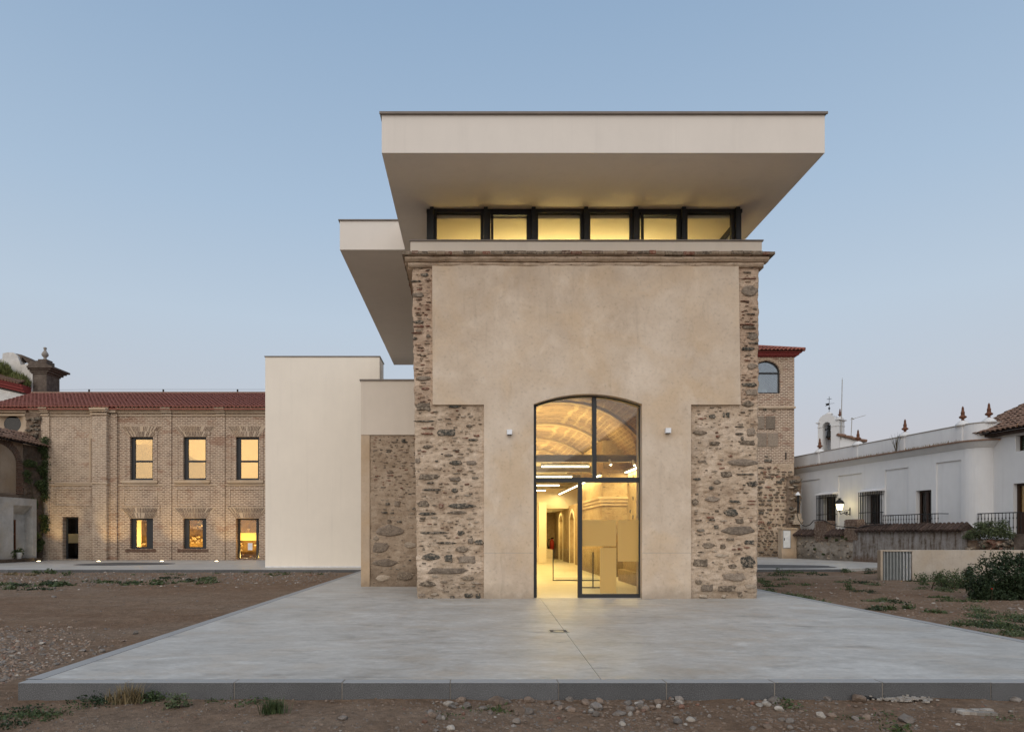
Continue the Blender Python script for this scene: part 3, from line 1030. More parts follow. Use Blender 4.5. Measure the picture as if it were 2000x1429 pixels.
# parapet with coping
DQ = 14.50
MB().box(X(801.5, DQ), X(1488, DQ), DQ, DQ + 0.25, 7.30, Z(471.5, DQ)).build('parapet', M['cream'], main)
MB().box(X(800, DQ), X(1490.5, DQ), DQ - 0.03, DQ + 0.3, Z(471.4, DQ), Z(469, DQ)).build('coping', M['coping'], main)
MB().box(X(801.5, DQ), X(801.5, DQ) + 0.25, DQ + 0.25, 28, 7.30, 7.6).box(X(1488, DQ) - 0.25, X(1488, DQ), DQ + 0.25, 28, 7.30, 7.6).build('parapet', M['cream'], main)

# roof slab (L shaped, one level)
RF = 13.06
za, zb = Z(299, RF), Z(223.5, RF)
rpoly = [(X(745.5, RF), RF), (X(1611, RF), RF), (X(1611, RF), 29.4), (-3.43, 29.4), (-3.43, 17.5), (X(745.5, RF), 17.5)]
roof = MB().prism_z(rpoly, za, zb).build('roof_slab', M['soffit'], main, bevel=0.004)
e = 0.035
cpoly = [(rpoly[0][0] - e, RF - e), (rpoly[1][0] + e, RF - e), (rpoly[1][0] + e, 29.4 + e), (-3.43 - e, 29.4 + e), (-3.43 - e, 17.5 - e), (rpoly[0][0] - e, 17.5 - e)]
cop = MB().prism_z(cpoly, zb + 0.001, zb + 0.028).build('coping', M['coping'], roof)
MB().box(rpoly[0][0] - e - 0.004, rpoly[1][0] + e + 0.004, RF - e - 0.012, RF - e + 0.02, zb - 0.012, zb + 0.031).build('drip_edge', M['coping'], roof)

# clerestory band: posts, frames, panes
DW = 15.30
wz0, wz1 = 7.25, za - 0.002
posts = [833, 938, 1031, 1133, 1232, 1325, 1430]
clr = MB().box(X(833, DW), X(1450, DW), DW, DW + 0.12, wz1 - 0.075, wz1).box(X(833, DW), X(1450, DW), DW, DW + 0.12, wz0, wz0 + 0.1).build('clerestory_frame', M['frame'], main)
pm = MB().box(0, 0.085, -0.10, 0.06, wz0 - 7.25, wz1 - 7.25 + 0.001).mesh('post', M['frame'])
for i, p in enumerate(posts):
    x = X(p + (7 if i < 4 else 5), DW)
    inst('post', pm, clr, (x, DW - 0.003, 7.25))
    MB().box(x - 0.075, x - 0.002, DW + 0.004, DW + 0.1, wz0 + 0.1, wz1 - 0.075).box(x + 0.087, x + 0.15, DW + 0.004, DW + 0.1, wz0 + 0.1, wz1 - 0.075).build('window_frame', M['frame'], clr)
for i in range(6):
    xa, xb = X(posts[i] + 8, DW) + 0.15, X(posts[i + 1] + 6, DW) - 0.06
    if i in (1, 4):
        MB().frame(xa - 0.002, xb + 0.02, wz0 + 0.1, wz1 - 0.076, 0.055, DW + 0.003, DW + 0.09).build('sash', M['frame'], clr)
    MB().box(xa - 0.01, xb + 0.02, DW + 0.05, DW + 0.062, wz0 + 0.08, wz1 - 0.07).build('pane', M['glass'], clr)

# upper room behind the clerestory
ux0, ux1 = X(833, DW) + 0.02, X(1450, DW) - 0.02
up = MB()
up.box(ux0, ux1, DW + 0.13, 23.0, za - 0.16, za - 0.09)
up.build('ceiling', M['inwall'], main)
MB().box(ux0, ux1, DW + 0.13, 23.0, 6.56, 6.62).build('upper_floor', M['infloor'], main)
MB().box(ux0, ux1, 22.9, 23.1, 6.62, za - 0.16).box(ux0 - 0.02, ux0 + 0.05, DW + 0.13, 22.9, 6.62, za - 0.16).build('inner_wall', M['inwall'], main)
MB().box(ux1 - 0.05, ux1 + 0.02, DW + 0.13, 22.9, 6.62, 7.45).build('inner_wall', M['inwall'], main)
sg = MB()
for yy in (DW + 0.3, 17.0, 18.8, 20.6, 22.4):
    sg.box(ux1 - 0.06, ux1 + 0.02, yy, yy + 0.09, 7.45, za - 0.16)
sg.box(ux1 - 0.06, ux1 + 0.02, DW + 0.13, 22.9, za - 0.26, za - 0.161)
sg.build('side_window_frame', M['frame'], main)
MB().box(ux1 - 0.02, ux1 - 0.012, DW + 0.4, 22.8, 7.45, za - 0.26).build('side_pane', M['glass'], main)
UY = 18.1
ul = thing('uplight_strip', 'warm strip lamp on the upper room floor, glowing through the high window band', 'lamp', (2.4, UY, 6.63))
MB().box(0.0, 4.6, UY - 0.1, UY + 0.1, 6.62, 6.70).build('housing', M['steel'], ul)
MB().box(0.05, 4.55, UY - 0.07, UY + 0.07, 6.701, 6.71).build('lit_lens', M['warmlight'], ul)
area_light('strip_light', ul, (2.4, UY, 6.75), 4.4, 0.3, 120, (1.0, 0.77, 0.30), (math.pi, 0, 0)).data.spread = R(128)
dl = thing('recessed_spotlight', 'small lit square downlight in the ceiling behind the high window band', 'lamp', (X(1122, 17.3), 17.3, 8.45))
cxl = X(1122, 17.3)
MB().frame(cxl - 0.09, cxl + 0.09, za - 0.24, za - 0.165, 0.02, 17.2, 17.35).box(cxl - 0.09, cxl + 0.09, 17.2, 17.35, za - 0.24, za - 0.215).build('housing', M['lampwhite'], dl)
MB().box(cxl - 0.06, cxl + 0.06, 17.21, 17.33, za - 0.25, za - 0.242).build('lit_lens', M['warmlight'], dl)

# side walls, floor between the storeys
MB().box(lx(0) + 0.02, -0.35, D0 + 0.58, 39.5, -0.02, 7.06).build('side_wall', M['mortar'], main)
MB().box(5.25, rx(0) - 0.02, D0 + 0.58, 39.5, -0.02, 7.06).build('side_wall', M['mortar'], main)
MB().box(lx(0) + 0.03, rx(0) - 0.03, D0 + 0.5, 39.6, 6.40, 6.55).build('floor_slab', M['inwall'], main)
MB().box(-1.0, 6.0, 39.4, 39.7, -0.02, 6.4).build('rear_wall', M['mortar'], main)

# ---- doorway glazing
DF = 14.72
fx = lambda p: X(p, DF)
fz = lambda p: Z(p, DF)
x0, x1, xm, xl = fx(1042.5), fx(1254), fx(1161), fx(1133)
zs = fz(789)
A = arc(x0 - 0.02, zs - 0.0, x1 + 0.02, zs, 0.215, 28)
dfr = MB()
dfr.box(x0 - 0.02, x0 + 0.055, DF, DF + 0.09, 0, zs)
dfr.box(x1 - 0.065, x1 + 0.02, DF, DF + 0.09, 0.0, zs)
inner = arc(x0 + 0.055, zs - 0.045, x1 - 0.065, zs - 0.045, 0.20, 28)
dfr.prism_y(A + inner[::-1], DF, DF + 0.09)
frame = dfr.build('door_frame', M['frame'], main, bevel=0.004)
MB().box(xm - 0.045, xm + 0.045, DF - 0.004, DF + 0.085, fz(936), fz(776)).build('mullion', M['frame'], frame)
MB().box(x0 + 0.05, x1 - 0.06, DF - 0.008, DF + 0.095, fz(941.5), fz(932)).build('transom', M['frame'], frame)
MB().box(xl - 0.045, xl + 0.045, DF - 0.006, DF + 0.088, 0.0, fz(941)).build('mullion', M['frame'], frame)
MB().box(xl + 0.045, x1 - 0.06, DF - 0.003, DF + 0.087, 0.0, 0.085).build('sill_bar', M['frame'], frame)
MB().box(x0 + 0.02, x0 + 0.075, DF + 0.09, DF + 0.16, 0.0, fz(945)).build('sliding_stop', M['frame'], frame)
il = [p for p in inner if p[0] <= xm]
ir = [p for p in inner if p[0] >= xm]
MB().prism_y([(x0 + 0.05, fz(934))] + il + [(xm, il[-1][1]), (xm, fz(934))], DF + 0.045, DF + 0.055).build('pane', M['glass'], frame)
MB().prism_y([(xm, fz(934)), (xm, ir[0][1])] + ir + [(x1 - 0.06, fz(934))], DF + 0.045, DF + 0.055).build('pane', M['glass'], frame)
pr = MB().box(xl + 0.04, x1 - 0.06, DF + 0.045, DF + 0.055, 0.08, fz(940)).build('pane', M['glass'], frame)
for a, b, c, d in ((1138, 1204, 1015, 1066), (1207.5, 1250, 1015, 1096), (1172.5, 1204.5, 1069.5, 1158)):
    MB().box(fx(a), fx(b), DF + 0.0405, DF + 0.0435, fz(d), fz(c)).build('frosted_film', M['film'], pr)

# ---- ground floor interior
MB().box(-0.4, 5.3, DP + 0.1, 39.4, -0.03, 0.004).build('hall_floor', M['infloor'], main)
# barrel vault
VX0, VX1, VS, VC = -0.36, 5.26, 2.55, 5.15
vm = MB()
n = 40
vs, fs = [], []
yv = list(np.arange(15.08, 33.2, 0.45))
for y in yv:
    for k in range(n + 1):
        a = math.pi * k / n
        dz = 0.03 * wob(k * 0.25, y, 1, 1.0)
        vs.append(((VX0 + VX1) / 2 - math.cos(a) * ((VX1 - VX0) / 2 + 0.01), y, VS + math.sin(a) * (VC - VS) + dz))
for j in range(len(yv) - 1):
    for k in range(n):
        a = j * (n + 1) + k
        fs.append((a, a + 1, a + n + 2, a + n + 1))
vm.add(vs, fs)
vm.build('vault', M['vault'], main, smooth=True)
for y in (19.2, 23.0, 26.6, 30.0):      # transverse plaster ribs under the vault
    ot = [((VX0 + VX1) / 2 - math.cos(math.pi * k / 30) * (VX1 - VX0) / 2, VS + math.sin(math.pi * k / 30) * (VC - VS)) for k in range(31)]
    it = [((VX0 + VX1) / 2 - math.cos(math.pi * k / 30) * ((VX1 - VX0) / 2 - 0.06), VS + math.sin(math.pi * k / 30) * (VC - VS - 0.07)) for k in range(31)]
    MB().prism_y(ot + it[::-1], y, y + 0.22).build('vault_rib', M['vaultrib'], main)
# end wall with the passage on its right
ew = MB().prism_y([(VX0, 0), (3.46, 0), (3.46, 2.62), (5.26, 2.62), (5.26, 6.3), (VX0, 6.3)], 33.0, 33.25)
ew.build('end_wall', M['inwall'], main)
MB().box(3.1, 3.46, 32.4, 33.0, 0, 2.9).build('end_wall', M['inwall'], main)
MB().box(3.3, 5.3, 38.8, 39.0, 0, 3.0).build('passage_wall', M['instone'], main)
MB().box(3.3, 3.46, 33.25, 38.8, 0, 3.0).build('passage_wall', M['inwall'], main)
MB().box(3.3, 5.3, 33.25, 39.0, 2.62, 2.7).build('passage_ceiling', M['inwall'], main)
# right inner wall with pointed niches
rw = MB()
ny = [(28.0, 29.6), (31.2, 32.6), (35.2, 36.6)]
ycur = 26.4
for a, b in ny:
    rw.box(4.6, 5.26, ycur, a, 0, 2.75)
    rw.prism_x([(a, 2.05), (a + 0.3, 2.3), ((a + b) / 2, 2.42), (b - 0.3, 2.3), (b, 2.05), (b, 2.75), (a, 2.75)], 4.6, 5.26)
    ycur = b
rw.box(4.6, 5.26, ycur, 38.8, 0, 2.75)
rw.build('niche_wall', M['instone'], main)
MB().box(4.9, 5.26, 26.4, 38.8, 0.0, 2.5).build('niche_back', M['inwall'], main)
for a, b in ny:
    nt = MB()
    nt.box(4.58, 4.6, a - 0.14, a, 0, 2.1).box(4.58, 4.6, b, b + 0.14, 0, 2.1)
    nt.prism_x([(a - 0.14, 2.1), (a + 0.2, 2.42), ((a + b) / 2, 2.56), (b - 0.2, 2.42), (b + 0.14, 2.1), (b, 2.05), (b - 0.3, 2.3), ((a + b) / 2, 2.42), (a + 0.3, 2.3), (a, 2.05)], 4.578, 4.6)
    nt.build('niche_trim', M['inwall'], main)
# stone pier with impost
MB().box(4.16, 5.26, 22.0, 26.4, 0, 4.4).build('stone_pier', M['instone'], main)
MB().box(4.05, 5.26, 21.9, 26.45, 2.40, 2.50).box(4.10, 5.26, 21.95, 26.42, 2.30, 2.40).box(4.0, 5.26, 21.86, 26.45, 2.50, 2.58).build('impost', M['plaster'], main)
rw2 = MB()
rw2.box(4.95, 5.26, 15.1, 22.0, 0, 3.4)
rw2.build('hall_side_wall', M['instone'], main)
place_stones([(4.94, random.uniform(16.5, 21.8), 0, 0, 0, 0, 's', 0)][:0], main)
for i in range(46):
    w = random.uniform(0.08, 0.24)
    inst('stone', stone_mesh(i % 16, random.choice(('slate', 'schist', 'schist', 'granite'))), main, (4.95, random.uniform(17, 21.9), random.uniform(0.3, 3.2)), (w, 0.05, w * random.uniform(0.5, 1.0)), (0, random.uniform(-0.4, 0.4), -math.pi / 2))
MB().box(4.3, 4.95, 18.0, 20.3, 0, 0.35).box(4.45, 4.95, 18.3, 20.3, 0.35, 0.62).build('stone_step', M['instone'], main)
MB().box(2.5, 3.9, 20.6, 21.6, 0.004, 0.009).build('stairwell_sheet', M['steel'], main)  # grey sheet in place of the dark stairwell opening
# ceiling beams
bmh = MB()
for y in (20.4, 23.8, 27.2, 30.2, 32.2):
    b = MB().box(VX0, VX1, y, y + 0.16, 3.72, 3.745).box(VX0, VX1, y + 0.07, y + 0.09, 3.56, 3.72).box(VX0, VX1, y, y + 0.16, 3.535, 3.56)
    b.build('steel_beam', M['steel'], main)
TUBES = [(2.05, 3.52, 20.75, 3.42), (2.1, 3.5, 24.2, 3.40), (0.2, 1.6, 20.75, 3.42), (0.2, 1.6, 24.2, 3.40), (1.9, 3.55, 28.2, 3.38), (1.6, 3.3, 31.2, 3.36), (0.0, 1.2, 28.2, 3.38)]
TL = ['long lit tube lamp under the first steel beam behind the arch glass', 'lit tube lamp under the second steel beam behind the arch glass', 'lit tube lamp under the first hall beam beside the far side wall', 'lit tube lamp under the second hall beam beside the far side wall', 'lit tube lamp under the third hall beam, seen through the open door', 'lit tube lamp under the fourth hall beam, nearest the white end wall', 'short lit tube lamp under the third hall beam beside the far side wall']
for q_, (a, b, y, z) in enumerate(TUBES):
    t = thing('tube_lamp', TL[q_], 'lamp', ((a + b) / 2, y, z), 'tube lamps under the hall beams')
    MB().box(a, b, y - 0.03, y + 0.03, z + 0.03, z + 0.10).build('housing', M['steel'], t)
    MB().box(a + 0.02, b - 0.02, y - 0.02, y + 0.02, z - 0.01, z + 0.029).build('tube', M['tubelight'], t)
    MB().box(a + 0.2, a + 0.21, y - 0.005, y + 0.005, z + 0.10, 3.56).box(b - 0.21, b - 0.2, y - 0.005, y + 0.005, z + 0.10, 3.56).build('hanger', M['steel'], t)
    area_light('tube_light', t, ((a + b) / 2, y, z - 0.02), b - a, 0.05, 42, WARM, (0, 0, 0))
    area_light('tube_light', t, ((a + b) / 2, y + 0.1, z + 0.12), b - a, 0.05, 46, (1.0, 0.76, 0.28), (math.pi, 0, 0))
t = thing('wall_strip_lamp', 'long lit strip lamp running along the hall wall above the pier', 'lamp', (4.85, 27, 3.4))
MB().box(4.08, 4.15, 22.2, 32.8, 3.30, 3.36).build('housing', M['steel'], t)
MB().box(4.09, 4.14, 22.2, 32.8, 3.28, 3.299).build('tube', M['tubelight'], t)
area_light('strip_light', t, (4.05, 27.5, 3.27), 0.06, 10.5, 75, WARM, (0, R(12), 0))
t = thing('wall_strip_lamp', 'short lit strip lamp above the rough stone wall beside the glass front', 'lamp', (4.88, 21, 3.42))
MB().box(4.84, 4.93, 19.8, 21.9, 3.36, 3.42).build('housing', M['steel'], t)
MB().box(4.85, 4.92, 19.8, 21.9, 3.34, 3.359).build('tube', M['tubelight'], t)
area_light('strip_light', t, (4.86, 20.8, 3.32), 0.06, 2.0, 26, WARM, (0, R(10), 0))
for px, py, D, lab in ((1193, 907, 20.3, 'lit cylinder spotlight on the first hall beam, beyond the tube lamp'), (1191, 930, 23.7, 'lit spotlight on the second hall beam, just above the door transom'), (1239, 908, 20.3, 'lit spotlight at the wall end of the first hall beam')):
    p = P(px, py, D)
    t = thing('spotlight', lab, 'lamp', p, 'spotlights on the hall beams')
    MB().tube([p + Vector((-0.03, 0.05, 0.16)), p], 0.035, 8).build('housing', M['lampwhite'], t)
    MB().tube([p + Vector((0.001, 0, -0.001)), p + Vector((0.004, -0.006, -0.012))], 0.03, 8).build('lit_lens', M['warmlight'], t)
    MB().box(p.x - 0.04, p.x - 0.03, p.y + 0.05, p.y + 0.06, p.z + 0.14, 3.56).build('hanger', M['steel'], t)
    area_light('spot_beam', t, p + Vector((0.005, -0.01, -0.03)), 0.05, 0.05, 7, WARM, (R(-20), R(-15), 0))
t = thing('added_passage_lamp', 'added round ceiling lamp brightening the far stone passage of the hall', 'lamp', (4.0, 36, 2.6))
MB().lathe(4.0, 36, [(0.14, 2.6), (0.14, 2.56), (0.1, 2.55)], 14).build('housing', M['lampwhite'], t)
area_light('added_ceiling_light', t, (4.0, 36, 2.53), 0.3, 0.3, 22, WARM, (0, 0, 0))  # lamp added to brighten the dark passage
# glass balustrades round the stairwell
t = thing('glass_balustrade', 'frameless glass balustrade round the stairwell in the middle of the hall', 'balustrade', (2.35, 20.1, 0))
MB().add([(2.36, 20.11, 0), (4.0, 20.11, 0), (4.0, 20.11, 0.92), (2.36, 20.11, 0.92)], [(0, 1, 2, 3)]).build('pane', M['balglass'], t)
MB().add([(2.34, 20.13, 0), (2.34, 25.5, 0), (2.34, 25.5, 0.92), (2.34, 20.13, 0.92)], [(0, 1, 2, 3)]).build('pane', M['balglass'], t)
MB().box(2.34, 4.0, 20.105, 20.112, 0.921, 0.926).build('top_edge', M['steel'], t)
MB().box(2.33, 2.355, 20.095, 20.125, 0, 0.925).build('corner_edge', M['frame'], t)
MB().box(2.36, 4.0, 20.095, 20.12, 0.0, 0.03).build('floor_rail', M['frame'], t)
t = thing('glass_balustrade', 'glass balustrade with one dark upright just behind the frosted pane', 'balustrade', (2.9, 17.4, 0))
MB().add([(2.74, 17.41, 0), (3.6, 17.41, 0), (3.6, 17.41, 0.92), (2.74, 17.41, 0.92)], [(0, 1, 2, 3)]).build('pane', M['balglass'], t)
MB().box(3.03, 3.055, 17.38, 17.43, 0.0, 0.92).build('upright', M['frame'], t)
MB().add([(3.6, 17.42, 0), (3.6, 19.5, 0), (3.6, 19.5, 0.92), (3.6, 17.42, 0.92)], [(0, 1, 2, 3)]).build('pane', M['balglass'], t)
MB().box(2.74, 3.6, 17.39, 17.425, 0.0, 0.03).build('floor_rail', M['frame'], t)
# fire extinguisher hung at the passage
p = P(1078, 1063, 38.2)
t = thing('fire_extinguisher', 'red fire extinguisher with black hose on the stone wall at the end of the passage', 'fire extinguisher', p)
MB().lathe(p.x, p.y, [(0.10, p.z - 0.3), (0.12, p.z - 0.28), (0.12, p.z + 0.2), (0.06, p.z + 0.28), (0.04, p.z + 0.32)], 12).build('cylinder', M['extred'], t, smooth=True)
MB().tube([p + Vector((0, 0, 0.35)), p + Vector((-0.18, 0, 0.3)), p + Vector((-0.26, 0, 0.0)), p + Vector((-0.16, 0, -0.25))], 0.022).build('hose', M['rubber'], t)
MB().box(p.x - 0.05, p.x + 0.1, p.y - 0.03, p.y + 0.03, p.z + 0.32, p.z + 0.4).box(p.x - 0.12, p.x + 0.12, p.y + 0.12, p.y + 0.64, p.z - 0.2, p.z - 0.12).build('valve', M['rubber'], t)

# outdoor cube lamps and the drain cover
for px, py, w in ((995, 844, 'small white cube wall lamp between the door and the slate studded rubble panel'), (1304.5, 841, 'small white cube wall lamp between the door and the rubble with granite blocks')):
    p = P(px, py, DP - 0.06)
    t = thing('wall_lamp', w, 'wall lamp', p, 'cube lamps flanking the door')
    MB().box(p.x - 0.055, p.x + 0.055, DP - 0.115, DP - 0.012, p.z - 0.05, p.z + 0.055).build('body', M['lampwhite'], t, bevel=0.003)
    MB().box(p.x - 0.04, p.x + 0.04, DP - 0.014, DP + 0.003, p.z - 0.035, p.z + 0.04).build('back_plate', M['frame'], t)
    MB().box(p.x - 0.045, p.x + 0.045, DP - 0.105, DP - 0.02, p.z - 0.054, p.z - 0.0505).build('lens', M['frame'], t)
D = 9.66
t = thing('drain_cover', 'small square metal drain cover set in the concrete terrace on the joint line', 'drain cover', (1.2, D, 0))
MB().frame(1.06, 1.34, D - 0.14, D + 0.14, 0.02, 0, 1).v
fm = MB()
for a in ((1.06, 1.34, D - 0.14, D - 0.12), (1.06, 1.34, D + 0.12, D + 0.14), (1.06, 1.08, D - 0.12, D + 0.12), (1.32, 1.34, D - 0.12, D + 0.12)):
    fm.box(*a, -0.01, 0.004)
fm.build('rim', M['zinc'], t)
MB().box(1.08, 1.32, D - 0.12, D + 0.12, -0.01, 0.002).build('lid', M['asphalt'], t)
MB().lathe(1.2, D, [(0.075, 0.001), (0.075, 0.004), (0.055, 0.004), (0.055, 0.0025)], 20).build('ring', M['zinc'], t)

# ================================================================= ANNEX AND WHITE BLOCK
DA = 17.9
ann = thing('stone_annex', 'low rubble stone annex with plain cream plaster band on top, beside the main building', 'building', (X(760, DA), DA, 0))
xa, xb = X(705, DA), lx(3) + 0.3
zA, zB = Z(849, DA), Z(743.5, DA)
mb = MB()
rough_wall(mb, lambda z: X(722, DA), lambda z: xb, -0.03, zA + 0.02, DA + 0.03, 0.03, 0.03, back=0.4)
wa = mb.build('rubble_wall', M['mortar2'], ann, smooth=True)
MB().box(xa, X(722, DA), DA, DA + 0.4, -0.02, zA).build('plaster_strip', M['moulding'], ann)
MB().box(xa, xb, DA - 0.012, 26.5, zA + 0.002, zB).build('plaster_band', M['cream'], ann)
MB().box(xa, xb, DA + 0.42, 26.5, -0.02, zA).build('core', M['mortar2'], ann)
MB().box(xa - 0.03, xb, DA - 0.045, 26.5, zB + 0.001, zB + 0.035).build('coping', M['coping'], ann)
bigs = [(718, 1036, 190, 72, g_), (668, 1122, 105, 60, g_), (690, 1205, 150, 45, g_), (830, 1110, 80, 40, p_), (800, 1275, 110, 50, c_), (680, 1285, 90, 40, p_), (705, 890, 28, 22, s_), (757, 888, 40, 32, g_), (690, 935, 38, 12, s_), (730, 938, 25, 10, s_), (848, 915, 25, 18, s_),
        (665, 545, 10, 12, s_), (755, 545, 14, 14, s_), (790, 548, 26, 18, s_), (714, 982, 30, 18, c_), (768, 985, 36, 10, s_), (645, 1075, 40, 30, p_)]
st, av = [], []
for cx, cy, w, h, mk in bigs:
    s = 0.364
    x, z = X(500 + s * cx, DA), Z(660 + s * cy, DA)
    ww, hh = s * w * DA / F, s * h * DA / F
    st.append((x, DA + 0.03, z, ww, hh * 1.1, 0.08, mk, random.uniform(-0.04, 0.04)))
    av.append((x - ww / 2, x + ww / 2, z - hh / 2, z + hh / 2))
st += rubble_rows(lambda z: X(724, DA), lambda z: xb - 0.3, 2.3, zA, DA + 0.035, 0.7, ['redbrick', 'schist', 'slate', 'schist'], (0.03, 0.05), (2, 5), av)
st += rubble_rows(lambda z: X(724, DA), lambda z: xb - 0.3, 0.1, 2.3, DA + 0.035, 0.33, ['schist', 'granite', 'slate', 'pale', 'pale'], (0.03, 0.07), (1.5, 3.5), av)
place_stones(st, wa, 120)

DB = 28.5
blk = thing('white_plaster_block', 'tall blank windowless cream white block standing between brick wing and stone annex', 'building', (X(630, DB), DB, 0))
bx0, bx1 = X(518, DB), X(741.5, DB)
bz = Z(697, DB)
MB().box(bx0, bx1, DB, 29.75, -0.02, bz).build('wall', M['white'], blk, bevel=0.006)
MB().box(bx0 - 0.03, bx1 + 0.03, DB - 0.03, 29.78, bz + 0.001, bz + 0.04).build('coping', M['coping'], blk)
MB().box(bx0 - 0.004, bx1, DB - 0.02, DB, -0.02, 0.04).build('plinth', M['lampwhite'], blk)

# ================================================================= BRICK WING (left)
DK = 36.5
bw = thing('brick_wing', 'long two storey old brick wing with red tiled roof and dark framed lit windows', 'building', (X(300, DK), DK, 0))
kx_ = lambda p: X(p, DK)
kz_ = lambda p: Z(p, DK)
WX0, WX1 = kx_(-25), kx_(545)
eave = kz_(799)
OPEN = [(254, 299, 853, 937, 'w'), (358, 403, 853, 937, 'w'), (461, 506, 853, 937, 'w'), (254, 299, 1012, 1071, 'l'), (358, 403, 1012, 1071, 'l'), (461, 506, 1012, 1091.5, 'd'), (122, 153, 1009, 1091.5, 'd2')]
# wall cut into strips round the openings
mbw, mbp = MB(), MB()
xs_ = sorted(set([kx_(60), WX1] + [kx_(o[0]) for o in OPEN] + [kx_(o[1]) for o in OPEN] + [kx_(190)]))
for a, b in zip(xs_[:-1], xs_[1:]):
    mid = (a + b) / 2
    cuts = sorted([(max(kz_(o[3]), -0.02), kz_(o[2])) for o in OPEN if kx_(o[0]) < mid < kx_(o[1])])
    z = -0.02
    tgt = mbp if mid < kx_(190) else mbw
    for c0, c1 in cuts:
        if c0 > z:
            tgt.box(a, b, DK, DK + 0.55, z, c0)
        z = c1
    tgt.box(a, b, DK, DK + 0.55, z, eave)
wallw = mbw.build('wall', M['brick'], bw)
wallp = mbp.build('wall', M['brick_pale'], bw)
ox, oz, orr = kx_(17), kz_(826), 0.88
hl = [(ox - orr * math.sin(math.pi * k / 16), oz - orr * math.cos(math.pi * k / 16)) for k in range(17)]
hr_ = [(ox + orr * math.sin(math.pi * k / 16), oz - orr * math.cos(math.pi * k / 16)) for k in range(17)]
MB().prism_y([(WX0, -0.02), (ox, -0.02)] + hl + [(ox, eave), (WX0, eave)], DK + 0.05, DK + 0.35).prism_y([(kx_(60), -0.02), (ox, -0.02)] + hr_ + [(ox, eave), (kx_(60), eave)], DK + 0.05, DK + 0.35).build('wall', M['brick_pale'], bw)


def pil(a, b, z0, z1, proj, m='brick', name='pilaster'):
    return MB().box(kx_(a), kx_(b), DK - proj, DK + 0.01, z0, z1).build(name, M[m], bw, bevel=0.01)


pil(188, 216, -0.02, eave - 0.25, 0.42, 'brick_pale')
pil(216, 231, -0.02, eave - 0.28, 0.16)
pil(82, 98, -0.02, eave - 0.25, 0.10, 'brick_pale')
pil(319, 335.5, -0.02, eave - 0.25, 0.07)
pil(423, 440, -0.02, eave - 0.25, 0.07)
pil(308, 313, kz_(1008), kz_(985), 0.05)
# raised surrounds and panels
for (a, b) in ((242, 308), (344, 410), (448, 514)):
    MB().frame(kx_(a), kx_(b), kz_(988), kz_(954), 0.05, DK - 0.035, DK + 0.004).build('panel_frame', M['brick_pale'], bw)
    MB().box(kx_(a), kx_(a + 4), DK - 0.03, DK + 0.004, kz_(936), kz_(847)).box(kx_(b - 4), kx_(b), DK - 0.03, DK + 0.004, kz_(936), kz_(842)).box(kx_(b - 4), kx_(b + 1), DK - 0.05, DK + 0.004, kz_(849), kz_(842)).build('window_surround', M['brick'], bw)
    MB().box(kx_(a - 4), kx_(b + 1), DK - 0.12, DK + 0.01, kz_(942.5), kz_(937.5)).box(kx_(a - 2), kx_(b - 1), DK - 0.07, DK + 0.01, kz_(944.5), kz_(942.4)).build('window_sill', M['moulding'], bw)
    MB().box(kx_(a + 3), kx_(b - 3), DK - 0.035, DK + 0.004, kz_(1077), kz_(1072)).build('window_sill', M['brick_dark'], bw) if a < 400 else None
MB().frame(kx_(108), kx_(178), kz_(988), kz_(954), 0.05, DK - 0.035, DK + 0.004).build('panel_frame', M['brick_pale'], bw)
MB().box(kx_(108), kx_(178), DK - 0.06, DK + 0.004, kz_(944.5), kz_(942)).box(kx_(175), kx_(178), DK - 0.04, DK + 0.004, kz_(942), kz_(850)).box(kx_(175), kx_(181), DK - 0.05, DK + 0.004, kz_(857), kz_(846)).build('panel_frame', M['moulding'], bw)
# string course and eaves cornice
MB().box(kx_(98), kx_(188), DK - 0.05, DK + 0.005, kz_(948), kz_(945)).box(kx_(231), WX1, DK - 0.04, DK + 0.005, kz_(948), kz_(945.2)).box(kx_(186), kx_(218), DK - 0.46, DK + 0.005, kz_(946), kz_(943)).build('string_course', M['moulding'], bw)
cm = MB()
for (a, b, pr) in ((60, 188, 0.0), (230, 545, 0.0), (82, 98, 0.10), (186, 218, 0.44), (318, 337, 0.07), (422, 441, 0.07)):
    cm.box(kx_(a), kx_(b), DK - 0.06 - pr, DK + 0.005, kz_(812.5), kz_(810))
    cm.box(kx_(a), kx_(b), DK - 0.10 - pr, DK + 0.006, kz_(807), kz_(803.5))
    cm.box(kx_(a), kx_(b), DK - 0.18 - pr, DK + 0.007, kz_(803.4), kz_(800))
    cm.box(kx_(a), kx_(b), DK - 0.26 - min(pr, 0.1), DK + 0.008, kz_(799.9), kz_(797))
cm.box(kx_(216), kx_(230), DK - 0.24, DK + 0.006, kz_(807), kz_(799))
cm.build('eaves_cornice', M['moulding'], bw)


def flat_arch(x0, x1, z0, h, spread, n, mk, rows=1):
    mb = MB()
    cxm = (x0 + x1) / 2
    for i in range(n):
        t0, t1 = (i + 0.28 + random.uniform(-0.1, 0.12)) / n, (i + 0.68 + random.uniform(-0.12, 0.1)) / n
        if random.random() < 0.12:
            continue
        a0, a1 = x0 + (x1 - x0) * t0, x0 + (x1 - x0) * t1
        b0, b1 = cxm + (a0 - cxm) * spread, cxm + (a1 - cxm) * spread
        mb.prism_y([(a0, z0), (a1, z0), (b1, z0 + h), (b0, z0 + h)], DK - 0.028 - random.uniform(0, 0.012), DK + 0.004)
    return mb


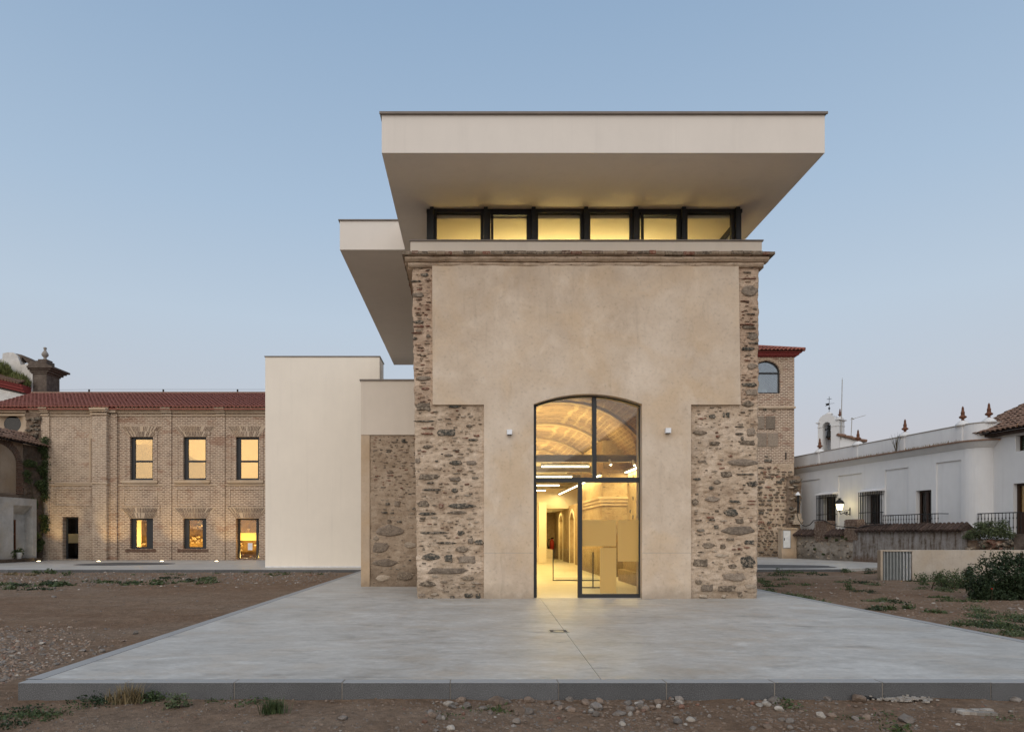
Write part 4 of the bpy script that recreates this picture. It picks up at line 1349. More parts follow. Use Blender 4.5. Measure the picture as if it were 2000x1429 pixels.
for o in OPEN[:6]:
    z = kz_(o[2])
    a, b = kx_(o[0] - 1), kx_(o[1] + 1)
    m = (a + b) / 2
    back = MB().prism_y([(a, z + 0.01), (b, z + 0.01), (m + (b - m) * 1.75, z + 0.58), (m - (b - m) * 1.75, z + 0.58)], DK - 0.012, DK + 0.003)
    fa = back.build('flat_arch', M['moulding'], bw)
    flat_arch(a, b, z + 0.03, 0.26, 1.32, 18, 'redbrick').build('voussoir', M['stub'], fa)
    flat_arch(m - (b - m) * 1.34, m + (b - m) * 1.34, z + 0.32, 0.24, 1.26, 24, 'redbrick').build('voussoir', M['stub'], fa)
    fa['kind'] = 'stuff'
# windows
YF = DK + 0.16
for i, (a, b, c, d, k) in enumerate(OPEN):
    x0, x1, z0, z1 = kx_(a), kx_(b), max(kz_(d), 0.0), kz_(c)
    if k == 'w':
        w = MB().frame(x0 - 0.01, x1 + 0.01, z0 - 0.01, z1 + 0.01, 0.12, YF, YF + 0.1).box(x0 + 0.11, x0 + 0.2, YF + 0.001, YF + 0.09, z0 + 0.11, z1 - 0.11).build('window', M['frame'], bw)
        zm = kz_(900)
        MB().box(x0 + 0.19, x1 - 0.1, YF - 0.01, YF + 0.09, zm - 0.05, zm + 0.05).build('transom', M['frame'], w)
        MB().box(x0 + 0.19, x1 - 0.1, YF + 0.045, YF + 0.055, zm + 0.04, z1 - 0.1).build('pane', M['goldglass'], w)
        MB().box(x0 + 0.19, x1 - 0.1, YF + 0.045, YF + 0.055, z0 + 0.1, zm - 0.04).build('pane', M['goldglass'], w)
    elif k == 'l':
        w = MB().frame(x0 - 0.01, x1 + 0.01, z0 - 0.01, z1 + 0.01, 0.10, YF, YF + 0.1).build('window', M['frame'], bw)
        if i == 3:
            pa, pb = kx_(263), kx_(283.5)
        else:
            pa, pb = kx_(367), kx_(393.5)
        s = MB()
        if pa > x0 + 0.1:
            s.box(x0 + 0.09, pa, YF + 0.01, YF + 0.09, z0 + 0.09, z1 - 0.09)
        s.box(pb, x1 - 0.09, YF + 0.01, YF + 0.09, z0 + 0.09, z1 - 0.09)
        s.build('shutter', M['frame'], w)
        MB().box(pa, pb, YF + 0.05, YF + 0.06, z0 + 0.09, z1 - 0.09).build('pane', M['glass'], w)
    else:
        yd = YF + 0.14
        w = MB().frame(x0 + 0.02, x1 - 0.02, z0 - 0.05, z1 + 0.01, 0.09, yd, yd + 0.1)
        if k == 'd':
            w.box(kx_(497), kx_(501), yd + 0.001, yd + 0.11, z0, z1)
        w = w.build('door', M['frame'], bw)
        MB().box(x0 + 0.1, x1 - 0.1, yd + 0.05, yd + 0.06, z0 + 0.03, z1 - 0.08).build('pane', M['glass' if k == 'd' else 'glassdark'], w)
        MB().box(x0 + 0.1, x1 - 0.1, yd + 0.044, yd + 0.048, kz_(1055 if k == 'd' else 1060), kz_(1040 if k == 'd' else 1042)).build('frosted_film', M['film'], w)
        if k == 'd':
            MB().box(kx_(480), kx_(489), yd + 0.040, yd + 0.0435, kz_(1074), kz_(1060)).build('paper_notice', M['lampwhite'], w)
# rooms behind the windows
rm = MB()
rm.box(kx_(110), WX1, DK + 0.56, 40.5, kz_(958), kz_(948))
rm.box(kx_(110), WX1, DK + 0.56, 40.5, kz_(838), kz_(830))
rm.box(kx_(235), kx_(239), DK + 0.56, 40.5, 0, kz_(830)).box(WX1 - 0.1, WX1, DK + 0.56, 40.5, 0, kz_(830))
rm.build('room_shell', M['inwall'], bw)
MB().box(kx_(239), WX1, 39.6, 39.8, kz_(948), kz_(838)).build('upper_room_wall', M['inwall'], bw)
MB().prism_y([(kx_(239), kz_(948)), (kx_(440), kz_(948)), (kx_(420), kz_(920)), (kx_(395), kz_(905)), (kx_(360), kz_(890)), (kx_(318), kz_(862)), (kx_(239), kz_(862))], 37.6, 37.75).build('reflection_masonry', M['goldstone'], bw)  # masonry added behind the panes, imitating the wall reflected in them
MB().box(kx_(239), WX1, 38.6, 38.8, 0, kz_(958)).build('lower_room_wall', M['goldstone'], bw)
stn = []
for i in range(110):
    w = random.uniform(0.1, 0.3)
    stn.append((random.uniform(kx_(241), kx_(525)), 38.6, random.uniform(0.1, 2.5), w, w * random.uniform(0.5, 0.9), 0.14, random.choice(('schist', 'granite', 'pale', 'slate')), random.uniform(-0.5, 0.5)))
place_stones(stn, bw, 0)
MB().box(kx_(118), kx_(160), 38.2, 38.4, 0, 2.6).box(kx_(118), kx_(120), DK + 0.56, 38.2, 0, 2.6).build('dark_room_wall', M['darkstone'], bw)
MB().box(kx_(100), WX1, DK + 0.56, 40.5, -0.02, 0.003).build('room_floor', M['infloor'], bw)
t = thing('added_gallery_lamp', 'added ceiling strip lamp imitating reflected dusk sky in the upper brick wing windows', 'lamp', (kx_(380), 38.4, kz_(840)))
MB().box(kx_(250), kx_(520), 37.1, 37.2, kz_(838) - 0.08, kz_(838)).build('housing', M['steel'], t)
area_light('strip_light', t, (kx_(385), 37.15, kz_(838) - 0.1), 7.2, 0.2, 85, (1.0, 0.78, 0.44), (R(40), 0, 0))  # added lamp, its glow replaces the dusk sky reflected in the upper panes
t = thing('floor_uplight', 'warm floor lamp washing the bare stone wall behind the lower brick wing windows', 'lamp', (kx_(380), 38.2, 0.0))
MB().box(kx_(250), kx_(520), 38.1, 38.25, 0.003, 0.06).build('housing', M['steel'], t)
area_light('strip_light', t, (kx_(385), 38.1, 0.12), 7.2, 0.12, 330, (1.0, 0.62, 0.18), (R(180 + 25), 0, 0))
# roof
zr0, yr1 = kz_(798), 40.2
zr1 = Z(769, yr1)
rl = math.hypot(yr1 - (DK - 0.35), zr1 - zr0)
v = Vector((0, yr1 - (DK - 0.35), zr1 - zr0)).normalized()
nn = Vector((0, -v.z, v.y))
ncol = int((WX1 - WX0) / 0.215)
dk = MB()
dk.add([(WX0, DK - 0.3, zr0 - 0.03), (WX1, DK - 0.3, zr0 - 0.03), (WX1, yr1, zr1 - 0.03), (WX0, yr1, zr1 - 0.03), (WX0, 44.5, zr0), (WX1, 44.5, zr0), (WX0, DK - 0.3, zr0 - 0.1), (WX1, DK - 0.3, zr0 - 0.1)], [(0, 1, 2, 3), (3, 2, 5, 4), (6, 7, 1, 0)])
rf = dk.build('roof', M['tile'], bw)
tl = 0.36
tm = tile_field(MB(), (WX0, DK - 0.35, zr0), (1, 0, 0), v, nn, 0.215, ncol, int(rl / tl), tl)
tag(tm.build('roof_tile', M['tile'], rf, smooth=True), kind='stuff')
rd = MB()
for i in range(int((WX1 - WX0) / 0.42)):
    xq = WX0 + 0.42 * i
    rd.tube([(xq, yr1, zr1 + 0.01), (xq + 0.45, yr1, zr1 + 0.03)], [0.12, 0.10], 8)
tag(rd.build('ridge_tile', M['tile_old'], rf), kind='stuff')
MB().box(kx_(545) - 0.02, kx_(545), DK + 0.1, 44, 0, zr0).build('gable_wall', M['brick'], bw)
pmz = MB().box(-0.04, 0.04, -0.03, 0.03, 0, 0.17).mesh('wire_post', M['iron'])
pts = []
for px in (174, 319, 464):
    inst('wire_post', pmz, rf, (X(px, yr1), yr1, zr1 + 0.1))
w_ = MB()
w_.tube([(X(70, yr1), yr1, zr1 + 0.22), (X(174, yr1), yr1, zr1 + 0.26), (X(319, yr1), yr1, zr1 + 0.26), (X(464, yr1), yr1, zr1 + 0.26), (X(540, yr1), yr1, zr1 + 0.26)], 0.006, 4)
w_.build('roof_wire', M['iron'], rf)
# ragged masonry quoin and oculus
mb = MB()
rough_wall(mb, lambda z: kx_(53) + 0.12 * wob(1, 2, z, 2.5), lambda z: kx_(83), 5.4, kz_(806), DK - 0.12, 0.12, 0.06, back=0.4, edge_l=True)
qn = mb.build('ragged_quoin', M['brownwall'], bw, smooth=True)
stn = [(random.uniform(kx_(56), kx_(81)), DK - 0.16, random.uniform(5.6, 7.6), random.uniform(0.15, 0.35), random.uniform(0.08, 0.16), 0.2, random.choice(('slate', 'schist', 'slate')), random.uniform(-0.2, 0.2)) for i in range(32)]
place_stones(stn, qn, 32)
ring = MB()
vs, fs = [], []
n = 40
for (r, y) in ((0.46, DK + 0.30), (0.84, DK + 0.03), (0.98, DK + 0.01), (1.0, DK + 0.06)):
    for k in range(n):
        a = 2 * math.pi * k / n
        vs.append((ox + r * math.cos(a), y, oz + r * math.sin(a) * 0.97))
for j in range(3):
    for k in range(n):
        a, b = j * n + k, j * n + (k + 1) % n
        fs.append((a, b, b + n, a + n))
ring.add(vs, fs)
ocu = ring.build('round_window', M['moulding'], bw, smooth=True)
MB().lathe(0, 0, [(0.5, 0), (0.5, 0.02)], 24)
dm = MB()
dm.add([(ox + 0.47 * math.cos(2 * math.pi * k / 24), DK + 0.31, oz + 0.47 * math.sin(2 * math.pi * k / 24)) for k in range(24)], [tuple(range(24))])
dm.build('pane', M['glassdark'], ocu)
MB().box(ox - 0.8, ox + 0.8, DK + 0.36, DK + 0.5, oz - 0.8, oz + 0.8).build('dark_backing', M['darkroom'], ocu)
cl = MB()
cl.box(WX0, kx_(53), DK - 0.04, DK + 0.05, kz_(812), kz_(808)).box(WX0, kx_(53), DK - 0.12, DK + 0.05, kz_(806), kz_(799))
cl.build('eaves_cornice', M['moulding'], bw)

# in-ground uplights
for px, py, lab in ((75.5, 1098.2, 'lit ground spotlight at the foot of the vine covered ruin wall'), (192.5, 1097.2, 'lit ground spotlight in front of the thick brick pilaster'), (316, 1096.3, 'lit ground spotlight between the two low brick wing windows'), (423, 1095.5, 'lit ground spotlight beside the brick wing glass door')):
    p = P(px, py, 34.6)
    t = thing('ground_spotlight', lab, 'ground light', (p.x, p.y, 0), 'ground spotlights along the brick wing')
    MB().lathe(p.x, p.y, [(0.13, -0.02), (0.13, 0.012), (0.10, 0.014), (0.10, 0.008)], 16).build('rim', M['zinc'], t)
    MB().lathe(p.x, p.y, [(0.085, -0.01), (0.085, 0.014), (0.06, 0.022), (0.02, 0.025)], 14).build('lit_lens', M['warmlight'], t)
    l = bpy.data.lights.new('spot_beam', 'SPOT')
    l.energy, l.color, l.spot_size, l.spot_blend, l.shadow_soft_size = 110, (1.0, 0.72, 0.30), R(55), 0.9, 0.05
    o = bpy.data.objects.new('spot_beam', l)
    o.location = (0, 0, 0.06)
    o.rotation_euler = Vector((0, 1.6, 1.9)).to_track_quat('-Z', 'Y').to_euler()
    o.parent = t
    col.objects.link(o)

# ================================================================= CHURCH PIER (behind the roof, far left)
DC = 41.5
hx_ = lambda p: X(p, DC)
hz_ = lambda p: Z(p, DC)
ch = thing('church_gable', 'weathered church gable end with scroll buttress, square pier and tiled verge above the brick wing', 'church', (hx_(60), DC, 0))
MB().box(hx_(63), hx_(91), DC, DC + 1.3, 6.0, hz_(727)).build('pier', M['darkstone'], ch)
MB().box(hx_(61), hx_(64.5), DC - 0.05, DC + 1.3, 6.0, hz_(712)).build('pier_edge', M['limewash'], ch)
cr = MB()
for (a, b, c, d, e) in ((62, 92.5, 730, 727, 0.06), (60, 97, 727, 723, 0.12), (58, 102, 723, 720, 0.2), (58, 107, 720, 716.5, 0.3)):
    cr.box(hx_(a), hx_(b), DC - e, DC + 1.3 + e, hz_(c), hz_(d) - 0.001)
cr.prism_y([(hx_(58), hz_(716.4)), (hx_(107), hz_(716.4)), (hx_(90), hz_(710)), (hx_(62), hz_(706))], DC - 0.2, DC + 1.4)
cr.build('pier_cornice', M['darkstone'], ch)
MB().box(hx_(68), hx_(89), DC + 0.1, DC + 0.9, hz_(713), hz_(703)).box(hx_(70), hx_(87), DC + 0.2, DC + 0.8, hz_(703.1), hz_(699.5)).build('plinth', M['darkstone'], ch)
ux, uz = hx_(78), hz_(700)
u = lambda r, p: (r * 0.033, hz_(p))
MB().lathe(ux, DC + 0.5, [u(5, 700.5), u(5, 699), u(3, 697), u(2.4, 694.5), u(3.4, 693), u(5.6, 690.5), u(6, 688), u(5, 685), u(2.8, 682), u(1.9, 679), u(2.4, 677.5), u(3, 676), u(2.8, 674.5), u(1.2, 673.6)], 16).build('urn_finial', M['stonegrey'], ch, smooth=True)
sp = [(hx_(-30), hz_(780)), (hx_(-30), hz_(700)), (hx_(2), hz_(700)), (hx_(3), hz_(689)), (hx_(12), hz_(687)), (hx_(24), hz_(687.5)), (hx_(32), hz_(694)), (hx_(36), hz_(705)), (hx_(38), hz_(712)), (hx_(47), hz_(710)), (hx_(62), hz_(707)), (hx_(62), hz_(780))]
MB().prism_y(sp, DC + 0.1, DC + 0.6).build('scroll_buttress', M['limewash'], ch)
mb = MB()
tp = [(12, 687), (24, 687.4), (36, 690), (50, 697), (64, 705)]
for (a, b), (c, d) in zip(tp[:-1], tp[1:]):
    mb.prism_y([(hx_(a), hz_(b)), (hx_(c), hz_(d)), (hx_(c), hz_(d + 12)), (hx_(a), hz_(b + 4))], DC + 0.3, DC + 1.3)
mb.build('scroll_roof', M['darkstone'], ch)
MB().prism_y([(hx_(-30), hz_(800)), (hx_(-30), hz_(754)), (hx_(62), hz_(775)), (hx_(62), hz_(800))], DC - 0.6, DC + 0.2).build('verge_wall', M['limewash'], ch)
for k, (o1, o2, e, m) in enumerate(((0, 4, 0.95, 'red'), (4.2, 9, 0.85, 'red'), (9.2, 14, 0.72, 'red'))):
    MB().prism_y([(hx_(-30), hz_(735 + o2)), (hx_(-30), hz_(735 + o1)), (hx_(62), hz_(757 + o1)), (hx_(62), hz_(757 + o2))], DC - e, DC + 0.15).build('verge_moulding', M[m], ch)
tv = MB()
for i in range(16):
    a = Vector((hx_(-30 + i * 5.8), DC - 1.1, hz_(733.5 + i * 5.8 * 0.24)))
    tv.tube([a, a + Vector((0.01, 0.7, 0.25))], [0.085, 0.075], 8)
tag(tv.build('verge_tile', M['tile_old'], ch), kind='stuff')


def blade_tuft(name, pts, mk, n, h, lean=0.5, wid=0.01, parent=None, origin=None, smooth=False):
    mb = MB()
    vs, fs = [], []
    for i in range(n):
        bx, by, bz = pts(i)
        hh = h * random.uniform(0.5, 1.15)
        a = random.uniform(0, 2 * math.pi)
        l = lean * random.uniform(0.1, 1.0) * hh
        w = wid * random.uniform(0.6, 1.3)
        dx, dy = math.cos(a) * l, math.sin(a) * l
        px, py = -math.sin(a) * w, math.cos(a) * w
        q = len(vs)
        vs += [(bx - px, by - py, bz), (bx + px, by + py, bz), (bx + dx * 0.45 + px * 0.8, by + dy * 0.45 + py * 0.8, bz + hh * 0.62), (bx + dx * 0.45 - px * 0.8, by + dy * 0.45 - py * 0.8, bz + hh * 0.62), (bx + dx, by + dy, bz + hh)]
        fs += [(q, q + 1, q + 2, q + 3), (q + 3, q + 2, q + 4)]
    mb.add(vs, fs)
    return mb.build(name, M[mk], parent, origin=origin)


for (px, py, rx_, ry_, n) in ((24, 745, 1.1, 0.95, 3400), (2, 722, 0.65, 0.85, 1600)):
    c = P(px, py, DC - 0.35)
    t = thing('roof_grass', 'rounded green grass clump growing on the church verge tiles' if px > 10 else 'upper grass clump growing against the white scroll buttress', 'grass clump', c)

    def f(i):
        a, r = random.uniform(0, 6.28), math.sqrt(random.random())
        return (c.x + rx_ * r * math.cos(a), c.y + 0.35 * r * math.sin(a), c.z - 0.3 + ry_ * 0.85 * math.sqrt(max(0, 1 - r * r)) * random.uniform(0, 1))
    blade_tuft('blade', f, 'leaf_moss', n, 0.28, 0.8, 0.012, t)

# ================================================================= LEAN-TO RUIN (far left): its wall runs away from the camera
LO = Vector((-23.3, 32.6, 0))
LE = Vector((-22.93, 36.45, 0))
lu = (LE - LO).normalized()
lang = math.atan2(lu.y, lu.x)
ln = thing('ruined_lean_to', 'decayed lean to with old tiles, blind arch and whitewashed porch against the brick wing', 'building', LO, rotz=lang, local=True)


def ls_(px):
    k = (px - CX) / F
    t = (k * LO.y - LO.x) / (lu.x - k * lu.y)
    return t, LO.y + lu.y * t


jx = lambda p: ls_(p)[0]
jz = lambda py, px: EYE + (CY - py) * ls_(px)[1] / F
zE = jz(866, 50)
SE = (LE - LO).length - 0.02
MB().box(-3, jx(46), 0.0, 2.5, -0.02, zE).build('wall', M['brownwall'], ln)
mb = MB()
rough_wall(mb, lambda z: jx(45), lambda z: SE, -0.02, zE - 0.05, -0.02, 0.14, 0.07, back=1.2, edge_l=True)
mb.build('stained_wall', M['darkwall'], ln, smooth=True)
za_, zk_ = jz(905, 20), jz(963, 20)
x31 = jx(31)
rA = 1.25
arc_l = [(x31 - rA + rA * math.sin(math.pi / 2 * k / 10), za_ + 0.92 * math.cos(math.pi / 2 * k / 10)) for k in range(11)]
MB().prism_y([(-3, zk_)] + [(-3, za_ + 0.92)] + arc_l + [(x31, zk_)], -0.006, 0.05).build('arch_infill', M['ochre'], ln)
br = MB()
z = zk_
while z < za_:
    br.box(x31 + 0.01, x31 + random.uniform(0.34, 0.5), -0.07, 0.03, z, z + 0.075)
    z += 0.105
for k in range(16):
    a = math.pi / 2 * k / 16
    c_0, s_0 = math.sin(a), math.cos(a)
    p0 = (x31 - rA + (rA + 0.02) * s_0 * 0 + (rA + 0.02) * math.cos(a), -0.03, za_ + 0.94 * math.sin(a))
    p1 = (x31 - rA + (rA + 0.36) * math.cos(a), -0.03, za_ + 1.28 * math.sin(a))
    br.tube([p0, p1], 0.045, 4)
br.build('arch_brick_ring', M['brick_dark'], ln)
MB().box(-3, jx(52), -0.14, 0.05, jz(973, 30), jz(966, 30)).build('ledge', M['darkwall'], ln)
ev = Vector((0, 0.87, 0.49)).normalized()
en = Vector((0, -ev.z, ev.y))
lr = MB().add([(-3, -0.3, zE + 0.02), (SE, -0.3, zE - 0.1), (SE, 0.95, zE + 0.5), (-3, 0.95, zE + 0.6)], [(0, 1, 2, 3)]).build('roof', M['tile_dark'], ln)
o0 = Vector((-3, -0.36, zE + 0.07))
uu = (Vector((SE, -0.36, zE - 0.05)) - o0).normalized()
tag(tile_field(MB(), o0, uu, ev, en, 0.22, int((SE + 3) / 0.22), 4, 0.36, jit=0.03).build('roof_tile', M['tile_old'], lr, smooth=True), kind='stuff')
# whitewashed porch with a deep niche
s9, s52, zP, zN = jx(6), jx(44), jz(973, 30), jz(987, 30)
mb = MB()
mb.box(-3, s9, -0.55, 0.0, 0.0, zP)
mb.box(s9, s52 + 0.28, -0.55, 0.0, zN, zP)
mb.box(s52, s52 + 0.28, -0.55, 0.0, 0.0, zN)
mb.prism_x([(-0.55, zN), (0.02, zN), (0.02, zN - 0.55)], s9, s52)
mb.box(s9, s52, -0.10, 0.0, 0, zN)
mb.build('porch', M['oldlime'], ln)
wz_a, wz_b2 = jz(1072, 14), jz(1016, 14)
MB().box(s9 + 0.1, s9 + 0.55, -0.13, -0.101, wz_a, wz_b2).build('dark_window', M['glassdark'], ln)
MB().frame(s9 + 0.06, s9 + 0.62, wz_a - 0.05, wz_b2 + 0.05, 0.07, -0.17, -0.1).box(s9 + 0.1, s9 + 0.6, -0.17, -0.101, (wz_a + wz_b2) / 2, (wz_a + wz_b2) / 2 + 0.06).build('window_frame', M['rust'], ln)
MB().box(-3, s52 + 0.5, -0.75, -0.1, -0.02, 0.16).build('base_course', M['darkwall'], ln)


def leaves(name, centres, mk, size, parent=None, origin=None, flat=0.0):
    """one mesh of many leaf-sized faces at the given centres"""
    vs, fs = [], []
    for c in centres:
        s = size * random.uniform(0.6, 1.3)
        n = Vector((random.gauss(0, 1), random.gauss(0, 1) - flat, random.gauss(0, 1) + 0.4)).normalized()
        u = n.cross(Vector((random.gauss(0, 1), random.gauss(0, 1), random.gauss(0, 1)))).normalized()
        w = n.cross(u)
        q = len(vs)
        c = Vector(c)
        vs += [c - u * s, c + w * s * 0.45 - u * s * 0.2, c + u * s, c - w * s * 0.45 - u * s * 0.2]
        fs += [(q, q + 1, q + 2, q + 3)]
    return MB().add(vs, fs).build(name, M[mk], parent, origin=origin)


def clump_points(blobs, n):
    out = []
    wts = [b[3] * b[4] * b[5] for b in blobs]
    for i in range(n):
        b = random.choices(blobs, wts)[0]
        d = Vector((random.gauss(0, 1), random.gauss(0, 1), random.gauss(0, 1)))
        d.normalize()
        r = random.random() ** 0.5
        out.append((b[0] + d.x * r * b[3], b[1] + d.y * r * b[4], b[2] + d.z * r * b[5]))
    return out


vb = []
for (px, py, a, b) in ((84, 862, 7, 8), (80, 875, 8, 9), (86, 890, 6, 6), (88, 905, 8, 7), (80, 918, 9, 9), (85, 935, 5, 8), (80, 950, 8, 9), (84, 968, 6, 9), (72, 945, 6, 6), (60, 985, 5, 10), (58, 1000, 4, 7), (53, 905, 9, 6), (48, 925, 5, 6), (50, 938, 4, 4), (80, 1010, 6, 5), (84, 1020, 6, 9), (82, 1032, 5, 7), (66, 1045, 4, 6), (72, 1060, 6, 5), (70, 1070, 5, 6), (75, 1058, 3, 5)):
    p = P(px, py, ls_(px)[1]) + Vector((0.16, -0.02, 0))
    vb.append((p.x, p.y, p.z, 0.20, a * 0.06, b * 0.036))
t = thing('climbing_vine', 'green climbing vine hanging down the stained ruin wall', 'plant', P(66, 1090, ls_(66)[1]))
leaves('foliage', clump_points(vb, 7600), 'leaf_vine', 0.05, t, flat=1.0)
PV = lambda px, py: P(px, py, ls_(px)[1]) + Vector((0.12, 0, 0))
MB().tube([PV(70, 1092), PV(74, 1050), PV(80, 1010), PV(78, 940), PV(84, 868)], [0.04, 0.035, 0.03, 0.025, 0.015]).tube([PV(78, 960), PV(62, 985), PV(54, 930)], 0.015).build('stem', M['stem'], t)
for (px, py, r, lab) in ((4, 1082, 7, 'leafy potted plant at the foot of the white porch niche'), (21, 1080, 7, 'small potted plant beside the white bucket in the porch niche')):
    p = P(px, py, ls_(px)[1]) + Vector((0.42, 0, 0))
    t = thing('potted_plant', lab, 'plant', (p.x, p.y, 0.16))
    leaves('foliage', clump_points([(p.x, p.y, p.z, 0.25, 0.2, 0.28)], 260), 'leaf_vine', 0.06, t)
    MB().lathe(p.x, p.y, [(0.1, 0.1), (0.15, 0.32), (0.14, 0.32)], 12).build('pot', M['rust'], t)
p = P(15.5, 1083, ls_(15.5)[1]) + Vector((0.62, -0.1, 0))
t = thing('white_bucket', 'white plastic bucket standing by the porch window', 'bucket', (p.x, p.y, 0.16))
MB().lathe(p.x, p.y, [(0.10, 0.12), (0.13, 0.46), (0.14, 0.47), (0.12, 0.46), (0.1, 0.2)], 14).build('body', M['bluewhite'], t, smooth=True)
MB().tube([(p.x - 0.13, p.y, 0.45), (p.x - 0.09, p.y - 0.08, 0.36), (p.x + 0.09, p.y - 0.08, 0.36), (p.x + 0.13, p.y, 0.45)], 0.006, 4).build('handle', M['zinc'], t)

# ================================================================= BRICK TOWER (right)
DT = 41.5
tx = lambda p: X(p, DT)
tz = lambda p: Z(p, DT)
tw = thing('brick_tower', 'square old brick and rubble tower with arched window and red tiled eaves', 'tower', (tx(1500), DT, 0))
TA, TB = tx(1430), tx(1551.5)
zt = tz(697)
wa_, wb_, wz_s, wz_b = tx(1470), tx(1523.5), tz(728), tz(768)
ctr, rad = (wa_ + wb_) / 2, (wb_ - wa_) / 2
arch_ = [(ctr + rad * math.cos(math.pi * k / 20), wz_s + rad * 0.88 * math.sin(math.pi * k / 20)) for k in range(21)]
poly = [(TA, tz(800)), (wa_, tz(800)), (wa_, wz_b), (wa_, wz_s)] + arch_[::-1][1:-1] + [(wb_, wz_s), (wb_, wz_b), (wa_ + 0.001, wz_b), (wa_ + 0.001, tz(800)), (TB, tz(800)), (TB, zt), (TA, zt)]
mb = MB()
mb.box(TA, wa_, DT, DT + 0.4, tz(795), zt).box(wb_, TB, DT, DT + 0.4, tz(795), zt).box(wa_, wb_, DT, DT + 0.4, tz(795), wz_b)
mb.prism_y([(wa_, wz_s)] + arch_[::-1][1:-1] + [(wb_, wz_s), (wb_, zt), (wa_, zt)], DT, DT + 0.4)
mb.box(TA, TB, DT + 0.4, DT + 5, tz(795), tz(775)).box(TB - 0.4, TB, DT + 0.4, DT + 5, tz(775), zt).box(TA, TB, DT + 4.6, DT + 5, tz(775), zt)
twl = mb.build('upper_wall', M['brick_tower'], tw)
MB().box(TA, TB, DT + 0.02, DT + 5, tz(905), tz(797.5)).build('middle_wall', M['brick_tower'], tw)
MB().box(TA, TB + 0.04, DT - 0.10, DT + 5.1, tz(797.4), tz(794)).build('string_course', M['moulding'], tw)
mb = MB()
rough_wall(mb, lambda z: TA, lambda z: TB, -0.02, tz(905), DT + 0.02, 0.05, 0.07, back=4.9, edge_l=True, edge_r=True)
lw = mb.build('rubble_wall', M['mortar'], tw, smooth=True)
st = []
for (a, b, c, d) in ((1470, 1493.5, 812, 838), (1495.5, 1514, 812, 838), (1468, 1497.5, 845, 872), (1499.5, 1520, 845, 872)):
    MB().box(tx(a), tx(b), DT - 0.03, DT + 0.05, tz(d), tz(c)).build('stone_block', M['tufa'], tw, bevel=0.04)
st += [((tx(a)), DT, tz(b), w * 0.031, h * 0.031, 0.1, mk, 0) for a, b, w, h, mk in ((1500, 899, 17, 7, s_), (1497, 891, 8, 4, s_), (1489, 922, 10, 4, s_), (1501, 931, 11, 5, s_), (1529, 937, 11, 8, s_), (1509, 926, 9, 4, c_), (1494, 800, 8, 4, s_), (1511, 802, 9, 4, c_))]
place_stones(st, tw, 60)
st = rubble_rows(lambda z: tx(1478), lambda z: TB - 0.05, 0.1, tz(907), DT - 0.01, 0.8, ['slate', 'slate', 'schist', 'schist', 'redbrick', 'stub'], (0.07, 0.18), (1.6, 3.4), (), 0.12)
place_stones(st, lw, 200)
# broken stub of wall at its side
mb = MB()
rough_wall(mb, lambda z: tx(1536) + 0.1 * wob(0, 3, z, 2), lambda z: tx(1558) + 0.14 * wob(2, 3, z, 1.6), -0.02, tz(930), DT - 0.35, 0.14, 0.07, back=1.2, edge_l=True, edge_r=True)
stb = mb.build('broken_wall_stub', M['brownwall'], tw, smooth=True)
place_stones([(random.uniform(tx(1539), tx(1556)), DT - 0.42, random.uniform(1.5, tz(933)), random.uniform(0.2, 0.42), random.uniform(0.1, 0.2), 0.2, random.choice(('slate', 'schist', 'pale')), random.uniform(-0.2, 0.2)) for i in range(30)], stb, 30)
MB().box(tx(1541), tx(1559), DT - 0.6, DT, tz(1024), tz(1014)).box(tx(1544), tx(1557), DT - 0.55, DT, tz(1014.1), tz(1003)).build('stub_base', M['pale'], tw)
# arch ring of bricks, each its own wedge
rb = MB()
for k in range(32):
    a0, a1 = math.pi * (k + 0.12) / 32, math.pi * (k + 0.85) / 32
    p = []
    for (a, r) in ((a0, 1.03), (a1, 1.03), (a1, 1.03 + 0.19), (a0, 1.03 + 0.19)):
        p.append((ctr + rad * r * math.cos(a), wz_s + rad * r * 0.9 * math.sin(a)))
    rb.prism_y(p, DT - 0.03, DT + 0.01)
rb.build('arch_ring', M['moulding'], tw)
wf = MB()
inn = [(ctr + rad * 0.93 * math.cos(math.pi * k / 20), wz_s + rad * 0.80 * math.sin(math.pi * k / 20)) for k in range(21)]
wf.prism_y(arch_ + inn[::-1], DT + 0.12, DT + 0.22)
wf.box(wa_, wa_ + 0.07, DT + 0.12, DT + 0.22, wz_b, wz_s).box(wb_ - 0.07, wb_, DT + 0.12, DT + 0.22, wz_b, wz_s).box(wa_, wb_, DT + 0.121, DT + 0.219, wz_b, wz_b + 0.08).box(wa_, wb_, DT + 0.119, DT + 0.221, wz_s - 0.05, wz_s + 0.06)
twin = wf.build('arched_window', M['frame'], tw)
MB().prism_y([(wa_ + 0.05, wz_b + 0.05), (wb_ - 0.05, wz_b + 0.05)] + inn, DT + 0.165, DT + 0.175).build('pane', M['towerglass'], twin)
MB().box(wa_ - 0.1, wb_ + 0.1, DT + 2.4, DT + 2.5, wz_b - 0.2, zt - 0.3).build('inner_wall', M['inwall'], twin)
MB().box(tx(1489), tx(1490), DT + 0.9, DT + 1.0, wz_b, wz_s).box(tx(1506), tx(1514), DT + 1.2, DT + 1.3, wz_b, tz(752)).build('inner_partition', M['lampwhite'], twin)
for (a, b, c, d) in ((1520, 703, 1537, 702.5), (1528, 790, 1541, 782)):
    MB().tube([P(a, b, DT - 0.02), P(c, d, DT - 0.02)], 0.03, 4).build('mortar_patch', M['moulding'], tw)
MB().box(tx(1534), tx(1535.5), DT - 0.04, DT + 0.02, tz(897), tz(883)).build('iron_tie', M['iron'], tw)
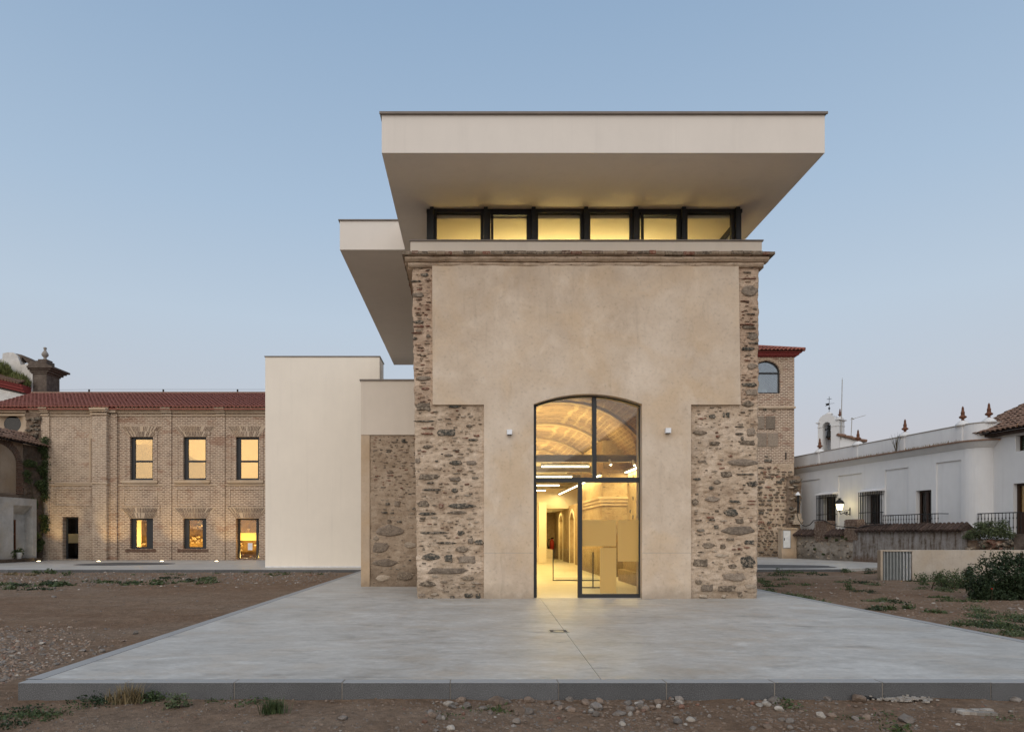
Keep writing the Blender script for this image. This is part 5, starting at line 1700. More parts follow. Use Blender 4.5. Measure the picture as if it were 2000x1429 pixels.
# red eaves and hipped tiles
ev_ = 0.42
er = MB()
er.box(TA, TB + 0.08, DT - 0.10, DT + 5, tz(697), tz(694.6)).box(TA, TB + 0.2, DT - 0.22, DT + 5.1, tz(694.5), tz(691)).box(TA, TB + 0.32, DT - 0.32, DT + 5.2, tz(690.9), tz(688.6))
er.build('eaves_moulding', M['red'], tw)
zr = tz(688)
hip = MB()
xR = TB + ev_
yF = DT - 0.45
hip.add([(TA, yF, zr), (xR, yF, zr), (xR, yF + 5.5, zr), (TA, yF + 5.5, zr), (xR - 2.7, yF + 2.7, zr + 0.95), (TA, yF + 2.7, zr + 0.95)], [(0, 1, 4, 5), (1, 2, 4), (2, 3, 5, 4), (0, 3, 2, 1)])
trf = hip.build('roof', M['tile'], tw)
v = Vector((0, 2.7, 0.95)).normalized()
tm = tile_field(MB(), (TA, yF - 0.05, zr), (1, 0, 0), v, Vector((0, -v.z, v.y)), 0.24, int((xR - TA) / 0.24), 7, 0.4, skip=lambda c, k: (TA + 0.24 * (c + 0.5)) > xR - 0.4 * (k + 0.2) * 0.94)
tag(tm.build('roof_tile', M['tile'], trf, smooth=True), kind='stuff')
hp = MB()
for k in range(8):
    q = Vector((xR - 0.34 * k, yF + 0.34 * k, zr + 0.06 + 0.12 * k))
    hp.tube([q, q + Vector((-0.38, 0.38, 0.15))], [0.12, 0.10], 8)
tag(hp.build('hip_tile', M['tile'], trf), kind='stuff')

# meter cabinet pillar in front of the tower
DM = 38.9
t = thing('meter_cabinet', 'plaster pillar with grey metal meter box door at the foot of the tower', 'cabinet', (X(1541, DM), DM, 0))
MB().box(X(1527, DM), X(1556, DM), DM, DM + 0.5, -0.02, Z(1033, DM)).build('pillar', M['moulding'], t)
MB().box(X(1525.5, DM), X(1557.5, DM), DM - 0.05, DM + 0.55, Z(1033, DM) + 0.001, Z(1030.5, DM)).build('cap', M['moulding'], t)
dr = MB().box(X(1529.5, DM), X(1543, DM), DM - 0.04, DM + 0.01, Z(1069, DM), Z(1036, DM)).build('door', M['bluewhite'], t)
MB().frame(X(1528.8, DM), X(1544, DM), Z(1070, DM), Z(1035, DM), 0.035, DM - 0.03, DM + 0.01).build('door_frame', M['zinc'], t)
MB().box(X(1530.5, DM), X(1532, DM), DM - 0.06, DM - 0.04, Z(1055, DM), Z(1050, DM)).build('lock', M['iron'], dr)

# ================================================================= WHITE HOUSE (right), in its own frame
AX0, AK = 25.6, 0.126
ang = math.atan2(-1.0, AK)
HO = Vector((AX0 - AK * 36.0, 36.0, 0))
ux_ = Vector((math.cos(ang), math.sin(ang), 0))      # along the wall, towards the camera


def hs(px):                       # photo column on the wall plane -> distance along the wall, depth
    k = (px - CX) / F
    D = AX0 / (k + AK)
    p = Vector((k * D, D, 0))
    return (p - HO).dot(ux_), D


def hS(px):
    return hs(px)[0]


def hZ(px, py):
    return EYE + (CY - py) * hs(px)[1] / F


wh = thing('white_house', 'long low white house with parapet, rust finials, barred windows and balcony', 'house', HO, rotz=ang, local=True)
s0, s1 = hS(1540), hS(1882)
FZ = 0.9
# openings: (px0, px1, top py)
OP = [(1608, 1632, 969), (1694, 1719, 964), (1789, 1819, 957)]
PN = [(1563, 1601, 937), (1637, 1683, 926), (1728, 1774, 915), (1828, 1877, 900.5)]
ctop = hZ(1700, 902.5)          # underside of the cornice
cutl = sorted([s0, s1 + 0.05] + [hS(o[0]) for o in OP + PN] + [hS(o[1]) for o in OP + PN])
mb, mp_ = MB(), []
for a, b in zip(cutl[:-1], cutl[1:]):
    m = (a + b) / 2
    top = [hZ((o[0] + o[1]) / 2, o[2]) for o in OP if hS(o[0]) < m < hS(o[1])]
    pan = [hZ((o[0] + o[1]) / 2, o[2]) for o in PN if hS(o[0]) < m < hS(o[1])]
    if top:
        mb.box(a, b, 0, 0.5, top[0], ctop + 0.2)
        mb.box(a, b, 0, 0.5, -0.5, FZ)
    elif pan:
        mb.box(a, b, 0, 0.5, pan[0], ctop + 0.2)
        mp_.append((a, b, pan[0]))
    else:
        mb.box(a, b, 0, 0.5, -0.5, ctop + 0.2)
mb.build('wall', M['housewhite'], wh)
for a, b, z in mp_:
    MB().box(a, b, 0.07, 0.5, -0.5, z).build('recessed_panel', M['housewhite'], wh)
# rounded corner at the near end
n = 10
cor_ = [(s1, 0.0)] + [(s1 + 0.75 * math.sin(math.pi / 2 * k / n), 0.75 - 0.75 * math.cos(math.pi / 2 * k / n)) for k in range(1, n + 1)] + [(s1 + 0.75, 2.5), (s1, 2.5)]
cw = MB().prism_z(cor_, -0.5, ctop + 0.2).build('rounded_corner', M['housewhite'], wh, smooth=False)
# cornice: three steps following the corner
zc = ctop


def offs(d):
    return [(s0, -d), (s1, -d)] + [(s1 + (0.75 + d) * math.sin(math.pi / 2 * k / n), 0.75 - (0.75 + d) * math.cos(math.pi / 2 * k / n)) for k in range(1, n + 1)] + [(s1 + 0.75 + d, 2.5), (s0, 2.5)]


cn = MB()
zt_ = hZ(1700, 894)
for k in range(6):
    cn.prism_z(offs(0.06 + 0.045 * k), ctop + 0.04 * k + 0.001, ctop + 0.04 * (k + 1))
cn.build('cornice', M['housewhite'], wh)
cz = ctop + 0.24
MB().prism_z(offs(0.36), cz + 0.001, cz + 0.06).build('cornice_tile', M['tile_old'], wh)
ptop = hZ(1700, 864)
MB().prism_z([(a, b + 0.12) if b < 2 else (a, b) for a, b in offs(0.0)], cz + 0.061, ptop).build('parapet', M['housewhite'], wh)
MB().prism_z([(a, b + 0.1) if b < 2 else (a, b) for a, b in offs(0.0)], ptop + 0.001, ptop + 0.05).build('parapet_cap', M['stonegrey'], wh)


def finial(mb, x, y, z, s=1.0):
    pr = [(0.10, 0), (0.05, 0.05), (0.06, 0.09), (0.14, 0.14), (0.16, 0.18), (0.10, 0.23), (0.07, 0.27), (0.08, 0.29), (0.075, 0.36), (0.085, 0.38), (0.06, 0.42), (0.045, 0.55), (0.05, 0.56), (0.03, 0.62), (0.01, 0.66)]
    return mb.lathe(x, y, [(r * s, z + h * s) for r, h in pr], 12)


for px in (1594, 1668, 1759, 1871, 1908):
    s = hS(px) if px < 1890 else s1 + 0.55
    yq = 0.12 if px < 1890 else 0.6
    f_ = MB().box(s - 0.14, s + 0.14, yq - 0.06, yq + 0.3, cz + 0.062, ptop + 0.003).build('parapet_pier', M['housewhite'], wh)
    MB().lathe(s, yq + 0.12, [(0.3, ptop), (0.28, ptop + 0.08), (0.16, ptop + 0.2), (0.10, ptop + 0.24)], 14).build('finial_base', M['housewhite'], f_, smooth=True)
    finial(MB(), s, yq + 0.12, ptop + 0.23, 1.0).build('finial', M['rust'], f_, smooth=True)
# barred windows
for a, b, c, fa, fb, fc, lab in ((1608, 1632, 969, 1602, 1632.5, 966, 0), (1694, 1719, 964, 1685, 1723, 960, 1)):
    x0, x1, z1 = hS(a), hS(b), hZ((a + b) / 2, c)
    w = MB().frame(x0, x1, FZ, z1, 0.07, 0.22, 0.3).box((x0 + x1) / 2 - 0.05, (x0 + x1) / 2 + 0.05, 0.221, 0.299, FZ, z1).build('window', M['wood'], wh)
    MB().box(x0, x1, 0.25, 0.26, FZ, z1).build('pane', M['glassdark'], w)
    MB().box(x0 - 0.2, x1 + 0.2, 0.55, 0.6, FZ - 0.2, z1 + 0.2).build('room', M['darkroom'], w)
    g0, g1, gz1 = hS(fa) + 0.12, hS(fb) + 0.1, hZ((fa + fb) / 2, fc)
    gr = MB().box(g0, g1, -0.32, -0.30, FZ + 0.05, FZ + 0.08)
    for zz in (FZ + 0.5, FZ + 1.05, FZ + 1.6, gz1 - 0.2):
        gr.box(g0, g1, -0.325, -0.305, zz, zz + 0.035).box(g0, g0 + 0.02, -0.31, 0.0, zz, zz + 0.035).box(g1 - 0.02, g1, -0.31, 0.0, zz, zz + 0.035)
    gr = gr.build('window_grille', M['iron'], w)
    bm = MB().box(-0.012, 0.012, -0.335, -0.311, FZ, gz1).mesh('bar', M['iron'])
    nb = int((g1 - g0) / 0.13)
    for i in range(nb + 1):
        inst('bar', bm, gr, (g0 + (g1 - g0) * i / nb, 0, 0))
    for yy in (-0.2, -0.1):
        inst('bar', bm, gr, (g0 + 0.01, yy + 0.31, 0))
        inst('bar', bm, gr, (g1 - 0.01, yy + 0.31, 0))
    MB().prism_x([(0.0, gz1), (-0.38, gz1), (-0.37, gz1 + 0.05), (0.0, gz1 + 0.16)], g0 - 0.1, g1 + 0.1).build('window_hood', M['housewhite'], w)
MB().box(hS(1721), hS(1723.5), -0.06, 0.0, hZ(1722, 975), hZ(1722, 966)).build('meter_box', M['lampwhite'], wh)
# balcony door and railing
x0, x1, z1 = hS(1789), hS(1819), hZ(1805, 957)
BF = hZ(1800, 1004) - 0.98
w = MB().frame(x0, x1, BF, z1, 0.10, 0.2, 0.3).box((x0 + x1) / 2 - 0.07, (x0 + x1) / 2 + 0.07, 0.201, 0.299, BF, z1).build('balcony_door', M['wood'], wh)
MB().box(x0, x1, 0.24, 0.25, BF + 0.6, z1).build('pane', M['glassdark'], w)
MB().box(x0 + 0.05, x1 - 0.05, 0.215, 0.29, BF, BF + 0.62).build('lower_panel', M['wood'], w)
MB().box(x0 - 0.2, x1 + 0.2, 0.55, 0.6, BF - 0.2, z1 + 0.2).build('room', M['darkroom'], w)
r0, r1 = hS(1742), hS(1852)


def railing(parent, r0, r1, BF, yb=-0.5):
    rl_ = MB().box(r0, r1, yb - 0.02, yb + 0.02, BF + 0.95, BF + 0.99).box(r0, r1, yb - 0.015, yb + 0.015, BF + 0.08, BF + 0.105)
    for e in (r0, r1 - 0.03):
        rl_.box(e, e + 0.03, yb, 0.02, BF + 0.951, BF + 0.985)
    rl_ = rl_.build('balcony_railing', M['iron'], parent)
    bm = MB().lathe(0, 0, [(0.013, 0.0), (0.013, 0.3), (0.03, 0.36), (0.013, 0.42), (0.013, 0.7), (0.028, 0.75), (0.013, 0.8), (0.013, 0.96)], 6).mesh('baluster', M['iron'])
    nb = int((r1 - r0) / 0.17)
    for i in range(nb + 1):
        inst('baluster', bm, rl_, (r0 + 0.015 + (r1 - r0 - 0.03) * i / nb, yb, BF))
    MB().box(r0 - 0.05, r1 + 0.05, yb - 0.08, 0.01, BF - 0.12, BF).build('balcony_slab', M['housewhite'], parent)


railing(wh, r0, r1, BF)
# dry weeds along the cornice
bl = []


def f(i):
    s = random.uniform(s0, s1)
    return (s, random.uniform(-0.3, 0.05), cz + 0.05)


tag(blade_tuft('dry_weed', f, 'leaf_dry', 700, 0.14, 0.7, 0.008, wh), kind='stuff')
sw = hS(1754)
stk = MB()
for i in range(16):
    a = random.uniform(-0.7, 0.7)
    p0 = Vector((sw, -0.1, cz + 0.05))
    p1 = p0 + Vector((math.sin(a) * 0.5, random.uniform(-0.2, 0.1), 0.5 + 0.5 * random.random()))
    stk.tube([p0, (p0 + p1) / 2 + Vector((0, 0, 0.08)), p1], [0.012, 0.008, 0.004], 4)
stk.build('tall_dry_weed', M['stem'], wh)

# bell gable behind the parapet
bgD = hs(1618)[1] + 1.5
bg_ = thing('bell_gable', 'white arched bell gable with hanging bell and iron weather vane on the roof', 'bell gable', (X(1618, bgD), bgD, 3.0), rotz=R(-50), local=True)
sc_ = bgD / F
zb_ = lambda py: EYE + (CY - py) * sc_ - 3.0
hw = 0.62
ow, zsp, zap = 0.24, zb_(832), zb_(820)
oa = [(-0.1 + ow * math.cos(math.pi * k / 14), zsp + ow * 1.1 * math.sin(math.pi * k / 14)) for k in range(15)]
top = [(-0.1 + 0.5 * math.cos(math.pi * k / 14), zb_(824) + 0.5 * math.sin(math.pi * k / 14)) for k in range(15)]
mb = MB()
mb.box(-hw, -0.1 - ow, 0, 0.75, 0, zsp).box(-0.1 + ow, hw, 0, 0.75, 0, zsp)
mb.prism_y([(-hw, zsp), (-0.1 - ow, zsp)] + oa[::-1][1:-1] + [(-0.1 + ow, zsp), (hw, zsp), (hw, zb_(822)), (0.38, zb_(823.5))] + top[1:-1] + [(-0.6, zb_(824)), (-hw, zb_(824))], 0, 0.75)
mb.build('arched_wall', M['housewhite'], bg_)
cb = MB().box(hw - 0.16, hw + 0.1, -0.08, 0.83, zb_(822), zb_(820)).box(-hw - 0.1, -hw + 0.14, -0.08, 0.83, zb_(824.2), zb_(822.4)).box(-0.1 + ow, hw + 0.03, -0.03, 0.78, zb_(833), zb_(831.5)).box(-hw - 0.03, -0.1 - ow, -0.03, 0.78, zb_(833), zb_(831.5))
cb.build('moulding', M['housewhite'], bg_)
MB().lathe(-0.1, 0.35, [(0.22, zb_(808)), (0.2, zb_(806)), (0.08, zb_(803.5)), (0.03, zb_(802.5))], 12).lathe(hw - 0.1, 0.35, [(0.2, zb_(820)), (0.18, zb_(817)), (0.08, zb_(814.5))], 12).build('dome_base', M['housewhite'], bg_, smooth=True)
f_ = finial(MB(), hw - 0.1, 0.35, zb_(814.8), 0.75)
finial(f_, -hw + 0.12, 0.35, zb_(822.5), 0.6)
f_.build('finial', M['rust'], bg_, smooth=True)
bz_ = zb_(846)
MB().lathe(-0.1, 0.35, [(0.20, bz_ - 0.2), (0.16, bz_ - 0.12), (0.12, bz_ + 0.05), (0.11, bz_ + 0.2), (0.05, bz_ + 0.26)], 14).build('bell', M['iron'], bg_, smooth=True)
MB().box(-0.1 - ow, -0.1 + ow, 0.31, 0.39, bz_ + 0.26, bz_ + 0.34).box(-0.18, -0.02, 0.28, 0.42, bz_ + 0.3, bz_ + 0.55).build('bell_yoke', M['iron'], bg_)
vz = lambda py: zb_(py)
vn = MB()
vn.tube([(-0.1, 0.35, vz(803)), (-0.1, 0.35, vz(772))], 0.014, 6)
vn.tube([(-0.1 - 0.14, 0.35, vz(777)), (-0.1 + 0.14, 0.35, vz(777))], 0.014, 6)
vn.lathe(-0.1, 0.35, [(0.02, vz(798)), (0.07, vz(795.5)), (0.02, vz(793))], 8)
vn.prism_y([(-0.1, vz(785)), (-0.33, vz(785)), (-0.27, vz(787.5)), (-0.33, vz(790)), (-0.1, vz(789))], 0.345, 0.355)
vn.tube([(-0.1, 0.35, vz(786.5)), (0.2, 0.35, vz(786.5))], 0.009, 5)
vn.build('weather_vane', M['iron'], bg_)
# small tiled roof beside it and two antennas
rD = bgD - 0.4
sr = thing('stair_hut', 'small white roof hut with sloping old tiles beside the bell gable', 'hut', (X(1660, rD), rD, 3.0))
q = [P(1637, 849, rD), P(1690, 863, rD - 1.2)]
MB().prism_y([(X(1641, rD), 3.0), (X(1689, rD), 3.0), (X(1689, rD), Z(862, rD)), (X(1641, rD), Z(850, rD))], rD, rD + 1.4).build('wall', M['housewhite'], sr)
hr = MB()
for k in range(9):
    a = P(1636, 848.5, rD - 0.1) + Vector((0, 0.2 * k, 0.03))
    for m in range(4):
        b0 = a + (P(1691, 862, rD - 0.1) - P(1636, 848.5, rD - 0.1)) * (m / 4)
        b1 = a + (P(1691, 862, rD - 0.1) - P(1636, 848.5, rD - 0.1)) * ((m + 1.1) / 4)
        hr.tube([b0 + Vector((0, 0, -0.02)), b1 + Vector((0, 0, 0.02))], [0.085, 0.10], 7)
hr.build('roof_tile', M['tile_old'], sr)
t = thing('antenna_mast', 'tall thin steel mast rising beside the bell gable', 'antenna', P(1644, 850, rD - 0.05))
MB().tube([P(1642.5, 858, rD - 0.05), P(1645, 741, rD - 0.05)], [0.025, 0.02], 6).build('pole', M['steel'], t)
MB().tube([P(1645, 741, rD - 0.05), P(1645.2, 737, rD - 0.05)], 0.008, 5).build('tip', M['steel'], t)
t = thing('television_antenna', 'bent television antenna with long boom on the tiled hut', 'antenna', P(1662, 852, rD))
MB().tube([P(1662, 856, rD), P(1664, 817, rD)], 0.02, 6).build('pole', M['steel'], t)
MB().tube([P(1661, 819, rD), P(1691, 810.5, rD)], 0.014, 6).tube([P(1663, 816, rD), P(1668, 818.5, rD)], 0.03, 5).build('boom', M['steel'], t)

# lit wall lantern
lw0 = hS(1660)
lq = HO + ux_ * lw0
nrm = Vector((-ux_.y, ux_.x, 0)) * -1.0           # outwards from the wall
if nrm.x > 0:
    nrm = -nrm
t = thing('wall_lantern', 'lit black iron wall lantern on a scrolled bracket on the white house', 'street lamp', (lq.x, lq.y, Z(1000, hs(1660)[1])))
lz = lambda py: Z(py, hs(1660)[1])
at_ = lambda d, py: lq + nrm * d + Vector((0, 0, lz(py)))
br = MB()
br.tube([at_(0.0, 990.5), at_(0.0, 1006)], 0.025, 6)
br.tube([at_(0, 1003), at_(0.2, 1005), at_(0.38, 1001), at_(0.55, 1004), at_(0.62, 999), at_(0.62, 996)], 0.022, 6)
br.tube([at_(0, 993), at_(0.1, 997), at_(0.25, 996), at_(0.34, 999), at_(0.3, 1003), at_(0.18, 1003), at_(0.12, 999.5)], 0.018, 6)
br.lathe(at_(0.2, 0).x, at_(0.2, 0).y, [(0.05, lz(1002)), (0.08, lz(1000.5)), (0.05, lz(999))], 8)
br.build('bracket', M['iron'], t)
c = at_(0.62, 985)
ln_ = MB().lathe(c.x, c.y, [(0.13, lz(996)), (0.2, lz(984.2))], 8)
ln_.build('lit_glass', M['lantern'], t)
cp = MB().lathe(c.x, c.y, [(0.24, lz(984.1)), (0.24, lz(982.5)), (0.2, lz(979)), (0.13, lz(976.5)), (0.06, lz(975)), (0.06, lz(974.2)), (0.1, lz(972.6)), (0.02, lz(972.2))], 12)
cp.lathe(c.x, c.y, [(0.06, lz(998)), (0.14, lz(996.1))], 8)
for k in range(8):
    a = 2 * math.pi * k / 8
    cp.tube([(c.x + 0.135 * math.cos(a), c.y + 0.135 * math.sin(a), lz(996)), (c.x + 0.205 * math.cos(a), c.y + 0.205 * math.sin(a), lz(984.2))], 0.009, 4)
cp.build('cap', M['iron'], t)
pl = bpy.data.lights.new('lantern_light', 'POINT')
pl.energy, pl.color, pl.shadow_soft_size = 75, (1.0, 0.78, 0.34), 0.25
po = bpy.data.objects.new('lantern_light', pl)
po.location = c + nrm * -0.02 + Vector((0, 0, 0.0)) - OFF[t.name]
po.parent = t
col.objects.link(po)
t = thing('unlit_lantern', 'unlit small black lantern with white cap at the edge of the tower stub', 'street lamp', P(1559, 985, 40.6))
q = P(1558.5, 985, 40.6)
MB().tube([q + Vector((0, 0, -0.5)), q + Vector((0.02, 0, 0.55))], [0.05, 0.07], 8).build('body', M['iron'], t)
MB().lathe(q.x, q.y, [(0.14, q.z + 0.55), (0.14, q.z + 0.6), (0.03, q.z + 0.75)], 10).build('cap', M['lampwhite'], t)

# ---------------------------------------------------------------- neighbouring house at the right edge
AX1 = AX0 + 0.75
ang1 = ang
HO1 = Vector((AX1 - AK * 30.0, 30.0, 0))


def hs1(px):
    k = (px - CX) / F
    D = AX1 / (k + AK)
    return (Vector((k * D, D, 0)) - HO1).dot(ux_), D


nS = lambda px: hs1(px)[0]
nZ = lambda px, py: EYE + (CY - py) * hs1(px)[1] / F
nh = thing('neighbour_house', 'white house with old tiled roof, small shuttered window and balcony door', 'house', HO1, rotz=ang1, local=True)
a0, a1 = nS(1895), nS(1978)
zev = nZ(1950, 846)
dx0, dx1, dzt = nS(1979), nS(2012), nZ(1995, 943)
wx0, wx1, wz0_, wz1_ = nS(1984), nS(2018), nZ(1995, 880), nZ(1995, 849)
mb = MB()
mb.box(a0, dx0, 0, 0.5, -0.5, zev).box(dx0, dx1, 0, 0.5, -0.5, FZ).box(dx0, wx0, 0, 0.5, dzt, zev).box(wx0, dx1, 0, 0.5, dzt, wz0_).box(wx0, dx1, 0, 0.5, wz1_, zev).box(dx1, dx1 + 5, 0, 0.5, -0.5, zev)
mb.build('wall', M['housewhite'], nh)
w = MB().frame(wx0, dx1, wz0_, wz1_, 0.05, 0.2, 0.28).build('window', M['wood'], nh)
for k in range(7):
    zz = wz0_ + (wz1_ - wz0_) * (k + 0.3) / 7
    inst('slat', MB().box(wx0, dx1, 0.22, 0.24, 0, 0.05).mesh('slat', M['leaf_dark']), w, (0, 0, zz))
MB().box(wx0, dx1, 0.4, 0.42, wz0_, wz1_).build('room', M['darkroom'], w)
MB().box(dx0, dx1, 0.25, 0.26, FZ, dzt).build('glazed_door', M['goldglass'], nh)
MB().frame(dx0, dx1, FZ, dzt, 0.1, 0.18, 0.3).box(dx0 + 0.12, dx1, 0.19, 0.29, FZ, BF + 0.95).build('door_frame', M['wood'], nh)
MB().box(dx0 - 0.1, dx1 + 0.2, 0.6, 0.65, 0.5, dzt + 0.2).build('room', M['moulding'], nh)
railing(nh, nS(1934), nS(2020), BF - 0.05, -0.6)
v = Vector((0, 2.2, 1.0)).normalized()
rn = MB().add([(a0 - 0.3, -0.45, zev - 0.02), (dx1 + 5, -0.45, zev - 0.02), (dx1 + 5, 4, zev + 2.0), (a0 - 0.3, 4, zev + 2.0)], [(0, 1, 2, 3)]).box(a0 - 0.2, dx1 + 5, -0.3, 0.4, zev - 0.12, zev - 0.01).build('roof', M['tile_dark'], nh)
tag(tile_field(MB(), (a0 - 0.3, -0.5, zev + 0.02), (1, 0, 0), v, Vector((0, -v.z, v.y)), 0.24, int((dx1 + 5 - a0) / 0.24), 12, 0.4, jit=0.025).build('roof_tile', M['tile_old'], rn, smooth=True), kind='stuff')

# ---------------------------------------------------------------- boundary wall
BW0 = Vector((X(1555, 38.9), 38.9, 0))
BWd = Vector((0.2456, -1.0, 0)).normalized()
bang = math.atan2(BWd.y, BWd.x)


def bs(px):
    k = (px - CX) / F
    # point on line BW0 + t*BWd with x = k*y
    t = (k * BW0.y - BW0.x) / (BWd.x - k * BWd.y)
    return t, BW0.y + BWd.y * t


bS = lambda px: bs(px)[0]
bZ = lambda px, py: EYE + (CY - py) * bs(px)[1] / F
bwl = thing('boundary_wall', 'crumbling low boundary wall with dark tile coping and two brick stubs', 'wall', BW0, rotz=bang, local=True)
e0, e1, e2, e3 = bS(1556), bS(1668), bS(1890), bS(1990)
zz1, zz2 = bZ(1610, 1046), bZ(1780, 1037)
mb = MB()
rough_wall(mb, lambda z: e0, lambda z: e1, -0.1, zz1, 0.0, 0.07, 0.07, back=0.5)
m1 = mb.build('rubble_section', M['boundary'], bwl, smooth=True)
place_stones([(random.uniform(e0 + 0.1, e1 - 0.1), -0.01, random.uniform(0.05, zz1 - 0.1), random.uniform(0.08, 0.25), random.uniform(0.05, 0.13), 0.1, random.choice(('schist', 'slate', 'pale', 'pale', 'granite')), random.uniform(-0.4, 0.4)) for i in range(60)], m1, 60)
MB().box(e1 + 0.002, e2, -0.06, 0.45, -0.1, zz2).build('plaster_section', NT('grey_stained_plaster').m, bwl)


def stained(m):
    t = NT('grey_stained_plaster2')
    a = t.noise(2.2, 7, 0.7, t.map((2.6, 1, 0.32)))
    b = t.noise(7, 7, 0.7)
    base = t.ramp(t.mix(0.35, a, b), [(0.4, (0.11, 0.085, 0.065)), (0.5, (0.23, 0.205, 0.185)), (0.6, (0.30, 0.285, 0.275))])
    z = t.sep()[2]
    base = t.mix(t.ramp(t.math('ADD', z, t.math('MULTIPLY', b, 0.5)), [(0.35, 0.8), (0.6, 0.0)]), base, (0.13, 0.085, 0.06))
    return t.done(base, 0.95, b, 0.5, 0.02, spec=0.1)


bpy.data.objects['plaster_section'].data.materials[0] = stained(None)


def coping(a, b, z, nm='coping'):
    n = int((b - a) / 0.2)
    o = MB().prism_x([(-0.22, z), (0.62, z), (0.2, z + 0.32)], a, b).build(nm, M['tile_dark'], bwl)
    me = MB().tube([(0, -0.27, 0.02), (0, 0.0, 0.2), (0, 0.2, 0.34)], [0.085, 0.08, 0.07], 7).mesh('coping_tile', M['tile_dark'])
    for i in range(n):
        inst('coping_tile', me, o, (a + (b - a) * (i + 0.5) / n + random.uniform(-0.015, 0.015), 0, z + random.uniform(-0.01, 0.01)), (1.15, 1, 1))


p1a, p1b, p2a, p2b = bS(1593), bS(1619), bS(1651), bS(1677)
coping(e0, p1a, zz1)
coping(p1b, p2a, zz1)
coping(p2b, e2 - 0.1, zz2)
for a, b, tp in ((p1a, p1b, bZ(1606, 1016)), (p2a, p2b, bZ(1664, 1013))):
    mb = MB()
    z = -0.1
    mb.box(a + 0.05, b - 0.05, -0.05, 0.4, zz1 - 0.3, tp - 0.02)
    z = zz1 - 0.2
    while z < tp - 0.05:
        xx = a + random.uniform(0, 0.05)
        while xx < b - 0.08:
            w = min(random.uniform(0.2, 0.28), b - xx)
            mb.box(xx, xx + w - 0.02, -0.09 - random.uniform(0, 0.03), 0.42, z, z + 0.065)
            xx += w
        z += 0.085
    mb.build('brick_stub', M['stub'], bwl)
mb = MB()
rough_wall(mb, lambda z: e2, lambda z: bS(1998), -0.1, bZ(1940, 1055), 0.0, 0.16, 0.08, back=0.5, edge_l=True)
m3 = mb.build('broken_section', M['brownwall'], bwl, smooth=True)
place_stones([(random.uniform(e2 + 0.1, bS(1990)), -0.08, random.uniform(0.5, 1.15), random.uniform(0.15, 0.4), random.uniform(0.1, 0.2), 0.25, random.choice(('schist', 'slate', 'redbrick', 'pale')), random.uniform(-0.4, 0.4)) for i in range(34)], m3, 34)
MB().box(bS(1984), bS(1984) + 3, -0.1, 0.5, -0.1, bZ(1990, 1042)).build('end_pier', M['darkstone'], bwl)
# black cable looping over the wall
t = thing('black_cable', 'black cable sagging from the tower over the brick stubs of the boundary wall', 'cable', P(1556, 1005, 39.5))
W0 = lambda px, py: BW0 + BWd * bS(px) + Vector((0, 0, bZ(px, py))) + Vector((-0.12, -0.02, 0))
MB().tube([P(1557, 1003, 40.0), W0(1563, 1014), W0(1570, 1024), W0(1577, 1027.5), W0(1586, 1024), W0(1593, 1016), W0(1604, 1014.5), W0(1614, 1016), W0(1625, 1022), W0(1640, 1027), W0(1655, 1029), W0(1680, 1030), W0(1712, 1024.5), W0(1745, 1024)], 0.022, 6).build('sagging_run', M['rubber'], t)
MB().tube([W0(1563, 1014), W0(1568, 1021), W0(1573, 1019), W0(1571, 1022)], 0.015, 5).build('loop', M['rubber'], t)

# ---------------------------------------------------------------- low vent block
DV = 21.9
vq = P(1720, 1073.5, DV)
vb_ = thing('vent_block', 'low beige plaster wall with corrugated metal grille on its end', 'vent block', (vq.x, DV, -0.1), rotz=R(-2), local=True)
vt = Z(1073.5, DV) + 0.1
x0v, x1v = 0.0, 1.03
mb = MB()
mb.box(0.0, 0.075, 0, 0.2, -0.1, vt).box(0.075, 0.99, 0.0, 0.2, vt - 0.05, vt).box(0.99, 9.0, 0, 0.2, -0.1, vt).box(0.075, 0.99, 0.12, 0.2, -0.1, vt - 0.05)
mb.build('block', M['ventwall'], vb_, bevel=0.01)
cg = MB()
n = 64
vs, fs = [], []
for i in range(n + 1):
    x = 0.076 + 0.913 * i / n
    ph = i / n * 9.0
    y = 0.06 + 0.045 * math.cos(2 * math.pi * ph)
    vs += [(x, y, -0.1), (x, y, vt - 0.05)]
for i in range(n):
    fs.append((2 * i, 2 * i + 2, 2 * i + 3, 2 * i + 1))
cg.add(vs, fs)
grl = cg.build('corrugated_grille', M['zinc'], vb_, smooth=True)
sm = MB().box(-0.022, 0.022, 0, 0.012, 0, 0.010).mesh('slot', M['lampwhite'])
for k in range(3):
    for j in range(24):
        inst('slot', sm, grl, (0.076 + 0.913 * (6.5 + k) / 9.0, 0.004, 0.0 + j * (vt - 0.1) / 24))

# ================================================================= PLANTS AND RUBBLE
def G(px, py):                     # photo pixel -> point on the dirt
    z = -0.15
    for _ in range(4):
        D = (EYE - z) * F / (py - CY)
        z = gz((px - CX) * D / F, D)
    return Vector(((px - CX) * D / F, D, z))


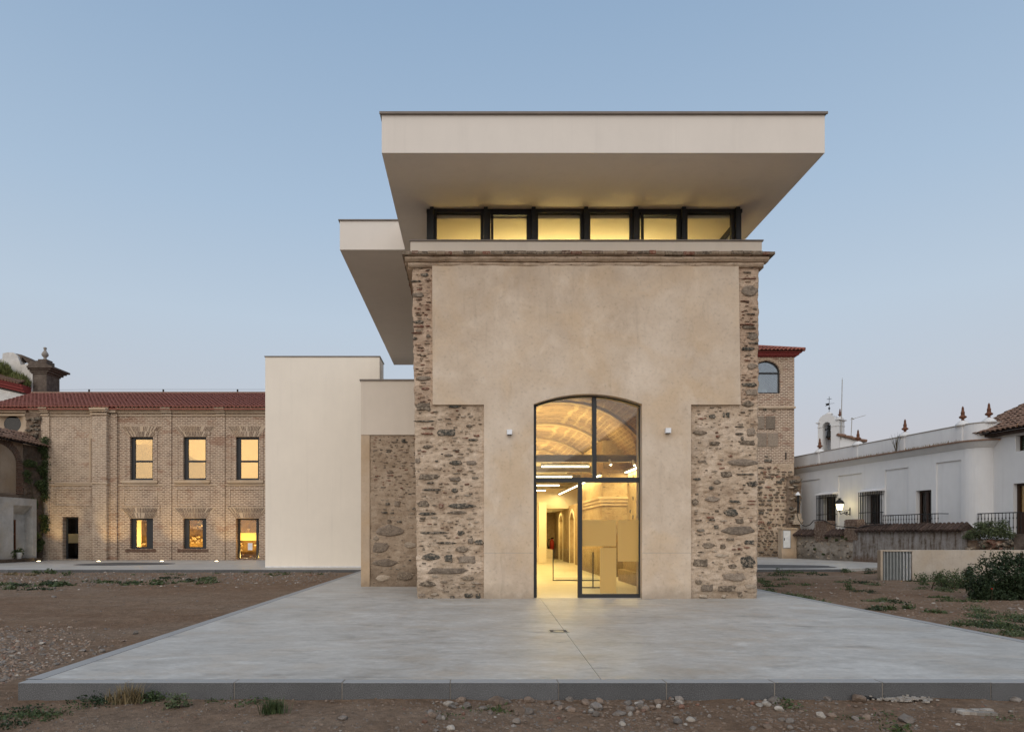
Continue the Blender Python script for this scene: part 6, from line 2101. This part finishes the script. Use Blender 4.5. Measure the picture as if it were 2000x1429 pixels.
def weed(px, py, wpx, hpx, label, group, mk='leaf', n=None, tall=False, name='weed', size=None, cat='weed'):
    p = G(px, py)
    k = p.y / F
    w, h = wpx * k / 2, hpx * k
    if label.startswith('*'):
        sz = 'tiny' if w < 0.12 else 'small' if w < 0.22 else 'middling' if w < 0.34 else 'wide'
        hg = 'flat' if h < 0.08 else 'knee low' if h < 0.16 else 'bushy'
        cl_ = {'leaf': 'green', 'leaf_dark': 'dark green', 'leaf_light': 'pale green', 'leaf_dry': 'brown'}[mk]
        if p.x > 5:
            lm = min((((p.x - TX1) * 0.9, 'by the terrace edge'), (abs(p.y - 26.7) * 0.7, 'by the far walkway'), ((p - Vector((13.4, 21.5, 0))).length, 'near the corrugated grille'), ((p - Vector((12.0, 15.6, 0))).length * 0.8, 'near the dark bush')))[1]
        else:
            lm = 'by the far walkway' if p.y > 22.5 else 'in the gravel band' if p.y > 18.0 else 'on bare dirt'
        label = '%s %s %s weed %s, %s yard' % (sz, hg, cl_, lm, label[1:])
    t = thing(name, label, cat, p, group)
    n = n or int(50 + 260 * w)
    ls = size or (0.022 + 0.012 * min(1, h / 0.4))
    cs = []
    stems = MB()
    ns = max(3, int(w * 14))
    for i in range(ns):
        a, r = random.uniform(0, 6.28), math.sqrt(random.random())
        bx, by = p.x + math.cos(a) * r * w, p.y + math.sin(a) * r * min(w, 0.35)
        hh = h * random.uniform(0.35, 1.0) * (1.1 - 0.6 * r)
        tx_, ty_ = bx + random.gauss(0, 0.25) * hh, by + random.gauss(0, 0.25) * hh
        b0 = Vector((bx, by, gz(bx, by) - 0.01))
        b1 = Vector((tx_, ty_, b0.z + hh + 0.01))
        stems.tube([b0, b0.lerp(b1, 0.5) + Vector((random.gauss(0, 0.01), 0, 0)), b1], [0.005, 0.004, 0.002], 4)
        for j in range(max(3, n // ns)):
            f = random.random() ** (0.8 if tall else 1.2)
            q = b0.lerp(b1, f)
            sp = (0.07 if not tall else 0.05) + 0.12 * (1 - f) * min(w, 0.4)
            cs.append((q.x + random.gauss(0, sp), q.y + random.gauss(0, sp * 0.8), max(q.z + random.gauss(0, 0.012), b0.z + 0.01)))
    leaves('foliage', cs, mk, ls, t)
    tag(stems.build('stem', M['stem'], t), kind='stuff')
    return t


# in front of the kerb
gF = 'weeds in the dirt strip before the kerb'
for a in ((60, 1385, 90, 10), (130, 1388, 110, 14), (185, 1376, 70, 12), (30, 1400, 60, 10), (10, 1418, 50, 10), (100, 1398, 60, 8)):
    weed(*a, {60: 'dark creeping weed on the dirt by the kerb corner, middle patch', 130: 'widest creeping green weed on the dirt by the kerb corner', 185: 'dark creeping weed beside the dry grass at the kerb', 30: 'green creeping weed patch a step out from the kerb corner', 10: 'dark creeping weed patch farthest out from the kerb corner', 100: 'narrow green creeping weed strip outside the widest patch'}[a[0]], gF, 'leaf_dark' if a[0] in (60, 185, 10) else 'leaf', 230, size=0.015)
weed(297, 1368, 30, 28, 'upright leafy weed against the kerb with broad leaves', gF, 'leaf', 260, True, size=0.02)
weed(345, 1380, 22, 45, 'tallest yellow green weed standing against the kerb', gF, 'leaf_light', 240, True, size=0.018)
weed(175, 1368, 40, 18, 'dark weed at the foot of the kerb near its corner', gF, 'leaf_dark', 160, size=0.018)
weed(410, 1370, 20, 12, 'small weed close to the kerb joint', gF, 'leaf', 60, size=0.015)
weed(495, 1373, 24, 10, 'flat small green weed beside the tuft of grass', gF, 'leaf', 90, size=0.02)
weed(945, 1386, 26, 10, 'tiny green weed among the broken stones', gF, 'leaf', 60, size=0.016)
weed(980, 1388, 20, 14, 'small leafy weed among the broken stones', gF, 'leaf_vine', 80, size=0.018)
weed(1540, 1382, 14, 26, 'thin upright weed between the pale rubble pieces', gF, 'leaf', 110, True, size=0.016)
weed(1660, 1402, 14, 10, 'tiny weed beside a small grey stone', gF, 'leaf', 50, size=0.015)
weed(1735, 1400, 14, 12, 'tiny weed near the cracked white slab', gF, 'leaf', 50, size=0.015)
weed(1760, 1427, 26, 22, 'leafy weed in the reddish dirt far from the kerb', gF, 'leaf_vine', 120, True, size=0.017)
weed(875, 1398, 18, 8, 'sparse weed sprig between brown stones', gF, 'leaf', 40, size=0.014)
weed(1965, 1400, 40, 10, 'thin straggling weed beside the cracked white slab', gF, 'leaf_light', 90, size=0.012)
for (px, py, w, h, n, mk, lab) in ((533, 1392, 0.11, 0.13, 240, 'leaf', 'small round tuft of green grass on bare dirt before the kerb'), (236, 1372, 0.16, 0.15, 160, 'leaf_dry', 'dry straw coloured grass leaning on the kerb'), (260, 1370, 0.1, 0.18, 90, 'leaf_dry', 'thin dry grass between the kerb and the tall weed')):
    p = G(px, py)
    t = thing('grass_tuft', lab, 'grass tuft', p, gF)
    blade_tuft('blade', lambda i: (p.x + random.gauss(0, w * 0.4), p.y + random.gauss(0, w * 0.25), p.z - 0.005), mk, n, h, 0.9, 0.0035, t)
# left yard
gL = 'weeds in the left yard'
for i in range(36):
    px = random.uniform(-5, 430)
    py = 1146 - 0.025 * px + random.gauss(0, 4.5)
    if 230 < px < 240:
        continue
    weed(px, py, random.uniform(14, 42), random.uniform(4, 11), '*brick wing', gL, random.choice(('leaf', 'leaf', 'leaf_dark', 'leaf_light')), random.randint(60, 150), size=0.045)
for px, py, h in ((92, 1119, 16), (108, 1120, 18), (128, 1124, 26), (70, 1121, 14)):
    weed(px, py, 14, h, '*brick wing', gL, 'leaf', 60, True, size=0.05)
weed(20, 1123, 26, 8, 'rust brown dried weed by the far walkway', gL, 'leaf_dry', 160, size=0.05)
weed(55, 1123, 26, 6, 'brown dried weed mat by the far walkway', gL, 'leaf_dry', 120, size=0.05)
for i in range(14):
    weed(random.uniform(180, 690), random.uniform(1117, 1124), random.uniform(8, 20), random.uniform(3, 6), '*brick wing', gL, 'leaf', 30, size=0.04)
# right yard
gR = 'weeds in the right yard'
for px, py, w, h in ((1485, 1160, 40, 8), (1510, 1158, 50, 10), (1540, 1163, 50, 7), (1570, 1166, 40, 5), (1500, 1145, 40, 10), (1490, 1135, 24, 12)):
    weed(px, py, w, h, '*tower', gR, random.choice(('leaf', 'leaf_light')), 300, size=0.03)
for i in range(60):
    px, py = random.uniform(1490, 1900), random.uniform(1116, 1200)
    if py > 1160 + (px - 1480) * 0.185 - 4:
        continue
    if random.random() < 0.5:
        py = random.choice((1118, 1140, 1152, 1172)) + random.gauss(0, 3)
        if py > 1156 + (px - 1480) * 0.185:
            continue
    weed(px, py, random.uniform(20, 60), random.uniform(4, 10), '*tower', gR, random.choice(('leaf', 'leaf', 'leaf_dark', 'leaf_light')), random.randint(80, 200), size=0.03)
for px, py, w, h in ((1520, 1122, 26, 18), (1650, 1118, 20, 16), (1655, 1152, 16, 16), (1730, 1190, 22, 18), (1640, 1190, 12, 14), (1770, 1188, 14, 12)):
    weed(px, py, w, h, '*tower', gR, 'leaf', 160, True, size=0.03)
for i in range(34):
    px = random.uniform(1880, 2000)
    py = random.uniform(1190, 1245)
    if py > 1156 + (px - 1480) * 0.185:
        continue
    weed(px, py, random.uniform(24, 60), random.uniform(5, 16), '*tower', gR, random.choice(('leaf', 'leaf_dark', 'leaf_light')), 160, size=0.022)


def shrub(name, label, blobs, n, mk, size, base, stems, group=None):
    t = thing(name, label, 'shrub', base, group)
    leaves('foliage', clump_points(blobs, n), mk, size, t)
    sm_ = MB()
    for b in random.sample(blobs, min(stems, len(blobs))):
        e = Vector((b[0], b[1], b[2] + b[5] * 0.7))
        st_ = Vector(base) + Vector((random.gauss(0, 0.15), random.gauss(0, 0.1), -0.03))
        sm_.tube([st_, st_.lerp(e, 0.5) + Vector((random.gauss(0, 0.05), 0, 0)), e], [0.018, 0.012, 0.005], 5)
    sm_.build('branch', M['stem'], t)
    return t


DS = 15.6
bl = []
for (px, py, a, b) in ((1905, 1140, 22, 20), (1930, 1125, 16, 30), (1928, 1098, 9, 14), (1925, 1088, 5, 8), (1960, 1105, 22, 30), (1965, 1085, 10, 12), (1968, 1076, 5, 7), (1990, 1090, 12, 18), (2000, 1110, 26, 34), (1895, 1120, 10, 12), (1900, 1108, 6, 9), (1940, 1150, 34, 22), (1985, 1150, 34, 26), (1915, 1160, 22, 14), (2020, 1130, 30, 40), (1945, 1112, 12, 18), (1995, 1080, 6, 10), (1910, 1100, 5, 8)):
    p = P(px, py, DS + random.uniform(-0.35, 0.35))
    k = DS / F
    bl.append((p.x, p.y, p.z, a * k, 0.28, b * k))
bl = [(b[0], b[1], b[2] - 0.03, b[3] * 0.82, b[4], b[5] * 0.8) for b in bl]
for (px, py, a, b) in ((1910, 1158, 20, 14), (1935, 1162, 24, 14), (1960, 1162, 24, 16), (1985, 1162, 26, 18), (1960, 1140, 30, 20), (2010, 1155, 26, 24), (1990, 1130, 24, 22), (1920, 1140, 20, 18)):
    p = P(px, py, DS - 0.15 + random.uniform(-0.2, 0.2))
    bl.append((p.x, p.y, p.z, a * DS / F, 0.25, b * DS / F))
for px in (1888, 1894, 1900, 1907, 1914, 1921, 1927, 1933, 1940, 1946, 1953, 1959, 1966, 1971, 1978, 1985, 1991, 1998):        # feathery tips
    tp_ = random.uniform(1068, 1104) if px > 1918 else random.uniform(1094, 1116)
    for q in range(5):
        p = P(px + random.gauss(0, 2), tp_ + q * 7, DS + random.uniform(-0.2, 0.2))
        bl.append((p.x, p.y, p.z, (1.2 + q * 1.2) * DS / F, 0.05, 4.5 * DS / F))
shrub('dark_bush', 'large dark leafy bush in front of the low plaster wall', bl, 13000, 'leaf_dark', 0.034, G(1950, 1166), 8)
bl = []
for i in range(16):
    px = random.uniform(1795, 1895)
    p = P(px, random.uniform(1122, 1146), 18.5 + random.uniform(-0.6, 0.6))
    bl.append((p.x, p.y, p.z, 0.16, 0.2, 0.13 + 0.14 * (px > 1840)))
shrub('pale_bush', 'low pale grey green weeds bushing up against the plaster wall', bl, 3400, 'leaf', 0.026, G(1845, 1150), 5)
bl = []
for (px, py, a, b) in ((1905, 1042, 16, 12), (1925, 1035, 16, 14), (1945, 1040, 16, 12), (1915, 1025, 8, 8), (1935, 1022, 6, 8), (1960, 1035, 10, 14), (1970, 1045, 10, 8), (1893, 1048, 8, 6), (1957, 1020, 4, 8)):
    p = P(px, py, bs(px)[1] - 0.1)
    bl.append((p.x, p.y, p.z, a * 0.0215, 0.4, b * 0.0215))
shrub('wall_top_bush', 'green bush growing out of the broken end of the boundary wall', bl, 3600, 'leaf_light', 0.045, P(1925, 1058, bs(1925)[1]), 9)
for (px, py) in ((1618, 1050), (1650, 1048), (1657, 1052), (1638, 1054), (1595, 1072), (1612, 1082)):
    q = W0(px, py)
    t = thing('wall_fern', 'little green plant rooted in the rubble section of the boundary wall', 'plant', q, 'plants rooted in the boundary wall')
    leaves('foliage', clump_points([(q.x, q.y, q.z, 0.09, 0.07, 0.08)], 70), 'leaf_vine', 0.04, t)
    MB().tube([q + Vector((0.1, 0, -0.05)), q], 0.008, 4).build('stem', M['stem'], t)
for (px, py) in ((1937.0, 1149),):
    q = P(px, py, DS - 0.55)
    t = thing('poppy', 'single red poppy flower in front of the dark bush', 'flower', G(px, 1172))
    MB().lathe(q.x, q.y, [(0.005, q.z - 0.015), (0.016, q.z), (0.02, q.z + 0.012), (0.012, q.z + 0.008)], 9).build('petal', M['poppy'], t)
    MB().tube([(q.x, q.y, gz(q.x, q.y)), (q.x + 0.01, q.y, q.z - 0.02)], 0.004, 4).build('stem', M['stem'], t)

# broken stones
def rock(i):
    random.seed(100 + i)
    import bmesh
    bm = bmesh.new()
    bmesh.ops.create_icosphere(bm, subdivisions=2, radius=0.5)
    pl_ = [(Vector((random.gauss(0, 1), random.gauss(0, 1), random.gauss(0, 1))).normalized(), random.uniform(0.26, 0.42)) for _ in range(8)]
    for v in bm.verts:
        for nrm_, d in pl_:
            e = v.co.dot(nrm_) - d
            if e > 0:
                v.co -= nrm_ * e
        v.co *= 1 + 0.10 * noise.noise(v.co * 3.0 + Vector((i, 0, 0)))
    bmesh.ops.dissolve_limit(bm, angle_limit=0.12, verts=bm.verts[:], edges=bm.edges[:])
    bmesh.ops.triangulate(bm, faces=bm.faces[:])
    vs = [tuple(v.co) for v in bm.verts]
    bm.verts.index_update()
    fs = [tuple(v.index for v in f.verts) for f in bm.faces]
    bm.free()
    return vs, fs


ROCKS = [rock(i) for i in range(14)]
random.seed(21)
M['r_grey'] = m_stone('rubble_grey', (0.15, 0.13, 0.115), (0.27, 0.24, 0.21), 0.3, 0.35, (0.24, 0.18, 0.135))
M['r_brown'] = m_stone('rubble_brown', (0.16, 0.115, 0.085), (0.28, 0.21, 0.16), 0.25, 0.3, (0.24, 0.18, 0.135))
M['r_brick'] = m_stone('rubble_brick', (0.16, 0.08, 0.055), (0.25, 0.14, 0.10), 0.25, 0.3, (0.24, 0.18, 0.135))
M['r_pale'] = m_stone('rubble_plaster', (0.30, 0.27, 0.235), (0.41, 0.37, 0.32), 0.25, 0.3, (0.24, 0.18, 0.135))
RM = {}
RLAB = {'r_grey': 'grey broken stone lying in the dirt before the kerb', 'r_brown': 'brown broken stone lying in the dirt before the kerb', 'r_brick': 'broken red brick lump in the dirt before the kerb', 'r_pale': 'pale chip of broken plaster in the dirt before the kerb'}
RLAB2 = {'r_grey': 'grey broken stone in the heap beside the left terrace edge', 'r_brown': 'brown broken stone in the heap beside the left terrace edge', 'r_brick': 'broken red brick lump in the heap beside the left terrace edge', 'r_pale': 'pale stone chip in the heap beside the left terrace edge'}


def put_rock(px, py, spx, mk, lab, grp, flat=None):
    i = random.randrange(14)
    if (i, mk) not in RM:
        me = bpy.data.meshes.new('rubble_stone')
        me.from_pydata(ROCKS[i][0], [], ROCKS[i][1])
        me.materials.append(M[mk])
        RM[(i, mk)] = me
    p = G(px, py)
    s = spx * p.y / F * 1.15
    sz = 'pebble sized' if s < 0.04 else 'egg sized' if s < 0.065 else 'fist sized' if s < 0.10 else 'big'
    cn_ = {'r_grey': 'grey stone', 'r_brown': 'brown stone', 'r_brick': 'red brick lump', 'r_pale': 'pale plaster chip'}[mk]
    if grp.endswith('before the kerb'):
        ki = int((p.x - k0) - math.floor(TX0 - k0)) + 1
        od = ['zeroth', 'first', 'second', 'third', 'fourth', 'fifth', 'sixth', 'seventh', 'eighth', 'ninth', 'tenth', 'eleventh', 'twelfth'][max(1, min(12, ki))]
        ds = 'touching' if p.y > TD0 - 0.12 else 'close before' if p.y > TD0 - 0.4 else 'well before'
        lab = '%s %s %s the %s kerb stone from the weedy corner' % (sz, cn_, ds, od)
    elif grp.endswith('beside the terrace'):
        lab = '%s %s in the rubble heap %s the terrace edge' % (sz, cn_, 'touching' if TX0 - p.x < 0.5 else 'close to' if TX0 - p.x < 1.5 else 'away from')
    fl = flat or random.uniform(0.45, 0.85)
    o = bpy.data.objects.new('rubble_stone', RM[(i, mk)])
    o.location = (p.x, p.y, p.z + s * fl * 0.22)
    o.scale = (s, s * random.uniform(0.65, 1.0), s * fl)
    o.rotation_euler = (random.uniform(-0.25, 0.25), random.uniform(-0.25, 0.25), random.uniform(0, 6.28))
    col.objects.link(o)
    tag(o, lab, 'stone', grp)
    return o


mks = ['r_grey'] * 5 + ['r_brown'] * 4 + ['r_brick'] + ['r_pale'] * 2
gS = 'broken stones before the kerb'
for i in range(190):
    px = random.choice((random.uniform(830, 1360), random.uniform(830, 1360), random.uniform(830, 1360), random.uniform(1440, 1760), random.uniform(560, 2000)))
    py = random.choice((random.uniform(1356, 1378), random.uniform(1356, 1428), random.uniform(1370, 1410)))
    mk = random.choice(mks)
    put_rock(px, py, random.choice((6, 8, 10, 12, 16, 20)) * random.uniform(0.8, 1.1), mk, RLAB[mk], gS)
for px, py, s, mk in ((671, 1404, 20, 'r_grey'), (672, 1404, 0.1, 'r_grey'), (847, 1400, 17, 'r_brown'), (830, 1410, 17, 'r_brick'), (900, 1369, 22, 'r_brown'), (970, 1374, 34, 'r_brown'), (1020, 1362, 24, 'r_grey'), (1032, 1393, 22, 'r_grey'), (980, 1363, 14, 'r_grey'), (1195, 1362, 22, 'r_grey'), (1268, 1362, 22, 'r_pale'), (1165, 1383, 34, 'r_grey'), (1210, 1395, 26, 'r_grey'), (1250, 1382, 18, 'r_grey'), (866, 1404, 14, 'r_pale'), (1470, 1362, 26, 'r_grey'), (1512, 1370, 28, 'r_grey'), (1655, 1362, 22, 'r_grey'), (1676, 1368, 26, 'r_brown'), (1484, 1378, 14, 'r_pale'), (1500, 1420, 18, 'r_brown'), (1670, 1405, 16, 'r_grey'), (1770, 1409, 28, 'r_grey'), (1010, 1412, 18, 'r_grey'), (880, 1424, 18, 'r_pale')):
    if s > 1:
        put_rock(px, py, s, mk, RLAB[mk], gS)
for i in range(46):
    px = abs(random.gauss(0, 95))
    py = random.uniform(1232, 1330)
    if py > 1332.7 - 0.3133 * (px - 21) - 6 and px > 10:
        continue
    mk = random.choice(mks)
    put_rock(px, py, random.uniform(6, 17), mk, RLAB2[mk], 'broken stones beside the terrace', 0.4)
for px, py, s in ((265, 1238, 13), (105, 1167, 10), (198, 1272, 14), (195, 1265, 8), (385, 1174, 6)):
    put_rock(px, py, s, 'r_grey', 'lone grey stone lying on the bare reddish dirt of the left yard', 'lone stones in the left yard')


def gravel(n, gen, mk, smin, smax, name='gravel'):
    mb = MB()
    for i in range(n):
        px, py = gen()
        p = G(px, py)
        s = random.uniform(smin, smax) * random.choice((0.6, 0.8, 1.0, 1.3))
        a = random.uniform(0, 6.28)
        c, sn = math.cos(a) * s, math.sin(a) * s
        h = s * random.uniform(0.3, 0.7)
        e = random.uniform(0.5, 0.95)
        z = p.z - 0.002
        mb.add([(p.x + c, p.y + sn, z), (p.x - sn * e, p.y + c * e, z), (p.x - c, p.y - sn, z), (p.x + sn * e, p.y - c * e, z), (p.x + c * 0.45 - sn * 0.3, p.y + sn * 0.4, z + h), (p.x - c * 0.5, p.y - sn * 0.4 + c * 0.2, z + h * random.uniform(0.6, 1))],
               [(0, 1, 4), (1, 5, 4), (1, 2, 5), (2, 3, 5), (3, 4, 5), (3, 0, 4)])
    o = mb.build(name, M[mk])
    tag(o, 'loose gravel and stone chips scattered over the dirt', 'gravel', kind='stuff')


def front():
    while True:
        px, py = random.uniform(-20, 2010), random.uniform(1352, 1432)
        d = 0.35 + 0.65 * (830 < px < 1380) + 0.4 * (1430 < px < 1800)
        if random.random() < d * (0.35 + 0.65 * max(0, wob(px * 0.012, py * 0.03, 0) + 0.5)):
            return px, py


def leftheap():
    while True:
        px, py = abs(random.gauss(0, 110)) - 10, random.uniform(1222, 1345)
        if py < 1332.7 - 0.3133 * (px - 21) - 3:
            return px, py


def leftband():
    while True:
        px = random.uniform(-20, 660)
        py = 1134 - 0.02 * px + random.gauss(0, 9)
        if py > 1114.5 and py < 1332.7 - 0.3133 * (px - 21) - 3:
            return px, py


def anyleft():
    while True:
        px, py = random.uniform(-20, 690), random.uniform(1116, 1330)
        if py < 1332.7 - 0.3133 * (px - 21) - 3:
            return px, py


def right():
    while True:
        px, py = random.uniform(1485, 2010), random.uniform(1114, 1250)
        if py < 1151.7 + (px - 1480) * 0.185 - 3:
            return px, py


for mk, k in (('r_grey', 1.0), ('r_brown', 1.3), ('r_pale', 0.12), ('r_brick', 0.08)):
    gravel(int(2600 * k), front, mk, 0.005, 0.018)
    gravel(int(600 * k), leftheap, mk, 0.012, 0.035)
    gravel(int(1500 * k), leftband, mk, 0.025, 0.06)
    gravel(int(420 * k), anyleft, mk, 0.008, 0.025)
    gravel(int(900 * k), right, mk, 0.012, 0.035)

# white plaster debris: a heap of flakes and a cracked slab; scraps of black plastic
p = G(1762, 1369)
t = thing('plaster_debris', 'heap of flat white plaster flakes against the kerb', 'debris', p)
mb = MB()
for i in range(90):
    c = Vector((p.x + random.gauss(0, 0.13), p.y + random.gauss(0, 0.035), 0))
    c.z = gz(c.x, c.y) + 0.012 + 0.02 * random.random()
    r = random.uniform(0.008, 0.03)
    nn_ = random.randint(4, 6)
    ps = [(c.x + r * math.cos(6.28 * k / nn_) * random.uniform(0.6, 1.3), c.y + r * math.sin(6.28 * k / nn_) * random.uniform(0.6, 1.2)) for k in range(nn_)]
    mb.prism_z(ps, c.z - 0.006, c.z + random.uniform(0.0, 0.008))
tag(mb.build('flake', M['r_pale'], t), kind='stuff')
p = G(1900, 1391)
t = thing('cracked_slab', 'cracked flat white plaster slab lying on the dirt', 'debris', p)
for i in range(5):
    for j in range(2):
        cxp, cyp = p.x - 0.12 + 0.06 * i + 0.02 * j, p.y - 0.05 + 0.06 * j
        q = [(cxp + a_ * 0.031 + random.uniform(-0.007, 0.007), cyp + b_ * 0.03 + random.uniform(-0.006, 0.006)) for a_, b_ in ((-1, -1), (1, -1), (1, 1), (-1, 1))]
        zz = gz(cxp, cyp) + 0.004
        MB().prism_z(q, zz - 0.01, zz + 0.018 + random.uniform(0, 0.006)).build('fragment', M['r_pale'], t)
for px, py, lab in ((1010, 1361, 'torn black plastic pipe end sticking out under the kerb among stones'), (1700, 1366, 'crumpled black plastic scrap beside the brown stone at the kerb')):
    p = G(px, py)
    t = MB()
    n = 7
    t.add([(p.x - 0.07, p.y, p.z), (p.x + 0.07, p.y + 0.01, p.z), (p.x + 0.085, p.y + 0.06, p.z + 0.03), (p.x + 0.02, p.y + 0.05, p.z + 0.05), (p.x - 0.03, p.y + 0.04, p.z + 0.035), (p.x - 0.08, p.y + 0.06, p.z + 0.06), (p.x, p.y - 0.01, p.z + 0.02)], [(0, 1, 6), (1, 2, 6), (2, 3, 6), (3, 4, 6), (4, 5, 6), (5, 0, 6), (0, 5, 4, 3, 2, 1)])
    o = t.build('plastic_scrap', M['rubber'], origin=p)
    tag(o, lab, 'scrap')
